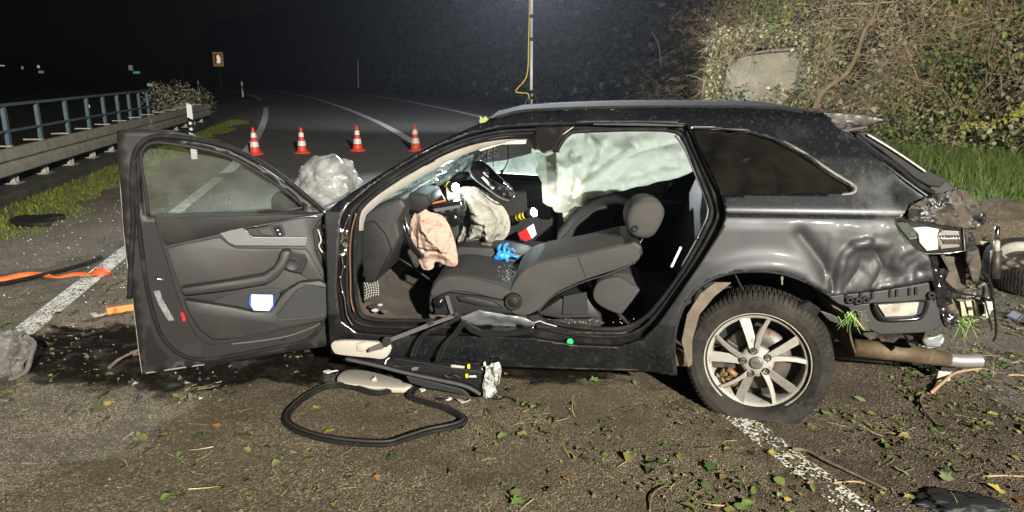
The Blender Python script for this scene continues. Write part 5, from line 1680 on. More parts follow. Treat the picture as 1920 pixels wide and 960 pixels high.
# card in the door pocket (lies loose)
card = thing('paper_box', DR(490, 580, .08), 'white and blue card box stuck in the door pocket', 'box')
slab('box_body', [DR(x, y, .088) for x, y in [(467, 556), (471, 553), (511, 553), (514, 557), (514, 574), (507, 583), (475, 582), (466, 572)]], DN, .02, M['blue_card'], card, bevel=.002)
slab('box_label', [DR(x, y, .0895) for x, y in [(471, 552), (511, 553), (511, 573), (504, 583), (476, 582), (471, 574)]], DN, .0012, M['paper'], card, bevel=0)
for a, b, l in ((476, 557, 10), (476, 560, 7), (489, 560, 14), (489, 564, 10)):
    slab('print_line', [DR(x, y, .0897) for x, y in [(a, b), (a + l, b - .3), (a + l, b + .9), (a, b + 1.2)]], DN, .0003, mat('grey_print', (.3, .3, .35), .6), card, bevel=0)

# ------------------------------------------------------------------ cabin
def cslab(name, pts, v, depth, m, parent=car, bevel=.006, smooth=False, k=0, seg=2):
    P = [C(x, y, v) for x, y in pts]
    if k: P = cr(P, k)
    return slab(name, P, V, depth, m, parent, bevel=bevel, smooth=smooth, seg=seg)
def uslab(name, prof, v, depth, m, parent=car, bevel=.006, smooth=False):
    return slab(name, [W(u, v, w) for u, w in prof], V, depth, m, parent, bevel=bevel, smooth=smooth)
def ctube(name, pts, v, r, m, parent=car, k=6, seg=8):
    vv = v if isinstance(v, (list, tuple)) else [v] * len(pts)
    return MB().tube(cr([C(x, y, q) for (x, y), q in zip(pts, vv)], k, closed=False), r, seg).build(name, m, parent, smooth=True)

# floor, firewall, far side of the body
prof = [(-.3, .36), (.2, .30), (1.0, .29), (1.72, .29), (1.9, .36), (2.02, .55), (2.04, .88)]
mb = MB()
nv_ = 9
for u, w in prof:
    for j in range(nv_): mb.v.append(tuple(W(u, .79 - 1.58 * j / (nv_ - 1), w + .012 * fbm((u * 4, j, 1)))))
for i in range(len(prof) - 1):
    for j in range(nv_ - 1): mb.f.append((i * nv_ + j, i * nv_ + j + 1, (i + 1) * nv_ + j + 1, (i + 1) * nv_ + j))
mb.build('floor_carpet', M['carpet'], car, smooth=True)
uslab('floor_pan', [(2.0, .2), (2.0, .27), (-.3, .27), (-.3, .2)], .8, 1.6, M['dark_metal'])
uslab('sill_box', [(1.98, .24), (1.98, .36), (.45, .38), (.40, .24)], .83, .08, M['aperture'], bevel=.01)
far_out = [(2.0, .22), (2.04, .6), (2.0, .97), (1.55, 1.22), (1.15, 1.38), (.6, 1.405), (0, 1.40), (-.5, 1.36), (-.62, 1.25), (-.86, .95), (-.84, .45), (-.36, .40), (-.3, .6), (-.1, .7), (.12, .7), (.32, .58), (.4, .22)]
far_w = [[(1.70, .93), (1.42, 1.19), (1.10, 1.315), (1.06, 1.31), (1.04, .90)], [(.99, .93), (.99, 1.36), (.40, 1.37), (.22, 1.28), (.08, .96)], [(.03, 1.03), (.12, 1.27), (-.02, 1.26), (-.2, 1.18), (-.36, 1.06)]]
o = skin('far_body_side', far_out, far_w, bodypt(0, None, -1), .06, M['paint'], car)
md = o.modifiers.new('t', 'SOLIDIFY'); md.thickness = .05; md.offset = 0
skin('far_window', far_w[0], [], bodypt(-.01, None, -1), .12, M['glass_far'], car)
skin('far_quarter_window', far_w[2], [], bodypt(-.01, None, -1), .12, M['glass_dark'], car)
uslab('far_door_card', [(1.75, .36), (1.78, .90), (1.0, .87), (.98, .34)], -.76, .04, M['trim'], bevel=.02)
uslab('far_rear_card', [(.95, .36), (.96, .97), (.2, .97), (.3, .4)], -.76, .04, M['black'], bevel=.02)
uslab('far_wheel_house', [(-.45, .25), (-.45, .78), (.46, .78), (.46, .25)], -.62, .05, M['black'], bevel=.02)
# engine bay remains in front of the firewall
uslab('firewall', [(2.04, .3), (2.05, .93), (2.10, .93), (2.12, .3)], .72, 1.44, M['dark_metal'], bevel=.01)
def crump(name, cu, cv, cw, su, sv, sw, seed, m):
    bm = bmesh.new()
    bmesh.ops.create_icosphere(bm, subdivisions=4, radius=1)
    for v_ in bm.verts:
        p = v_.co.copy()
        q_ = 1 + .35 * fbm(p * 1.4 + Vector((seed, 0, 0))) + .16 * fbm(p * 4 + Vector((seed, 3, 0)))
        g = Vector((math.copysign(abs(p.x) ** .6, p.x), math.copysign(abs(p.y) ** .6, p.y), math.copysign(abs(p.z) ** .6, p.z)))
        v_.co = W(cu + g.x * su * q_, cv + g.y * sv * q_, max(.01, cw + g.z * sw * q_))
    me = bpy.data.meshes.new(name)
    bm.to_mesh(me); bm.free()
    return finish(name, me, m, car, False)
crump('crushed_engine_bay', 2.28, -.12, .42, .24, .48, .30, 4, M['dark_metal'])
crump('crushed_wing', 2.25, -.58, .5, .28, .13, .24, 9, M['paint'])
# windscreen, sagging and crazed
mb = MB()
nu, nw = 26, 42
WS = [C(690, 384, .60), C(892, 334, -.5), C(905, 262, -.5), C(905, 255, .5)]
for i in range(nu):
    t = i / (nu - 1)
    for j in range(nw):
        s = j / (nw - 1)
        a_ = WS[0].lerp(WS[1], s); b_ = WS[3].lerp(WS[2], s)
        q_ = a_.lerp(b_, t)
        q_ = q_ + V * (.05 * fbm((t * 3, s * 3, 2))) + U * (.05 * fbm((t * 5, s * 5, 6)) - .04 * math.sin(math.pi * t) * math.sin(math.pi * s))
        mb.v.append(tuple(q_))
for i in range(nu - 1):
    for j in range(nw - 1): mb.f.append((i * nw + j, i * nw + j + 1, (i + 1) * nw + j + 1, (i + 1) * nw + j))
mb.build('windscreen', M['glass_shat'], car, smooth=True)
# cream trim along the inside of the front post and roof edge
up_ = [(673, 432), (676, 402), (690, 382), (720, 358), (775, 323), (830, 292), (885, 269), (945, 257), (1000, 253), (1012, 262)]
lo_ = [(681, 432), (686, 406), (701, 390), (728, 369), (784, 336), (842, 303), (895, 281), (945, 269), (990, 266), (1003, 283)]
mb = MB()
A_ = cr([C(x, y, vside(S(x, y)[1]) - .135) for x, y in up_], 5, closed=False)
B_ = cr([C(x, y, vside(S(x, y)[1]) - .175) for x, y in lo_], 5, closed=False)
for i, (a, b) in enumerate(zip(A_, B_)):
    mm = (a + b) / 2 + V * (.012 + .008 * fbm((i * .4, 1, 1)))
    mb.v += [tuple(a), tuple(mm), tuple(b + V * .006 * fbm((i * .7, 5, 1)))]
for i in range(len(A_) - 1):
    for j in range(2): mb.f.append((i * 3 + j, i * 3 + j + 1, i * 3 + j + 4, i * 3 + j + 3))
mb.build('post_trim', M['cream'], car, smooth=True)
cslab('torn_headliner', [(833, 288), (860, 272), (888, 265), (893, 277), (868, 289), (842, 301)], .58, .012, M['cream'], bevel=.003)
cslab('torn_headliner', [(893, 274), (940, 262), (985, 257), (1008, 266), (1012, 282), (1000, 280), (985, 270), (940, 271), (900, 284)], .56, .012, mat('pale_green_liner', (.6, .68, .55), .85, bump=(30, .4, .01)), bevel=.003)
cslab('foam_piece', [(842, 282), (862, 274), (868, 282), (846, 292)], .60, .014, mat('yellow_foam', (.62, .54, .36), .9), bevel=.004)
cslab('post_handle', [(786, 308), (800, 300), (808, 298), (806, 304), (796, 309)], .66, .02, M['white_pl'], bevel=.003)
cslab('post_socket', [(783, 312), (812, 298), (816, 302), (790, 316)], .655, .015, M['black'], bevel=.002)

# dashboard
dash = part_empty('dashboard', car)
dpx = [(676, 408), (690, 394), (722, 378), (752, 370), (764, 388), (746, 418), (752, 446), (738, 472), (704, 532), (684, 534), (676, 480)]
cslab('dash_body', dpx, .68, 1.36, M['trim_mid'], dash, bevel=.022, smooth=True, seg=3)
cslab('end_panel', [(676, 420), (700, 414), (722, 440), (734, 470), (704, 528), (684, 530), (677, 480)], .70, .03, M['trim'], dash, bevel=.01, smooth=True)
cslab('air_vent', [(722, 400), (738, 394), (748, 410), (732, 420)], .66, .05, M['black'], dash, bevel=.004)
for k in range(4): cslab('vent_slat', [(724 + k * 4, 402 - k * 1.6), (726 + k * 4, 401.4 - k * 1.6), (735 + k * 4, 417 - k * 2), (733 + k * 4, 418 - k * 2)], .664, .006, M['trim_lt'], dash, bevel=0)
cslab('light_switch', [(726, 424), (742, 416), (750, 444), (738, 450)], .67, .04, M['silver'], dash, bevel=.005)
cslab('switch_knob', [(733, 429), (741, 425), (745, 438), (738, 441)], .676, .02, M['trim'], dash, bevel=.003)
cslab('instrument_hood', [(750, 372), (772, 362), (800, 366), (808, 384), (790, 398), (764, 396)], .54, .34, M['trim'], dash, bevel=.014, smooth=True)
cslab('display_screen', [(788, 348), (818, 344), (834, 374), (806, 381)], .08, .03, M['gloss_black'], dash, bevel=.003)
cslab('display_edge', [(806, 381), (834, 375), (835, 377), (807, 383)], .085, .02, mat('amber_light_strip', (.7, .2, .05), .4), dash, bevel=0)
cslab('centre_stack', [(806, 386), (836, 380), (864, 376), (872, 394), (866, 420), (848, 428), (828, 408)], .14, .3, M['gloss_black'], dash, bevel=.012, smooth=True)
cslab('trim_strip', [(812, 392), (862, 384), (864, 389), (816, 398)], .145, .006, M['silver'], dash, bevel=.001)
for x, y in ((826, 396), (842, 393), (856, 391)): cslab('button', [(x, y), (x + 8, y - 1), (x + 9, y + 3), (x + 1, y + 4)], .148, .004, M['trim_lt'], dash, bevel=.001)
for x, y, r in ((853, 408, .018), (834, 409, .012)):
    MB().lathe([(0, .014), (r * .85, .013), (r, .004), (r * 1.15, 0)], C(x, y, .145), V, 22).build('control_knob', M['chrome'] if r > .015 else M['trim_lt'], dash, smooth=True)
cslab('white_bracket', [(836, 352), (858, 348), (862, 372), (838, 376)], -.06, .02, M['lamp_white'], dash, bevel=.003)
cslab('glove_box', [(840, 420), (858, 412), (862, 452), (846, 458)], -.16, .4, M['trim_mid'], dash, bevel=.01)
# steering wheel
sw = part_empty('steering_wheel', car)
sc_ = C(783, 421, .40)
sax = (-U * .93 + Vector((0, 0, .30)) + V * .12).normalized()
sx_ = V.copy(); sx_ = (sx_ - sax * sx_.dot(sax)).normalized()
sy_ = sax.cross(sx_)
if sy_.z < 0: sy_ = -sy_
ring = [sc_ + (sx_ * math.cos(a) * .185 + sy_ * math.sin(a) * .175) for a in [k * 2 * math.pi / 48 for k in range(49)]]
MB().tube(ring, .017, 10, cap=False).build('wheel_rim', M['gloss_black'], sw, smooth=True)
MB().lathe([(0, .03), (.05, .026), (.065, .0), (.06, -.03), (0, -.04)], sc_ - sax * .03, sax, 24).build('hub', M['trim'], sw, smooth=True)
for a in (R(0), R(180), R(270)):
    MB().tube([sc_ - sax * .02 + (sx_ * math.cos(a) + sy_ * math.sin(a)) * .05, sc_ + (sx_ * math.cos(a) + sy_ * math.sin(a)) * .175], .014, 8).build('spoke', M['silver'], sw, smooth=True)
MB().tube([sc_ + sax * .01 + (sx_ * math.cos(a) * .163 + sy_ * math.sin(a) * .153) for a in [R(-10 + 5 * k) for k in range(22)]], .004, 6).build('bright_ring', M['chrome'], sw, smooth=True)
MB().tube([sc_ - sax * .04, sc_ - sax * .3 - Vector((0, 0, .06))], .035, 10).build('column', M['trim'], sw, smooth=True)

# airbags
def cloth(name, pts, v, bulge, wr, m, parent=car, step=.018, seed=1, fold=0.0, frq=7, k=3, folds=()):
    P2 = [(p.x, p.y) for p in cr([Vector((*q, 0)) for q in pts], k)]
    q2 = [(toCar(C(x, y, v))[0], toCar(C(x, y, v))[2]) for x, y in P2]
    cu, cw = sum(a for a, b in q2) / len(q2), sum(b for a, b in q2) / len(q2)
    bnd = np.array(q2)
    FL = [([(toCar(C(x, y, v))[0], toCar(C(x, y, v))[2]) for x, y in pl], a, s_) for pl, a, s_ in folds]
    def to3(u, w):
        dd = math.sqrt(np.min((bnd[:, 0] - u) ** 2 + (bnd[:, 1] - w) ** 2))
        e = min(1, dd / .12)
        e = e * e * (3 - 2 * e)
        z = bulge * e
        def ridge(x, y, s): return max(0.0, 1 - 2.4 * abs(noise.noise(Vector((x, y, s)))))
        cs, sn = math.cos(seed), math.sin(seed)
        a_, b_ = u * cs - w * sn, u * sn + w * cs
        a_ += .05 * noise.noise(Vector((u * 5, w * 5, seed))); b_ += .05 * noise.noise(Vector((w * 5, u * 5, seed)))
        z += wr * (.22 * noise.noise(Vector((u * 4 + seed, w * 3.2, seed))) + .46 * ridge(a_ * frq * .5, b_ * frq * .16, seed) + .36 * ridge(b_ * frq * 1.2, a_ * frq * .3, seed + 9) + .20 * ridge(a_ * frq * 2.6, b_ * frq * .8, seed + 4) + .10 * ridge(b_ * frq * 5.5, a_ * frq * 2, seed + 2)) * (.12 + .88 * e)
        for pl, a, s_ in FL:
            q_ = pl_dist(u + .01 * noise.noise(Vector((u * 20, w * 20, 1))), w, pl)
            if q_ < s_ * 4: z += a * math.exp(-q_ / s_) * min(1, e * 1.5)
        z += fold * math.sin(w * 38 + 5 * math.sin(u * 9)) * e
        return W(u, v + z, w)
    o = skin(name, q2, [], to3, step, m, parent)
    md = o.modifiers.new('t', 'SOLIDIFY'); md.thickness = .003
    return o
cloth('driver_airbag', [(783, 394), (795, 390), (806, 397), (828, 403), (842, 420), (850, 442), (857, 470), (858, 496), (840, 498), (818, 489), (812, 503), (795, 505), (787, 490), (780, 476), (768, 462), (772, 442), (770, 420), (776, 403)], .46, .055, .060, M['bag_stain'], step=.0065, seed=3, frq=10, folds=[([(790, 398), (800, 428), (828, 456), (850, 488)], .03, .014), ([(772, 455), (800, 468), (830, 470), (856, 478)], -.03, .012), ([(812, 400), (836, 430), (842, 460)], .022, .010), ([(786, 430), (792, 470), (800, 500)], .022, .010), ([(818, 488), (826, 462)], -.02, .008)])
cloth('passenger_airbag', [(858, 356), (880, 349), (905, 355), (930, 375), (950, 396), (957, 420), (952, 440), (938, 455), (934, 471), (918, 469), (905, 460), (860, 456), (868, 430), (872, 410), (868, 390)], -.12, .11, .10, M['bag_white'], step=.009, seed=8, frq=7, folds=[([(882, 352), (890, 400), (884, 455)], .04, .018), ([(900, 358), (922, 392), (918, 430), (928, 466)], .045, .016), ([(872, 365), (876, 410), (866, 450)], -.03, .014), ([(930, 380), (938, 420), (930, 450)], -.03, .014), ([(890, 400), (915, 410), (950, 405)], .025, .012)])
cloth('curtain_airbag', [(1003, 286), (1040, 285), (1056, 262), (1085, 246), (1160, 243), (1255, 245), (1276, 262), (1300, 320), (1232, 341), (1150, 360), (1105, 374), (1096, 388), (1078, 386), (1060, 398), (1040, 396), (1036, 388), (1018, 379), (1016, 342), (1004, 320), (1010, 306)], -.50, .04, .06, M['curtain'], step=.012, seed=13, frq=6, k=2, folds=[([(1060, 392), (1085, 352), (1130, 312), (1182, 276)], .07, .016), ([(1072, 288), (1082, 332), (1070, 384)], .06, .014), ([(1100, 250), (1122, 276), (1116, 304)], .05, .012), ([(1150, 300), (1200, 282), (1262, 268)], -.04, .012), ([(1120, 345), (1190, 330), (1270, 312)], .04, .012), ([(1030, 300), (1060, 312), (1086, 300)], .05, .012), ([(1040, 350), (1062, 340), (1076, 356)], -.04, .010)])
cslab('lit_ground_patch', [(1050, 372), (1100, 362), (1112, 385), (1080, 425), (1060, 432)], -.66, .006, mat('lit_ground_patch', (.5, .46, .36), .5, col2=(.12, .11, .09), scale=130, thr=(.45, .55)), bevel=0)  # speckled slab stands in for lit ground beyond the far side
# sun visor with label
vis = part_empty('sun_visor', car)
cslab('visor_board', [(880, 284), (930, 270), (986, 263), (997, 270), (996, 288), (950, 300), (892, 308)], -.30, .02, mat('grey_visor', (.34, .34, .35), .8), vis, bevel=.006)
cslab('warning_label', [(896, 283), (931, 274), (936, 293), (902, 301)], -.297, .002, M['paper'], vis, bevel=0)
cslab('label_band', [(896, 283), (931, 274), (932, 279), (897, 288)], -.2955, .001, M['yellow'], vis, bevel=0)
MB().tube([C(905.5 + 5 * math.cos(a), 293.5 + 5 * math.sin(a), -.2945) for a in [k * math.pi / 8 for k in range(17)]], .0018, 5, cap=False).build('label_symbol', M['black'], vis)
MB().tube([C(902, 297, -.2945), C(909, 290, -.2945)], .0018, 5).build('label_symbol', M['black'], vis)
for x, y in ((916, 291), (927, 288), (918, 285), (928, 282)): cslab('label_symbol', [(x, y), (x + 4, y - 1), (x + 5, y + 3), (x + 1, y + 4)], -.2945, .001, mat('grey_ink', (.15, .15, .15), .6), vis, bevel=0)
cslab('visor_mirror', [(945, 272), (976, 267), (980, 280), (948, 288)], -.297, .003, mat('pale_mirror_cover', (.34, .35, .34), .5), vis, bevel=.001)
# overhead console hanging on its cables
oh = part_empty('overhead_console', car)
cslab('console_shell', [(880, 318), (886, 304), (900, 301), (916, 312), (938, 334), (960, 354), (966, 368), (956, 375), (940, 370), (912, 352), (890, 334)], .02, .05, M['gloss_black'], oh, bevel=.012, smooth=True)
ctube('shell_edge', [(880, 318), (888, 334), (912, 353), (938, 371), (954, 376)], .03, .004, M['silver'], oh)
cslab('part_sticker', [(902, 333), (906, 331), (928, 351), (924, 356)], .024, .002, M['paper'], oh, bevel=0)
cslab('part_sticker', [(905, 324), (908, 323), (917, 331), (915, 333)], .024, .002, M['paper'], oh, bevel=0)
for x, y, s_ in ((922, 340, 5), (934, 350, 6), (948, 350, 7), (955, 362, 7), (943, 362, 5), (912, 322, 6), (950, 344, 4)):
    cslab('circuit_piece', [(x, y), (x + s_, y + 1), (x + s_ - 1, y + s_), (x - 1, y + s_ - 1)], .034, .014, M['dark_metal'] if x % 2 else M['trim_lt'], oh, bevel=.001)
for pts in ([(912, 272), (913, 285), (912, 305)], [(926, 270), (924, 290), (925, 312)], [(952, 266), (953, 290), (951, 306), (942, 322)], [(902, 300), (911, 292), (914, 284)]):
    ctube('loose_cable', pts, 0.02, .003, M['black'], oh)
cslab('cable_plug', [(937, 320), (944, 318), (944, 325), (938, 326)], .03, .012, mat('brown_plug', (.2, .13, .06), .5), oh, bevel=.002)

# seats
ds = part_empty('driver_seat', car)
cslab('cushion', [(806, 545), (818, 524), (850, 514), (900, 520), (960, 534), (1000, 548), (1000, 578), (960, 590), (818, 590), (804, 572)], .60, .46, M['seat_dk'], ds, bevel=.03, smooth=True, k=3, seg=3)
cslab('cushion_bolster', [(808, 546), (822, 526), (850, 518), (900, 526), (950, 542), (962, 556), (940, 562), (880, 548), (842, 546), (812, 556)], .615, .12, M['seat'], ds, bevel=.018, smooth=True, k=3, seg=3)
cslab('side_panel', [(812, 560), (840, 549), (900, 556), (955, 566), (960, 588), (815, 590)], .635, .03, M['trim'], ds, bevel=.008, smooth=True)
cslab('backrest', [(950, 566), (962, 532), (985, 505), (1020, 491), (1100, 476), (1165, 460), (1186, 459), (1198, 472), (1196, 490), (1150, 508), (1090, 528), (1040, 552), (1012, 580), (985, 592), (956, 586)], .61, .48, M['seat'], ds, bevel=.032, smooth=True, k=3, seg=3)
cslab('backrest_shell', [(1165, 460), (1190, 452), (1204, 462), (1206, 478), (1194, 488), (1178, 484)], .60, .44, M['black'], ds, bevel=.01, smooth=True)
ctube('backrest_piping', [(957, 548), (966, 527), (986, 503), (1020, 489), (1100, 474), (1165, 458)], .592, .0035, M['trim_lt'], ds)
ctube('backrest_piping', [(1008, 586), (1036, 556), (1088, 531), (1150, 511), (1192, 492)], .608, .003, M['trim_lt'], ds)
cslab('seam', [(1082, 479.5), (1083.5, 479.2), (1100, 523), (1098.5, 523.5)], .6115, .002, M['trim'], ds, bevel=0)
hp = [(1177, 400), (1190, 382), (1214, 375), (1236, 379), (1247, 396), (1244, 414), (1230, 440), (1213, 449), (1191, 446), (1178, 434), (1174, 416)]
cslab('headrest', hp, .52, .26, M['seat'], ds, bevel=.035, smooth=True, k=3, seg=3)
MB().lathe([(0, .002), (.011, .003), (.014, .0055), (.017, .003), (.018, -.004)], C(1191, 428, .521), V, 20).build('headrest_button', M['trim'], ds, smooth=True)
ctube('headrest_post', [(1206, 446), (1198, 460), (1190, 474)], .44, .006, M['chrome'], ds)
ctube('headrest_post', [(1196, 446), (1188, 460), (1180, 472)], .34, .006, M['chrome'], ds)
MB().lathe([(0, .010), (.026, .010), (.030, .004), (.034, .008), (.040, .008), (.044, 0), (.044, -.02)], C(962, 566, .645), V, 32).build('recliner_knob', M['trim'], ds, smooth=True)
MB().lathe([(0, .012), (.016, .012), (.020, .004), (.026, .006), (.029, 0), (.029, -.01)], C(823, 568, .64), V, 28).build('lumbar_switch', M['gloss_black'], ds, smooth=True)
cslab('height_lever', [(856, 556), (880, 556), (925, 566), (944, 578), (900, 574), (862, 566)], .655, .02, M['black'], ds, bevel=.006, smooth=True)
cslab('seat_rail', [(804, 590), (960, 592), (960, 600), (806, 599)], .58, .05, M['dark_metal'], ds, bevel=.003)
cslab('belt_strap', [(834, 556), (841, 554), (851, 588), (845, 590)], .66, .003, M['belt'], ds, bevel=0)
cslab('bolster_gloss', [(826, 524), (836, 523), (850, 533), (842, 536)], .617, .002, M['trim_lt'], ds, bevel=0)
ps = part_empty('passenger_seat', car)
cslab('backrest', [(1044, 468), (1062, 436), (1090, 408), (1124, 388), (1160, 382), (1186, 394), (1190, 420), (1164, 448), (1130, 470)], -.14, .46, M['seat_dk'], ps, bevel=.03, smooth=True, k=3, seg=3)
cslab('backrest_side', [(1150, 404), (1174, 396), (1178, 414), (1160, 436), (1146, 430)], -.13, .03, M['trim'], ps, bevel=.008)
uslab('cushion', [(1.62, .40), (1.60, .52), (1.2, .50), (1.02, .50), (1.02, .38)], -.15, .46, M['seat_dk'], ps, bevel=.03, smooth=True)
rs_ = part_empty('rear_seat', car)
cslab('cushion', [(1112, 548), (1124, 528), (1160, 520), (1186, 536), (1212, 552), (1204, 574), (1172, 590), (1140, 582), (1116, 566)], .58, .5, M['seat'], rs_, bevel=.024, smooth=True, k=3, seg=3)
cslab('cushion_top', [(1130, 528), (1150, 514), (1180, 512), (1190, 530), (1196, 546), (1160, 534)], .54, .45, M['seat_dk'], rs_, bevel=.016, smooth=True, k=2)
cslab('seat_foot', [(1005, 590), (1050, 560), (1100, 555), (1116, 580), (1130, 596), (1050, 598)], .52, .3, M['trim_mid'], rs_, bevel=.012, smooth=True)
cslab('foot_gap', [(1056, 556), (1100, 548), (1104, 590), (1054, 590)], .53, .02, M['black'], rs_, bevel=.004)
uslab('backrest', [(.26, .45), (.06, .98), (-.06, .98), (.12, .4)], .58, 1.16, M['black'], rs_, bevel=.03, smooth=True)
uslab('boot_cover', [(.0, .90), (-.75, .92), (-.75, .94), (.0, .93)], .62, 1.24, M['black'], car, bevel=.004)
# centre console
cc = part_empty('centre_console', car)
cslab('console_body', [(800, 500), (836, 478), (862, 462), (930, 466), (985, 478), (1012, 492), (1000, 520), (930, 530), (860, 522)], .13, .26, M['trim_mid'], cc, bevel=.014, smooth=True)
cslab('console_tray', [(862, 461), (925, 464), (940, 474), (880, 470)], .08, .16, M['gloss_black'], cc, bevel=.004)
ctube('console_edge', [(806, 497), (868, 488), (920, 494), (950, 504), (965, 498)], .135, .004, M['black'], cc)
cslab('armrest', [(984, 486), (1000, 472), (1030, 466), (1062, 466), (1070, 476), (1040, 490), (1000, 496)], .08, .16, M['trim'], cc, bevel=.012, smooth=True)
ctube('armrest_edge', [(984, 486), (998, 473), (1024, 466), (1054, 466)], .085, .008, M['curtain'], cc)
cslab('gear_lever', [(900, 456), (918, 456), (926, 464), (922, 474), (908, 470)], .06, .05, mat('brown_lever', (.12, .07, .05), .35), cc, bevel=.008, smooth=True)
MB().tube([C(885 + 8 * math.cos(a), 467 + 3.4 * math.sin(a), .09) for a in [k * math.pi / 8 for k in range(17)]], .003, 6, cap=False).build('cup_ring', M['chrome'], cc, smooth=True)
ctube('charging_cable', [(958, 504), (968, 506), (974, 514), (970, 524)], .16, .003, M['paper'], cc)
cslab('cable_plug', [(955, 502), (964, 502), (964, 507), (956, 507)], .165, .008, M['paper'], cc, bevel=.001)
cslab('tray_edge', [(962, 489), (990, 489), (990, 491.5), (962, 492)], .12, .01, M['white_pl'], cc, bevel=0)
ctube('footwell_trim', [(748, 484), (770, 498), (800, 520), (815, 530)], .30, .006, M['black'], car)
# net pouch and scrap in the driver's footwell
net = part_empty('net_pouch', car)
cslab('pouch_back', [(681, 530), (700, 524), (712, 540), (712, 552), (684, 568)], .66, .006, M['black'], net, bevel=0)
for k in range(6):
    ctube('net_cord', [(683 + k * 5, 529 - k * .6), (688 + k * 4.4, 545), (684 + k * 5, 564 - k * 2)], .668, .0014, M['galv'], net, seg=5)
    ctube('net_cord', [(682, 533 + k * 5.6), (697, 529 + k * 5), (711, 534 + k * 3.6)], .669, .0014, M['galv'], net, seg=5)
cslab('side_box', [(680, 509), (697, 508), (697, 519), (680, 519)], .68, .04, M['black'], car, bevel=.003)
scr = thing('plastic_scrap', C(705, 585, .66), 'small white and black broken plastic bits on the driver footwell floor', 'scrap')
for x, y, s_, m_ in ((702, 582, 7, M['white_pl']), (712, 572, 5, M['white_pl']), (698, 575, 9, M['black']), (722, 584, 8, M['dark_metal'])):
    slab('fragment', [C(x + a * s_, y + b * s_ * .6, .66) for a, b in ((-1, .2), (-.3, -.8), (.7, -.6), (1, .4), (.1, .9))], V, .012, m_, scr, bevel=.002)
slab('pedal_lever', [C(x, y, .4) for x, y in [(725, 488), (728, 487), (727, 496), (724, 496)]], V, .01, M['paper'], car, bevel=0)

# ------------------------------------------------------------------ loose things in the cabin
def torch(lens, tail, v, label, power, rad=.030):
    p, q_ = C(*lens, v), C(*tail[:2], tail[2])
    ax = (p - q_).normalized()
    t = thing('torch', q_, label, 'torch', 'torches lying lit in the cabin')
    MB().tube([q_, q_ + (p - q_) * .7], .022, 14).build('torch_body', M['yellow'], t, smooth=True)
    for k in range(4): MB().tube([q_ + (p - q_) * (.1 + .15 * k), q_ + (p - q_) * (.15 + .15 * k)], .024, 14).build('grip_ring', M['black'], t, smooth=True)
    MB().tube([q_ + (p - q_) * .68, q_ + (p - q_) * .8, p - ax * .004], [.024, rad, rad * 1.05], 18).build('torch_head', M['black'], t, smooth=True)
    MB().lathe([(0, .006), (rad * .7, .004), (rad, 0)], p, ax, 20).build('lens', M['lens_on'], t, smooth=True)
    ld = bpy.data.lights.new('torch_light', 'POINT')
    ld.energy = power
    ld.color = (.93, .96, 1)
    ld.shadow_soft_size = .02
    lo = bpy.data.objects.new('torch_light', ld)
    COL.objects.link(lo)
    lo.location = p + ax * .05
    lo.parent = t
    lo.matrix_parent_inverse = parent_mat(t).inverted()
torch((854, 351), (826, 341, -.16), -.02, 'lit yellow torch lying on top of the dashboard', 1.1, .024)
torch((1001, 398), (958, 412, -.58), -.42, 'lit yellow torch shining from the passenger side floor', 1.0, .027)

gl = thing('glove', C(945, 482, .06), 'crumpled blue disposable glove on the centre console', 'glove')
bm = bmesh.new()
def add_blob(c, r, s=(1, 1, 1), seed=0):
    mt = Matrix.Translation(c) @ Matrix.Diagonal((*[r * q for q in s], 1))
    res = bmesh.ops.create_icosphere(bm, subdivisions=3, radius=1, matrix=mt)
    for v_ in res['verts']: v_.co += (v_.co - c).normalized() * r * .35 * fbm(v_.co * 40 + Vector((seed, 0, 0)))
g0 = C(944, 479, .17)
add_blob(g0, .034, (1.25, .8, .7), 1)
add_blob(g0 + (-U) * -.03 + Vector((0, 0, -.012)), .024, (1.2, .9, .7), 4)
for k, (d0, d1, d2_) in enumerate((((-.02, .02), (-.035, .045), (-.015, .062)), ((.005, .025), (.0, .055), (.022, .066)), ((.025, .018), (.045, .04), (.062, .03)), ((.032, .0), (.06, .004), (.082, -.008)), ((.02, -.02), (.03, -.045), (.012, -.06)))):
    for j in range(9):
        t_ = j / 8
        q0, q1, q2_ = [(-U) * a + Vector((0, 0, b)) + V * (.012 * math.sin(k * 2 + t_ * 3)) for a, b in (d0, d1, d2_)]
        add_blob(g0 + q0 * (1 - t_) ** 2 + q1 * 2 * t_ * (1 - t_) + q2_ * t_ ** 2, .0105 - .002 * t_, (1, 1, 1), k)
me = bpy.data.meshes.new('glove')
bm.to_mesh(me); bm.free()
o = finish('rubber_glove', me, M['glove'], gl, True)
rm = o.modifiers.new('r', 'REMESH'); rm.mode = 'VOXEL'; rm.voxel_size = .004; rm.use_smooth_shade = True
pk = thing('reflective_packet', C(990, 440, -.44), 'small red and white reflective packet below the bright torch', 'packet')
slab('red_half', [C(x, y, -.44) for x, y in [(971, 438), (987, 428), (997, 448), (985, 453), (976, 448)]], V, .02, M['red'], pk, bevel=.003)
slab('white_half', [C(x, y, -.438) for x, y in [(987, 428), (1000, 420), (1006, 440), (997, 448)]], V, .02, mat('silver_reflective', (.6, .6, .58), .4), pk, bevel=.003)
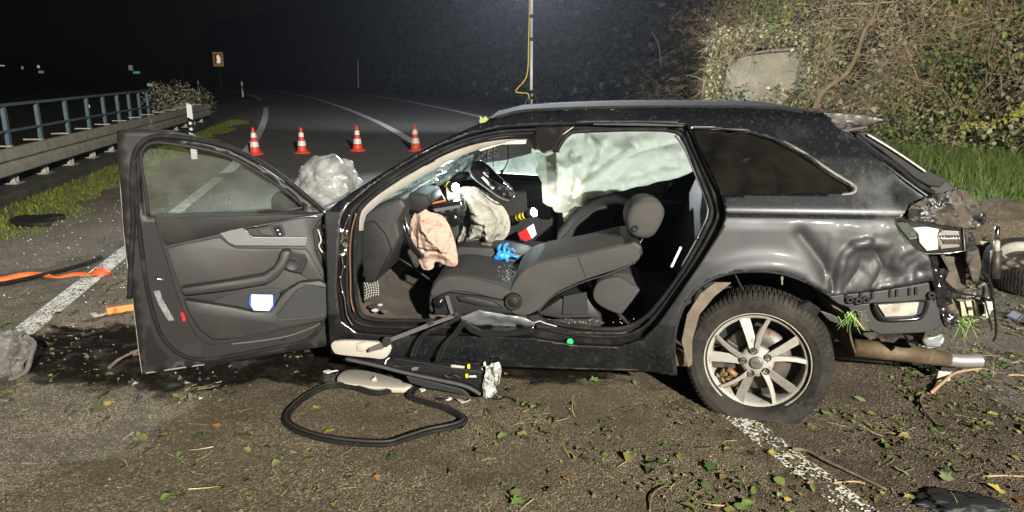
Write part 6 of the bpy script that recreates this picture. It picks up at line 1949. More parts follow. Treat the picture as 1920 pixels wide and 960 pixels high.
# ------------------------------------------------------------------ debris beside the sill
pb = thing('cut_centre_post', C(780, 735, .9), 'cut off door post trim lying under the sill with white torn end', 'car part')
def dpoly(name, pts, v, depth, m, parent=pb, bevel=.006, smooth=False):
    return slab(name, [C(x, y, v) for x, y in pts], V, depth, m, parent, bevel=bevel, smooth=smooth)
dpoly('post_shell', [(648, 671), (700, 676), (735, 668), (760, 672), (850, 682), (905, 688), (915, 700), (908, 735), (895, 742), (870, 728), (820, 716), (760, 702), (700, 688)], .90, .10, M['gloss_black'], bevel=.012, smooth=True)
MB().tube(cr([C(x, y, .915) for x, y in [(648, 673), (700, 684), (760, 699), (820, 712), (872, 724), (902, 740)]], 5, closed=False), .010, 8).build('post_ridge', M['trim_lt'], pb, smooth=True)
MB().tube(cr([C(x, y, .905) for x, y in [(735, 672), (800, 682), (860, 692), (905, 698)]], 5, closed=False), .005, 6).build('post_ridge', M['trim'], pb, smooth=True)
dpoly('metal_clip', [(770, 691), (776, 688), (786, 689), (782, 695), (772, 696)], .915, .008, M['silver'])
dpoly('metal_clip', [(845, 684), (871, 687), (870, 691), (845, 689)], .915, .008, M['galv'], bevel=.002)
dpoly('metal_clip', [(735, 684), (754, 686), (752, 689), (736, 688)], .915, .008, M['chrome'], bevel=.002)
dpoly('yellow_clip', [(876, 684), (881, 683), (881, 692), (876, 691)], .918, .01, M['yellow'], bevel=.002)
dpoly('yellow_clip', [(872, 702), (877, 701), (878, 709), (873, 709)], .918, .01, M['yellow'], bevel=.002)
dpoly('white_clip', [(879, 705), (892, 704), (893, 708), (880, 708)], .918, .008, M['paper'], bevel=.002)
dpoly('white_clip', [(906, 680), (910, 678), (911, 686), (907, 687)], .918, .01, M['paper'], bevel=.002)
MB().tube(cr([C(x, y, .92) for x, y in [(722, 683), (724, 676), (730, 671)]], 4, closed=False), .004, 6).build('white_hook', M['paper'], pb, smooth=True)
MB().tube(cr([C(x, y, .918) for x, y in [(832, 702), (842, 708), (852, 703), (864, 710)]], 4, closed=False), .005, 6).build('cable_loop', M['black'], pb, smooth=True)
q2 = [(toCar(C(x, y, .92))[0], toCar(C(x, y, .92))[2]) for x, y in [(912, 686), (934, 682), (941, 693), (938, 712), (928, 722), (930, 738), (920, 746), (910, 740), (906, 722)]]
o = skin('torn_end', q2, [], lambda u, w: W(u, .93 + .05 * fbm((u * 16, w * 16, 3)) + .03 * fbm((u * 40, w * 40, 3)), w), .008, mat('torn_white_metal', (.55, .55, .52), .45, .3, col2=(.25, .25, .24), scale=25, thr=(.45, .6)), pb, smooth=False)
md = o.modifiers.new('t', 'SOLIDIFY'); md.thickness = .004
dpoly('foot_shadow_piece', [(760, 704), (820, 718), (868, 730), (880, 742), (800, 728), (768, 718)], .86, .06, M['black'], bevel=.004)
for pts in ([(862, 592), (838, 606), (800, 622), (782, 640), (771, 668)], [(868, 600), (852, 624), (830, 648), (817, 678)]):
    for dx in (0, 6):
        MB().tube(cr([C(x + dx, y, .96) for x, y in pts], 6, closed=False), .007, 8).build('rubber_strip', M['rubber'], pb, smooth=True)
dpoly('belt_strap', [(690, 661), (692, 653), (722, 640), (730, 634), (800, 607), (846, 592), (852, 596), (806, 613), (736, 640), (716, 655)], .985, .006, M['belt'], bevel=.001)
dpoly('belt_buckle', [(716, 637), (722, 631), (732, 634), (734, 644), (724, 652), (717, 649)], .99, .02, M['black'], bevel=.003)
dpoly('belt_slider', [(800, 604), (810, 601), (814, 606), (804, 612)], .992, .016, M['black'], bevel=.002)
# pale trim pieces
tr1 = thing('trim_panel', C(680, 660, .95), 'cream plastic trim panel hanging at the sill with the belt', 'car part')
slab('panel_body', cr([C(x, y, .955) for x, y in [(624, 641), (680, 640), (725, 645), (733, 656), (720, 673), (690, 671), (640, 666), (625, 660)]], 3), V, .025, M['white_pl'], tr1, bevel=.005, smooth=True)
slab('belt_guide', [C(x, y, .965) for x, y in [(668, 644), (684, 642), (688, 656), (680, 661), (668, 658)]], V, .02, M['white_pl'], tr1, bevel=.006, smooth=True)
slab('belt_slot', [C(x, y, .9575) for x, y in [(686, 655), (694, 655), (694, 661), (687, 661)]], V, .003, M['black'], tr1, bevel=0)
tr2 = thing('trim_panel', G(700, 730), 'cream plastic trim panel lying on the asphalt inside the rubber loop', 'car part')
gp = [(633, 716), (650, 702), (690, 704), (735, 716), (772, 728), (760, 737), (700, 734), (655, 728), (636, 722)]
P = cr([G(x, y + 2) + Vector((0, 0, .035)) for x, y in gp], 3)
slab('panel_body', P, Vector((0, 0, 1)), .03, M['white_pl'], tr2, bevel=.008, smooth=True)
slab('panel_clip', [AT(x, y, G(702, 722).y - .03) for x, y in [(696, 712), (704, 706), (707, 714), (700, 718)]], (0, -1, 0), .01, M['white_pl'], tr2, bevel=.002)
MB().tube([G(712, 716) + Vector((0, 0, .06)), G(655, 700) + Vector((0, 0, .16))], .004, 6).build('belt_anchor_rod', M['dark_metal'], tr2)
# rubber loop on the asphalt
lp_ = [(748, 722), (730, 738), (700, 742), (660, 731), (620, 728), (580, 746), (548, 772), (542, 795), (575, 815), (640, 830), (720, 835), (756, 826), (800, 812), (848, 802), (866, 793), (855, 782), (825, 768), (785, 756), (766, 748), (768, 740), (776, 728)]
loopP = cr([G(x, y) for x, y in lp_], 6, closed=False)
sl = thing('rubber_seal', G(700, 800), 'black rubber door seal lying in a big loop on the asphalt', 'rubber seal')
for dz, off, r in ((.014, 0, .013), (.012, .02, .010), (.024, .009, .006)):
    PP = []
    for i, p in enumerate(loopP):
        t_ = (loopP[min(i + 1, len(loopP) - 1)] - loopP[max(i - 1, 0)]).normalized()
        PP.append(p + Vector((t_.y, -t_.x, 0)) * off + Vector((0, 0, dz)))
    MB().tube(PP, r, 8).build('seal_bead', M['rubber'] if r > .007 else M['trim_mid'], sl, smooth=True)
MB().lathe([(0, .02), (.02, .018), (.028, 0)], G(773, 726) + Vector((0, 0, .01)), (0, 0, 1), 12).build('end_cap', M['white_pl'], sl, smooth=True)
MB().lathe([(0, .006), (.018, .005), (.022, 0)], G(840, 748), (0, 0, 1), 14).build('plastic_disc', M['paper'], None, smooth=True, label='small white plastic disc on the asphalt below the cut post', cat='disc')
slab('plastic_chip', [G(x, y) + Vector((0, 0, .008)) for x, y in [(786, 732), (796, 728), (798, 733), (790, 736)]], (0, 0, 1), .006, M['paper'], None, bevel=.001, label='white plastic chip beside the end of the rubber loop', cat='chip')

random.seed(21)
for i, (x, y, s_, m_, lb) in enumerate([(688, 690, .06, M['white_pl'], 'pale trim shard under the hanging cream panel'), (655, 682, .05, M['dark_metal'], 'dark bent metal shard under the hanging cream panel'), (830, 752, .03, M['black'], 'small black clip on asphalt under the cut post'),
        (870, 757, .035, M['white_pl'], 'pale plastic shard under the torn end of the cut post'), (960, 735, .03, M['dark_metal'], 'dark shard right of the torn end of the cut post'), (1010, 722, .04, M['black'], 'black splinter below the sill near the middle'), (620, 700, .04, M['paper'], 'white splinter on the ground below the door hinge')]):
    p = G(x, y)
    slab('plastic_shard', [p + Vector((a * s_, b * s_ * .6, .012 + .5 * s_ * abs(a) * random.random())) for a, b in ((-1, -.2), (-.3, -.9), (.6, -.5), (1, .3), (.2, .2), (-.4, .8))], (0, -.3, 1), .008, m_, None, bevel=.001, label=lb, cat='shard')
for pts, lb in (([(660, 690, .02), (700, 697, .05), (730, 712, .02), (748, 722, .01)], 'thin black cable hanging from the cream panel to the ground'), ([(905, 742, .02), (930, 752, .01), (952, 748, .01), (968, 756, .01)], 'short black wire on the asphalt at the torn post end')):
    MB().tube(cr([G(x, y) + Vector((0, 0, h)) for x, y, h in pts], 6, closed=False), .005, 6).build('cable', M['rubber'], None, smooth=True, label=lb, cat='cable')

# clear plastic sheet over the front
def blobmesh(name, cen, sx, sy, sz, seed, m, parent, sub=5, a1=.22, a2=.07, sharp=False):
    bm = bmesh.new()
    bmesh.ops.create_icosphere(bm, subdivisions=sub, radius=1)
    for v_ in bm.verts:
        p = v_.co.copy()
        q_ = 1 + a1 * fbm(p * 1.2 + Vector((seed, 0, 0))) + a2 * (1 - 2 * abs(fbm(p * 3.2 + Vector((seed, 3, 0))))) + a2 * .5 * (1 - 2 * abs(fbm(p * 8 + Vector((seed, 7, 0)))))
        if sharp:
            dd_ = noise.voronoi(p * 2.1 + Vector((seed, 1, 2)))[0]
            q_ += .17 * (dd_[1] - dd_[0]) - .06
            dd_ = noise.voronoi(p * 5 + Vector((seed, 4, 2)))[0]
            q_ += .05 * (dd_[1] - dd_[0])
        v_.co = Vector(cen) + Vector((p.x * sx, p.y * sy, p.z * sz)) * q_
    me = bpy.data.meshes.new(name)
    bm.to_mesh(me); bm.free()
    return finish(name, me, m, parent, True)
bagc = C(612, 342, 0.0)
bag = thing('plastic_sheet', bagc - Vector((0, 0, .17)), 'crumpled clear plastic sheet bundled over the crushed car front', 'plastic sheet')
blobmesh('sheet_outer', bagc, .19, .15, .165, 2, M['plastic_film'], bag, a1=.2, a2=.012, sharp=True)
# inner fold
blobmesh('sheet_inner', bagc + Vector((-.02, .02, -.03)), .13, .10, .12, 7, M['plastic_film'], bag, a1=.3, a2=.02, sharp=True)

# ------------------------------------------------------------------ loose things on the left
bf = thing('bumper_fragment', G(20, 728), 'grey torn bumper fragment at the picture edge beside the wet patch', 'car part')
def fragpt(a, z):
    return Vector((a, 3.40 + .35 * z + .09 * fbm((a * 7, z * 7, 2)) + .05 * fbm((a * 20, z * 20, 5)), max(.004, z + .012 * fbm((a * 25, z * 25, 8)))))
fo_px = [(-60, 630), (0, 628), (38, 630), (50, 646), (52, 668), (46, 696), (34, 716), (22, 722), (14, 734), (-10, 738), (-60, 740)]
f2 = []
for x, y in fo_px:
    p = AT(x, y, 3.42)
    f2.append((p.x, max(p.z, .005)))
grf = mat('scraped_grey_plastic', (.12, .113, .1), .8, col2=(.06, .056, .048), scale=9, thr=(.42, .64), col3=(.3, .28, .24), scale3=30, thr3=(.6, .72), bump=(50, .5, .008))
hole = [(AT(x, y, 3.42).x, AT(x, y, 3.42).z) for x, y in [(20, 676), (33, 671), (33, 678), (24, 682)]]
o = skin('fragment_shell', f2, [hole], fragpt, .012, grf, bf)
md = o.modifiers.new('t', 'SOLIDIFY'); md.thickness = .012
MB().tube(cr([fragpt(AT(x, y, 3.42).x, max(.012, AT(x, y, 3.42).z)) for x, y in [(40, 632), (51, 650), (52, 672), (46, 698), (32, 718)]], 5, closed=False), .014, 8).build('fragment_edge', grf, bf, smooth=True)

MB().tube(cr([G(x, y) + Vector((0, 0, .02 + h)) for x, y, h in [(-60, 552, 0), (-10, 540, 0), (60, 525, .0), (120, 513, .01), (165, 504, .03), (192, 496, .05)]], 6, closed=False), .018, 10).build('black_hose', M['rubber'], None, smooth=True, label='straight black hose lying across the orange strap', cat='hose')
def gribbon(name, pts, w, label, cat, m):
    P = cr([G(x, y) + Vector((0, 0, h)) for x, y, h in pts], 6, closed=False)
    mb = MB()
    for i, p in enumerate(P):
        t_ = (P[min(i + 1, len(P) - 1)] - P[max(i - 1, 0)]).normalized()
        n_ = Vector((-t_.y, t_.x, 0))
        tw = .25 + .75 * math.sin(i * .16)
        a = (n_ * math.cos(tw) + Vector((0, 0, 1)) * abs(math.sin(tw))) * w / 2
        mb.v += [tuple(p - a + Vector((0, 0, w * .45 * abs(math.sin(tw))))), tuple(p + a + Vector((0, 0, w * .45 * abs(math.sin(tw)))))]
    for i in range(len(P) - 1): mb.f.append((2 * i, 2 * i + 1, 2 * i + 3, 2 * i + 2))
    o = mb.build(name, m, None, smooth=True, label=label, cat=cat)
    md = o.modifiers.new('t', 'SOLIDIFY'); md.thickness = .003
    return o
gribbon('orange_strap', [(-40, 532, .01), (10, 528, .01), (50, 521, .012), (82, 520, .012), (110, 523, .012), (140, 519, .012), (168, 518, .012), (186, 516, .01)], .042, 'long orange webbing strap running under the black hose', 'strap', M['orange'])
kn = blobmesh('strap_knot', G(189, 515) + Vector((0, 0, .02)), .06, .05, .03, 5, mat('orange_red_knot', (.75, .1, .03), .6), None, sub=3, a2=.2)
tag(kn, 'bunched orange red strap end lying on the white edge line', 'strap')
ob = thing('orange_block', G(228, 586), 'orange tool block lying behind the open door edge', 'block')
p0, p1 = G(200, 588), G(262, 578)
dv = (p1 - p0).normalized(); pv = Vector((-dv.y, dv.x, 0))
MB().box((p0 + p1) / 2 + Vector((0, 0, .022)), (p1 - p0) / 2, pv * .035, (0, 0, .022)).build('block_body', mat('orange_plastic', (.85, .25, .05), .5, col2=(.6, .15, .04), scale=9, thr=(.5, .7)), ob, bevel=.005)
MB().box((p0 + p1) / 2 + Vector((0, 0, .046)), (p1 - p0) * .42, pv * .02, (0, 0, .003)).build('block_top', mat('brown_grip', (.16, .09, .05), .7), ob, bevel=.001)
MB().box(p0 + dv * .05 + Vector((0, 0, .022)), dv * .012, pv * .037, (0, 0, .018)).build('block_slot', mat('dark_orange', (.5, .11, .03), .6), ob, bevel=.001)
bt = thing('black_trim_piece', G(70, 424), 'flat black torn trim piece lying on the mossy verge', 'car part')
slab('piece_body', cr([G(x, y) + Vector((0, 0, .05)) for x, y in [(18, 420), (35, 412), (70, 410), (118, 408), (122, 412), (98, 416), (95, 424), (60, 427), (30, 425)]], 3), (0, 0, 1), .05, M['trim'], bt, bevel=.01, smooth=True)
MB().tube([G(85, 414) + Vector((0, 0, .06)), G(122, 411) + Vector((0, 0, .05))], .012, 8).build('piece_rod', M['gloss_black'], bt, smooth=True)
for i, (x, y, s_, m_, lb) in enumerate([(185, 596, .05, M['galv'], 'small bent metal part with white stripes near the orange block'), (208, 612, .04, M['dark_metal'], 'small dark broken part at the edge of the wet patch'), (160, 632, .035, M['black'], 'black plastic splinter in the wet patch'), (258, 713 - 45, .04, M['exhaust'], 'pale broken chunk under the open door edge')]):
    p = G(x, y)
    slab('metal_scrap', [p + Vector((a * s_, b * s_ * .7, .02 + .3 * s_ * abs(a))) for a, b in ((-1, -.3), (-.2, -1), (.9, -.4), (1, .5), (-.1, .3), (-.7, .9))], (0, -.2, 1), .015, m_, None, bevel=.003, label=lb, cat='scrap')

# ------------------------------------------------------------------ loose things on the right
dwc = Vector((3.98, 5.12, .17))
dwa = Vector((-.10, -.20, .97)).normalized()
dw = thing('torn_off_wheel', (dwc.x, dwc.y, 0), 'torn off wheel with strut lying flat beside the grass', 'wheel')
make_tyre(dwc, dwa, False, dw)
MB().lathe([(.238, .10), (.228, .112), (.214, .108), (.200, .06), (.19, -.05), (.226, -.06), (.23, .08)], dwc, dwa, 64, closed_prof=True).build('rim', M['rim'], dw, smooth=True)
MB().lathe([(0, .07), (.09, .075), (.15, .06), (.19, .05)], dwc, dwa, 40).build('hub_face', M['dark_metal'], dw, smooth=True)
sb = AT(1869, 500, 4.75)
MB().tube([sb + Vector((0, 0, -.08)), AT(1868, 470, 4.75)], .035, 12).build('strut_base', M['dark_metal'], dw, smooth=True)
MB().tube([AT(1868, 475, 4.75), AT(1869, 452, 4.75)], .02, 12).build('strut_sleeve', M['white_pl'], dw, smooth=True)
MB().tube([AT(1869, 455, 4.75), AT(1870, 425, 4.75)], .016, 12).build('strut_rod', M['chrome'], dw, smooth=True)
for i, (x, y, s_) in enumerate(((1890, 492, .05), (1905, 497, .045), (1880, 500, .04), (1915, 490, .05))):
    blobmesh('suspension_lump', AT(x, y, 4.85), s_, s_ * .8, s_ * .6, i + 3, M['dark_metal'], dw, sub=3, a2=.15)
pf = thing('plastic_foil', G(1900, 470), 'pale crumpled plastic foil behind the torn off wheel', 'foil')
def foil(pts, Y_, seed, nm):
    q2 = [(AT(x, y, Y_).x, AT(x, y, Y_).z) for x, y in pts]
    o = skin(nm, q2, [], lambda a, z: Vector((a, Y_ + .9 * (z - .3) + .08 * fbm((a * 7, z * 7, seed)) + .04 * fbm((a * 22, z * 22, seed)), max(.01, z))), .022, mat('pale_foil', (.48, .5, .42), .4, col2=(.28, .27, .2), scale=8, thr=(.45, .65)), pf, smooth=True)
    md = o.modifiers.new('t', 'SOLIDIFY'); md.thickness = .003
foil([(1872, 470), (1895, 464), (1925, 466), (1960, 470), (1960, 492), (1920, 490), (1890, 484)], 5.5, 3, 'foil_sheet')
foil([(1832, 450), (1852, 452), (1866, 462), (1862, 480), (1846, 490), (1836, 478)], 5.5, 6, 'foil_sheet')
tb = blobmesh('earth_heap', AT(1862, 445, 6.2), .55, .35, .28, 3, M['soil'], None, sub=4, a1=.4, a2=.2)
tag(tb, None, None, None, 'structure')
bb = AT(1925, 604, 4.3)
o = slab('dark_box', [bb + Vector((a, 0, b)) for a, b in ((-.06, -.06), (.1, -.06), (.1, .05), (-.03, .055), (-.065, .01))], (0, -1, 0), .1, M['trim_mid'], None, bevel=.01, label='dark blue grey box piece at the picture edge on the ground', cat='box')
bk = thing('broken_bracket', G(1768, 715), 'dark square broken bracket on the ground below the exhaust', 'car part')
slab('bracket_block', [G(1768, 716) + Vector((a, 0, b)) for a, b in ((-.035, .0), (.04, .0), (.035, .055), (-.03, .06))], (0, -1, 0), .06, M['galv'], bk, bevel=.004)
slab('bracket_top', [G(1770, 716) + Vector((a, -.004, b)) for a, b in ((-.03, .062), (.055, .06), (.05, .11), (-.025, .112))], (0, -1, 0), .06, M['black'], bk, bevel=.004)
db = blobmesh('black_debris', G(1790, 945) + Vector((0, 0, .012)), .12, .06, .007, 9, M['black'], None, sub=4, a1=.6, a2=.25)  # black piece flattened to look like a shadow on the ground
tag(db, 'flat black shadow like debris at the lower picture edge', 'debris')
def gstick(name, pts, r, m, label):
    P = cr([G(x, y) + Vector((0, 0, r + h)) for x, y, h in pts], 6, closed=False)
    return MB().tube(P, [r * (1 - .5 * i / len(P)) for i in range(len(P))], 7).build(name, m, None, smooth=True, label=label, cat='twig')
tan = mat('tan_twig', (.3, .2, .11), .8, bump=(60, .4, .004))
gstick('twig', [(1485, 846, 0), (1510, 850, .005), (1545, 870, .01), (1590, 890, .006), (1662, 922, 0)], .009, M['brownbark'], 'long dark twig lying beside the worn centre line')
gstick('twig', [(1745, 740, 0), (1765, 728, .02), (1790, 712, .03), (1838, 704, .03)], .010, tan, 'pale brown forked twig below the exhaust tip')
gstick('twig', [(1748, 738, 0), (1775, 715, .03), (1808, 694, .06)], .006, tan, 'thin pale twig leaning on the broken bracket')
gstick('twig', [(1730, 742, 0), (1724, 758, .012), (1735, 778, .008), (1758, 800, 0)], .007, M['brownbark'], 'dark curved twig on the soil below the forked twig')
gstick('twig', [(1562, 908, 0), (1600, 906, .003), (1622, 909, 0)], .005, tan, 'short straw coloured stalk across the centre line')
gstick('twig', [(204, 694, 0), (225, 680, .01), (264, 662, .015)], .011, M['brownbark'], 'broken twig beside the lower corner of the door')
gstick('twig', [(1890, 706, 0), (1905, 706, .004), (1930, 707, 0)], .006, tan, 'pale stalk on the soil at the picture edge')
gstick('twig', [(1842, 896, 0), (1880, 895, .003), (1930, 896, 0)], .005, tan, 'thin straw stalk near the lower picture corner')
gstick('twig', [(1320, 950, 0), (1345, 951, .003), (1372, 952, 0)], .005, tan, 'short straw stalk at the bottom edge beside a dark leaf')
gstick('twig', [(1218, 960, 0), (1222, 935, .01), (1248, 915, .006), (1272, 925, 0)], .004, M['brownbark'], 'thin bent twig under the green leaf at the bottom edge')

# grass caught on the tail
def tuft(px, v, n, label, spread=.02, ln=(.06, .16)):
    c = np.array(C(*px, v))
    pos = c + RNG.normal(0, spread, (n, 3)) * np.array([1, .4, 1])
    o = twig_cloud('grass_tuft', pos, RNG.normal(0, .5, (n, 3)) + np.array([.1, -.4, -.4]), RNG.uniform(*ln, n), .003, pick([(.16, .3, .05), (.3, .38, .1), (.1, .2, .03), (.4, .42, .2)], n), label, 'grass', droop=.25)
    o['kind'] = 'thing'
    return o
tuft((1594, 592), .885, 30, 'tuft of torn grass caught behind the rear wheel', .014, (.03, .09))
tuft((1806, 598), .70, 22, 'tuft of torn grass hanging from the crushed tail', .02, (.05, .13))

# ------------------------------------------------------------------ leaves, chips, crumbs
def leaf_mesh(kind):
    if kind == 0:
        out = [(-.5, 0), (-.38, .22), (-.46, .42), (-.16, .34), (.02, .5), (.14, .26), (.5, .24), (.32, .06), (.56, -.06), (.26, -.2), (.24, -.46), (.0, -.3), (-.26, -.46), (-.3, -.2)]
    elif kind == 1:
        out = [(-.5, 0), (-.36, .16), (-.12, .27), (.14, .26), (.36, .15), (.56, 0), (.36, -.15), (.14, -.26), (-.12, -.27), (-.36, -.16)]
    else:
        out = [(-.5, .05), (-.3, .3), (-.05, .22), (.1, .42), (.3, .25), (.52, .1), (.4, -.15), (.12, -.2), (.05, -.42), (-.2, -.28), (-.4, -.22)]
    vs = [(0, 0, .0)]
    for x, y in out: vs.append((x, y, .16 * (x * x + y * y) * (1 if kind != 1 else -.6) + .12 * abs(y) + .05 * math.sin(x * 7)))
    n_ = len(out)
    me = bpy.data.meshes.new('leaf')
    me.from_pydata(vs, [], [(0, 1 + i, 1 + (i + 1) % n_) for i in range(n_)])
    me.polygons.foreach_set('use_smooth', [True] * n_)
    return me
LM = {}
def leafmat(c):
    k = tuple(round(q, 3) for q in c)
    if k not in LM: LM[k] = mat('leaf_blade', c, .5, col2=tuple(.6 * q for q in c), scale=3, thr=(.5, .75), transl=.2)
    return LM[k]
LIME, GREEN, DKG, YEL, ORA, PALE = (.3, .34, .09), (.13, .21, .05), (.05, .09, .03), (.42, .33, .07), (.34, .18, .07), (.22, .28, .13)
big = [(48, 775, .085, LIME, 'lime leaf on asphalt near the left picture edge'), (120, 790, .085, GREEN, 'green leaf on asphalt right of the lime one at lower left'), (407, 803, .07, ORA, 'curled orange leaf alone on the asphalt below the door'),
       (372, 822, .08, DKG, 'dark green leaf left of the curled orange leaf'), (448, 820, .075, DKG, 'very dark leaf on asphalt below the orange leaf'), (617, 813, .085, YEL, 'bright yellow leaf inside the rubber loop'), (582, 856, .08, LIME, 'ragged lime leaf just below the rubber loop, left one'),
       (620, 850, .09, LIME, 'ragged lime leaf just below the rubber loop, larger one'), (593, 768, .06, LIME, 'small lime leaf inside the upper left of the rubber loop'), (340, 935, .07, GREEN, 'small green leaf near the bottom edge at lower left'), (95, 718, .06, LIME, 'lime leaf in the dark wet patch'),
       (37, 725, .09, YEL, 'dull yellow leaf beside the grey bumper fragment'), (203, 760, .07, YEL, 'yellowish leaf on asphalt below the door corner'), (8, 755, .08, PALE, 'pale green leaf cut by the left picture edge'), (735, 862, .08, DKG, 'dark green leaf below the lower side of the rubber loop'),
       (707, 900, .06, ORA, 'small orange leaf on bare asphalt at the bottom middle'), (1062, 903, .06, ORA, 'brown orange leaf left of the green leaf at the bottom'), (1237, 908, .085, GREEN, 'bright green leaf at the bottom right of centre'), (968, 946, .09, GREEN, 'green leaf at the bottom edge of the picture, centre'),
       (1522, 805, .065, LIME, 'round lime leaf right of the worn centre line'), (1667, 866, .085, PALE, 'pale green leaf on soil right of the long dark twig'), (1448, 854, .075, YEL, 'yellow leaf touching the worn centre line'), (1413, 924, .08, GREEN, 'green leaf left of the centre line near the bottom'),
       (1395, 953, .14, GREEN, 'large dark green leaf cut by the bottom edge'), (1477, 943, .05, YEL, 'small yellow leaf at the bottom by the centre line'), (1912, 942, .13, ORA, 'large orange yellow leaf in the lower right corner'), (1867, 922, .10, YEL, 'yellow leaf left of the large orange leaf in the corner'),
       (1703, 937, .07, LIME, 'two lobed lime leaf on soil near the bottom edge'), (1781, 766, .06, PALE, 'bluish pale leaf on the soil right of the curved twig'), (1706, 708, .10, GREEN, 'green leaf on soil left of the broken bracket'), (1867, 756, .05, YEL, 'small bright yellow leaf on dark soil'),
       (1893, 726, .06, ORA, 'orange leaf near the pale stalk at the picture edge'), (1718, 783, .09, LIME, 'light green leaf on soil below the curved twig'), (1773, 900, .11, PALE, 'ragged pale leaf on the dark soil lower right'), (1690, 888, .10, PALE, 'narrow pale leaf on soil near the long twig end'),
       (1860, 780, .08, LIME, 'lime leaf on soil right of the bluish pale leaf'), (1115, 717, .09, GREEN, 'green leaf on the ground below the sill'), (1190, 720, .08, LIME, 'lime leaf on the ground near the front of the rear wheel'), (948, 705, .05, YEL, 'small yellow leaf beside the torn white end of the post'),
       (1550, 780, .07, GREEN, 'green leaf just right of the flat rear tyre'), (1612, 752, .09, PALE, 'long pale leaf on soil right of the rear tyre'), (1640, 938, .06, LIME, 'tiny lime leaf on soil at the bottom'), (1330, 880, .10, DKG, 'dark green leaf cluster left of the centre line')]
LMESH = {}
for i, (x, y, s_, c, lb) in enumerate(big):
    key = (i % 3, c)
    if key not in LMESH:
        me = leaf_mesh(i % 3)
        me.materials.append(leafmat(c))
        LMESH[key] = me
    o = bpy.data.objects.new('fallen_leaf', LMESH[key])
    COL.objects.link(o)
    p = G(x, y)
    o.location = p + Vector((0, 0, .012))
    s_ *= .64
    o.scale = (s_, s_ * random.uniform(.6, 1), s_ * random.uniform(.7, 1.6))
    o.rotation_euler = (random.uniform(-.3, .3), random.uniform(-.3, .3), random.uniform(0, 6.28))
    tag(o, lb, 'leaf', 'fallen leaves on the ground')
o = bpy.data.objects.new('fallen_leaf', LMESH[(0, LIME)])
COL.objects.link(o)
o.location = W(*[q for q in (toCar(C(910, 231, .62)))]); o.scale = (.07, .07, .1); o.rotation_euler = (.9, .2, .4)
tag(o, 'lime leaf stuck on the top of the car front post', 'leaf', 'fallen leaves on the ground')

def in_car(x, y):
    q0 = (x - ORG.x) * U.x + (y - ORG.y) * U.y
    q1 = (x - ORG.x) * V.x + (y - ORG.y) * V.y
    return (q0 > -.8) & (q0 < 2.3) & (np.abs(q1) < .8)
def scatter(n, dens):
    x = RNG.uniform(-3.4, 4.4, n * 4)
    y = RNG.uniform(1.7, 6.0, n * 4)
    keep = (RNG.uniform(0, 1, n * 4) < dens(x, y)) & ~in_car(x, y)
    x, y = x[keep][:n], y[keep][:n]
    return np.stack([x, y, np_terr(y) + .008], 1)
right = lambda x, y: np.clip(.16 + .55 * (1 / (1 + np.exp(-(x - .9) * 2.2))), 0, 1) * np.clip(.35 + .9 * wav(x * 4.1, y * 4.3), .04, 1)
p_ = scatter(9000, right)
leaf_cloud('leaf_litter', p_, np.tile([[0, 0, 1.0]], (len(p_), 1)), RNG.uniform(.010, .026, len(p_)) * (1 + 2.0 * RNG.uniform(0, 1, len(p_)) ** 5), pick([(.14, .18, .05), (.10, .15, .035), (.18, .21, .07), (.06, .09, .025), (.15, .10, .04), (.09, .06, .03), (.22, .2, .07)], len(p_)), 'small torn leaves and leaf bits strewn over the road', 'leaf litter', jitter=.25)
p_ = scatter(2200, right)
an = RNG.uniform(0, 2 * math.pi, len(p_))
dirs = np.stack([np.cos(an), np.sin(an), np.full(len(p_), .12)], 1)
twig_cloud('straw_bits', p_, dirs, RNG.uniform(.03, .13, len(p_)), RNG.uniform(.0012, .003, len(p_)), pick([(.35, .27, .14), (.25, .3, .08), (.16, .12, .07), (.42, .36, .2)], len(p_)), 'straw and stalk bits strewn over the road', 'straw', droop=.08)
def chips(name, pos, size, cols, label, cat, flat=.6):
    n_ = len(pos)
    base = np.array([[1, 0, -.4], [-.5, .87, -.4], [-.5, -.87, -.4], [0, 0, 1.0]])
    V_ = base[None] + RNG.normal(0, .28, (n_, 4, 3))
    V_[:, :, 2] *= flat
    an_ = RNG.uniform(0, 6.28, n_)
    c_, s2 = np.cos(an_)[:, None], np.sin(an_)[:, None]
    xx = V_[:, :, 0] * c_ - V_[:, :, 1] * s2
    yy = V_[:, :, 0] * s2 + V_[:, :, 1] * c_
    V_ = np.stack([xx, yy, V_[:, :, 2]], 2) * size[:, None, None] + pos[:, None, :]
    b_ = np.arange(n_)[:, None] * 4
    f = np.concatenate([b_ + np.array([t_]) for t_ in ([0, 1, 3], [1, 2, 3], [2, 0, 3], [0, 2, 1])], 1).ravel()
    me = raw_mesh(V_.reshape(-1, 3), f, 3, name)
    vcol(me, np.repeat(cols, 4, axis=0))
    return finish(name, me, M['debrisc'], None, False, label=label, cat=cat, kind='stuff')
p_ = scatter(9000, lambda x, y: np.clip(.4 + .3 * wav(x * 2, y * 2), .1, 1)); p_[:, 2] -= .005
chips('stone_chips', p_, RNG.uniform(.002, .006, len(p_)), pick([(.22, .19, .14), (.12, .1, .075), (.32, .28, .21), (.07, .06, .045)], len(p_)), 'fine stone chips on the rough asphalt', 'grit')
p_ = scatter(4200, lambda x, y: np.clip((1 / (1 + np.exp(-(x - 1.2) * 2.5))) * (.5 + .5 * wav(x * 3, y * 2.7)), 0, 1)); p_[:, 2] -= .004
chips('soil_clods', p_, RNG.uniform(.004, .017, len(p_)), pick([(.06, .047, .032), (.04, .032, .022), (.09, .072, .05)], len(p_)), 'crumbs of dark soil thrown over the road', 'soil', flat=.8)
n = 420
x = RNG.uniform(-5.5, -2.5, n); y = RNG.uniform(4.2, 9.5, n)
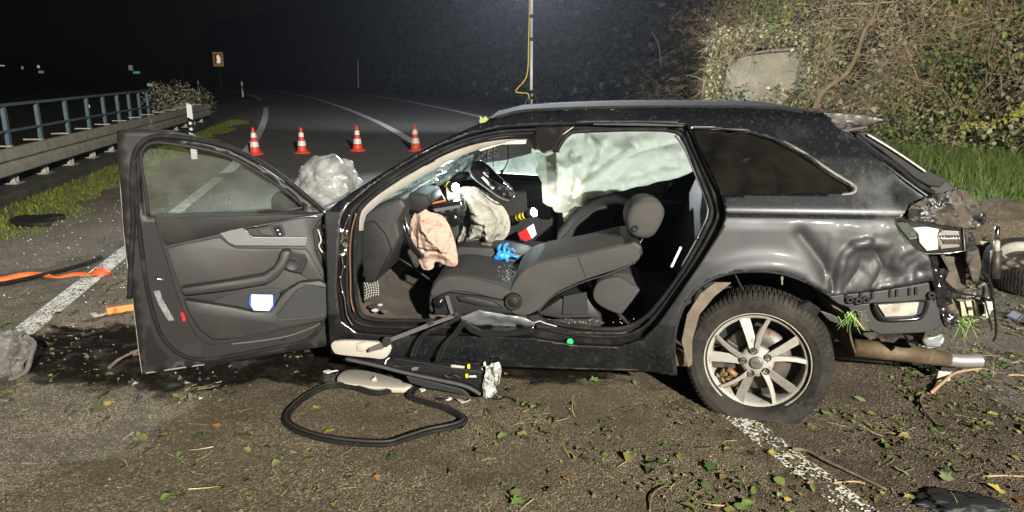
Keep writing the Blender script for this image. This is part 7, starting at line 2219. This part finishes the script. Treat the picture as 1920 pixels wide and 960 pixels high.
pos = np.stack([x, y, np_terr(y) + .004], 1)
chips('glass_crumbs', pos, RNG.uniform(.005, .012, n), pick([(.7, .7, .66), (.55, .56, .52)], n), 'pale glass crumbs scattered over the road shoulder', 'glass')
p_ = scatter(500, lambda x, y: np.clip(np.exp(-((x + 1.9) / .9) ** 2 - ((y - 3.6) / .45) ** 2), 0, 1))
chips('wet_debris', p_, RNG.uniform(.006, .022, len(p_)), pick([(.03, .03, .028), (.1, .085, .06), (.02, .02, .02), (.3, .27, .2)], len(p_)), 'small dark broken bits lying in the wet patch', 'debris', flat=.7)

n = 260
q_ = []
for _ in range(n):
    if RNG.uniform() < .5:
        p = C(RNG.uniform(690, 1210), RNG.uniform(602, 612), .80)
        p.z += .012
    else:
        p = W(RNG.uniform(1.15, 1.55), RNG.uniform(.2, .58), .50 + RNG.uniform(.045, .055))
    q_.append(tuple(p))
chips('cabin_glass_crumbs', np.array(q_), RNG.uniform(.002, .005, n), pick([(.5, .52, .48), (.35, .37, .34)], n), 'tiny glass crumbs scattered over the driver seat and sill', 'glass')
n = 700
x = RNG.uniform(2.3, 4.6, n); y = RNG.uniform(4.2, 6.4, n)
chips('torn_earth', np.stack([x, y, np_terr(y) + .01], 1), RNG.uniform(.008, .04, n), pick([(.07, .055, .038), (.1, .08, .055), (.045, .036, .026)], n), 'torn up earth and dead leaf mould beside the torn off wheel', 'earth', flat=.7)

# ------------------------------------------------------------------ thin night mist lit by the lamps
hz = MB().abox(-75, -14, -1.2, 60, 95, 14)
hm = bpy.data.materials.new('night_mist')
nt, N, L = nodes_of(hm)
N.clear()
out = N.new('ShaderNodeOutputMaterial')
pv_ = N.new('ShaderNodeVolumePrincipled')
pv_.inputs['Color'].default_value = (.8, .87, 1.0, 1)
pv_.inputs['Density'].default_value = .0005
pv_.inputs['Anisotropy'].default_value = .7
L.new(pv_.outputs[0], out.inputs['Volume'])
hz.build('haze', hm, None, kind='stuff', label='thin night mist glowing round the lamp mast', cat='haze')
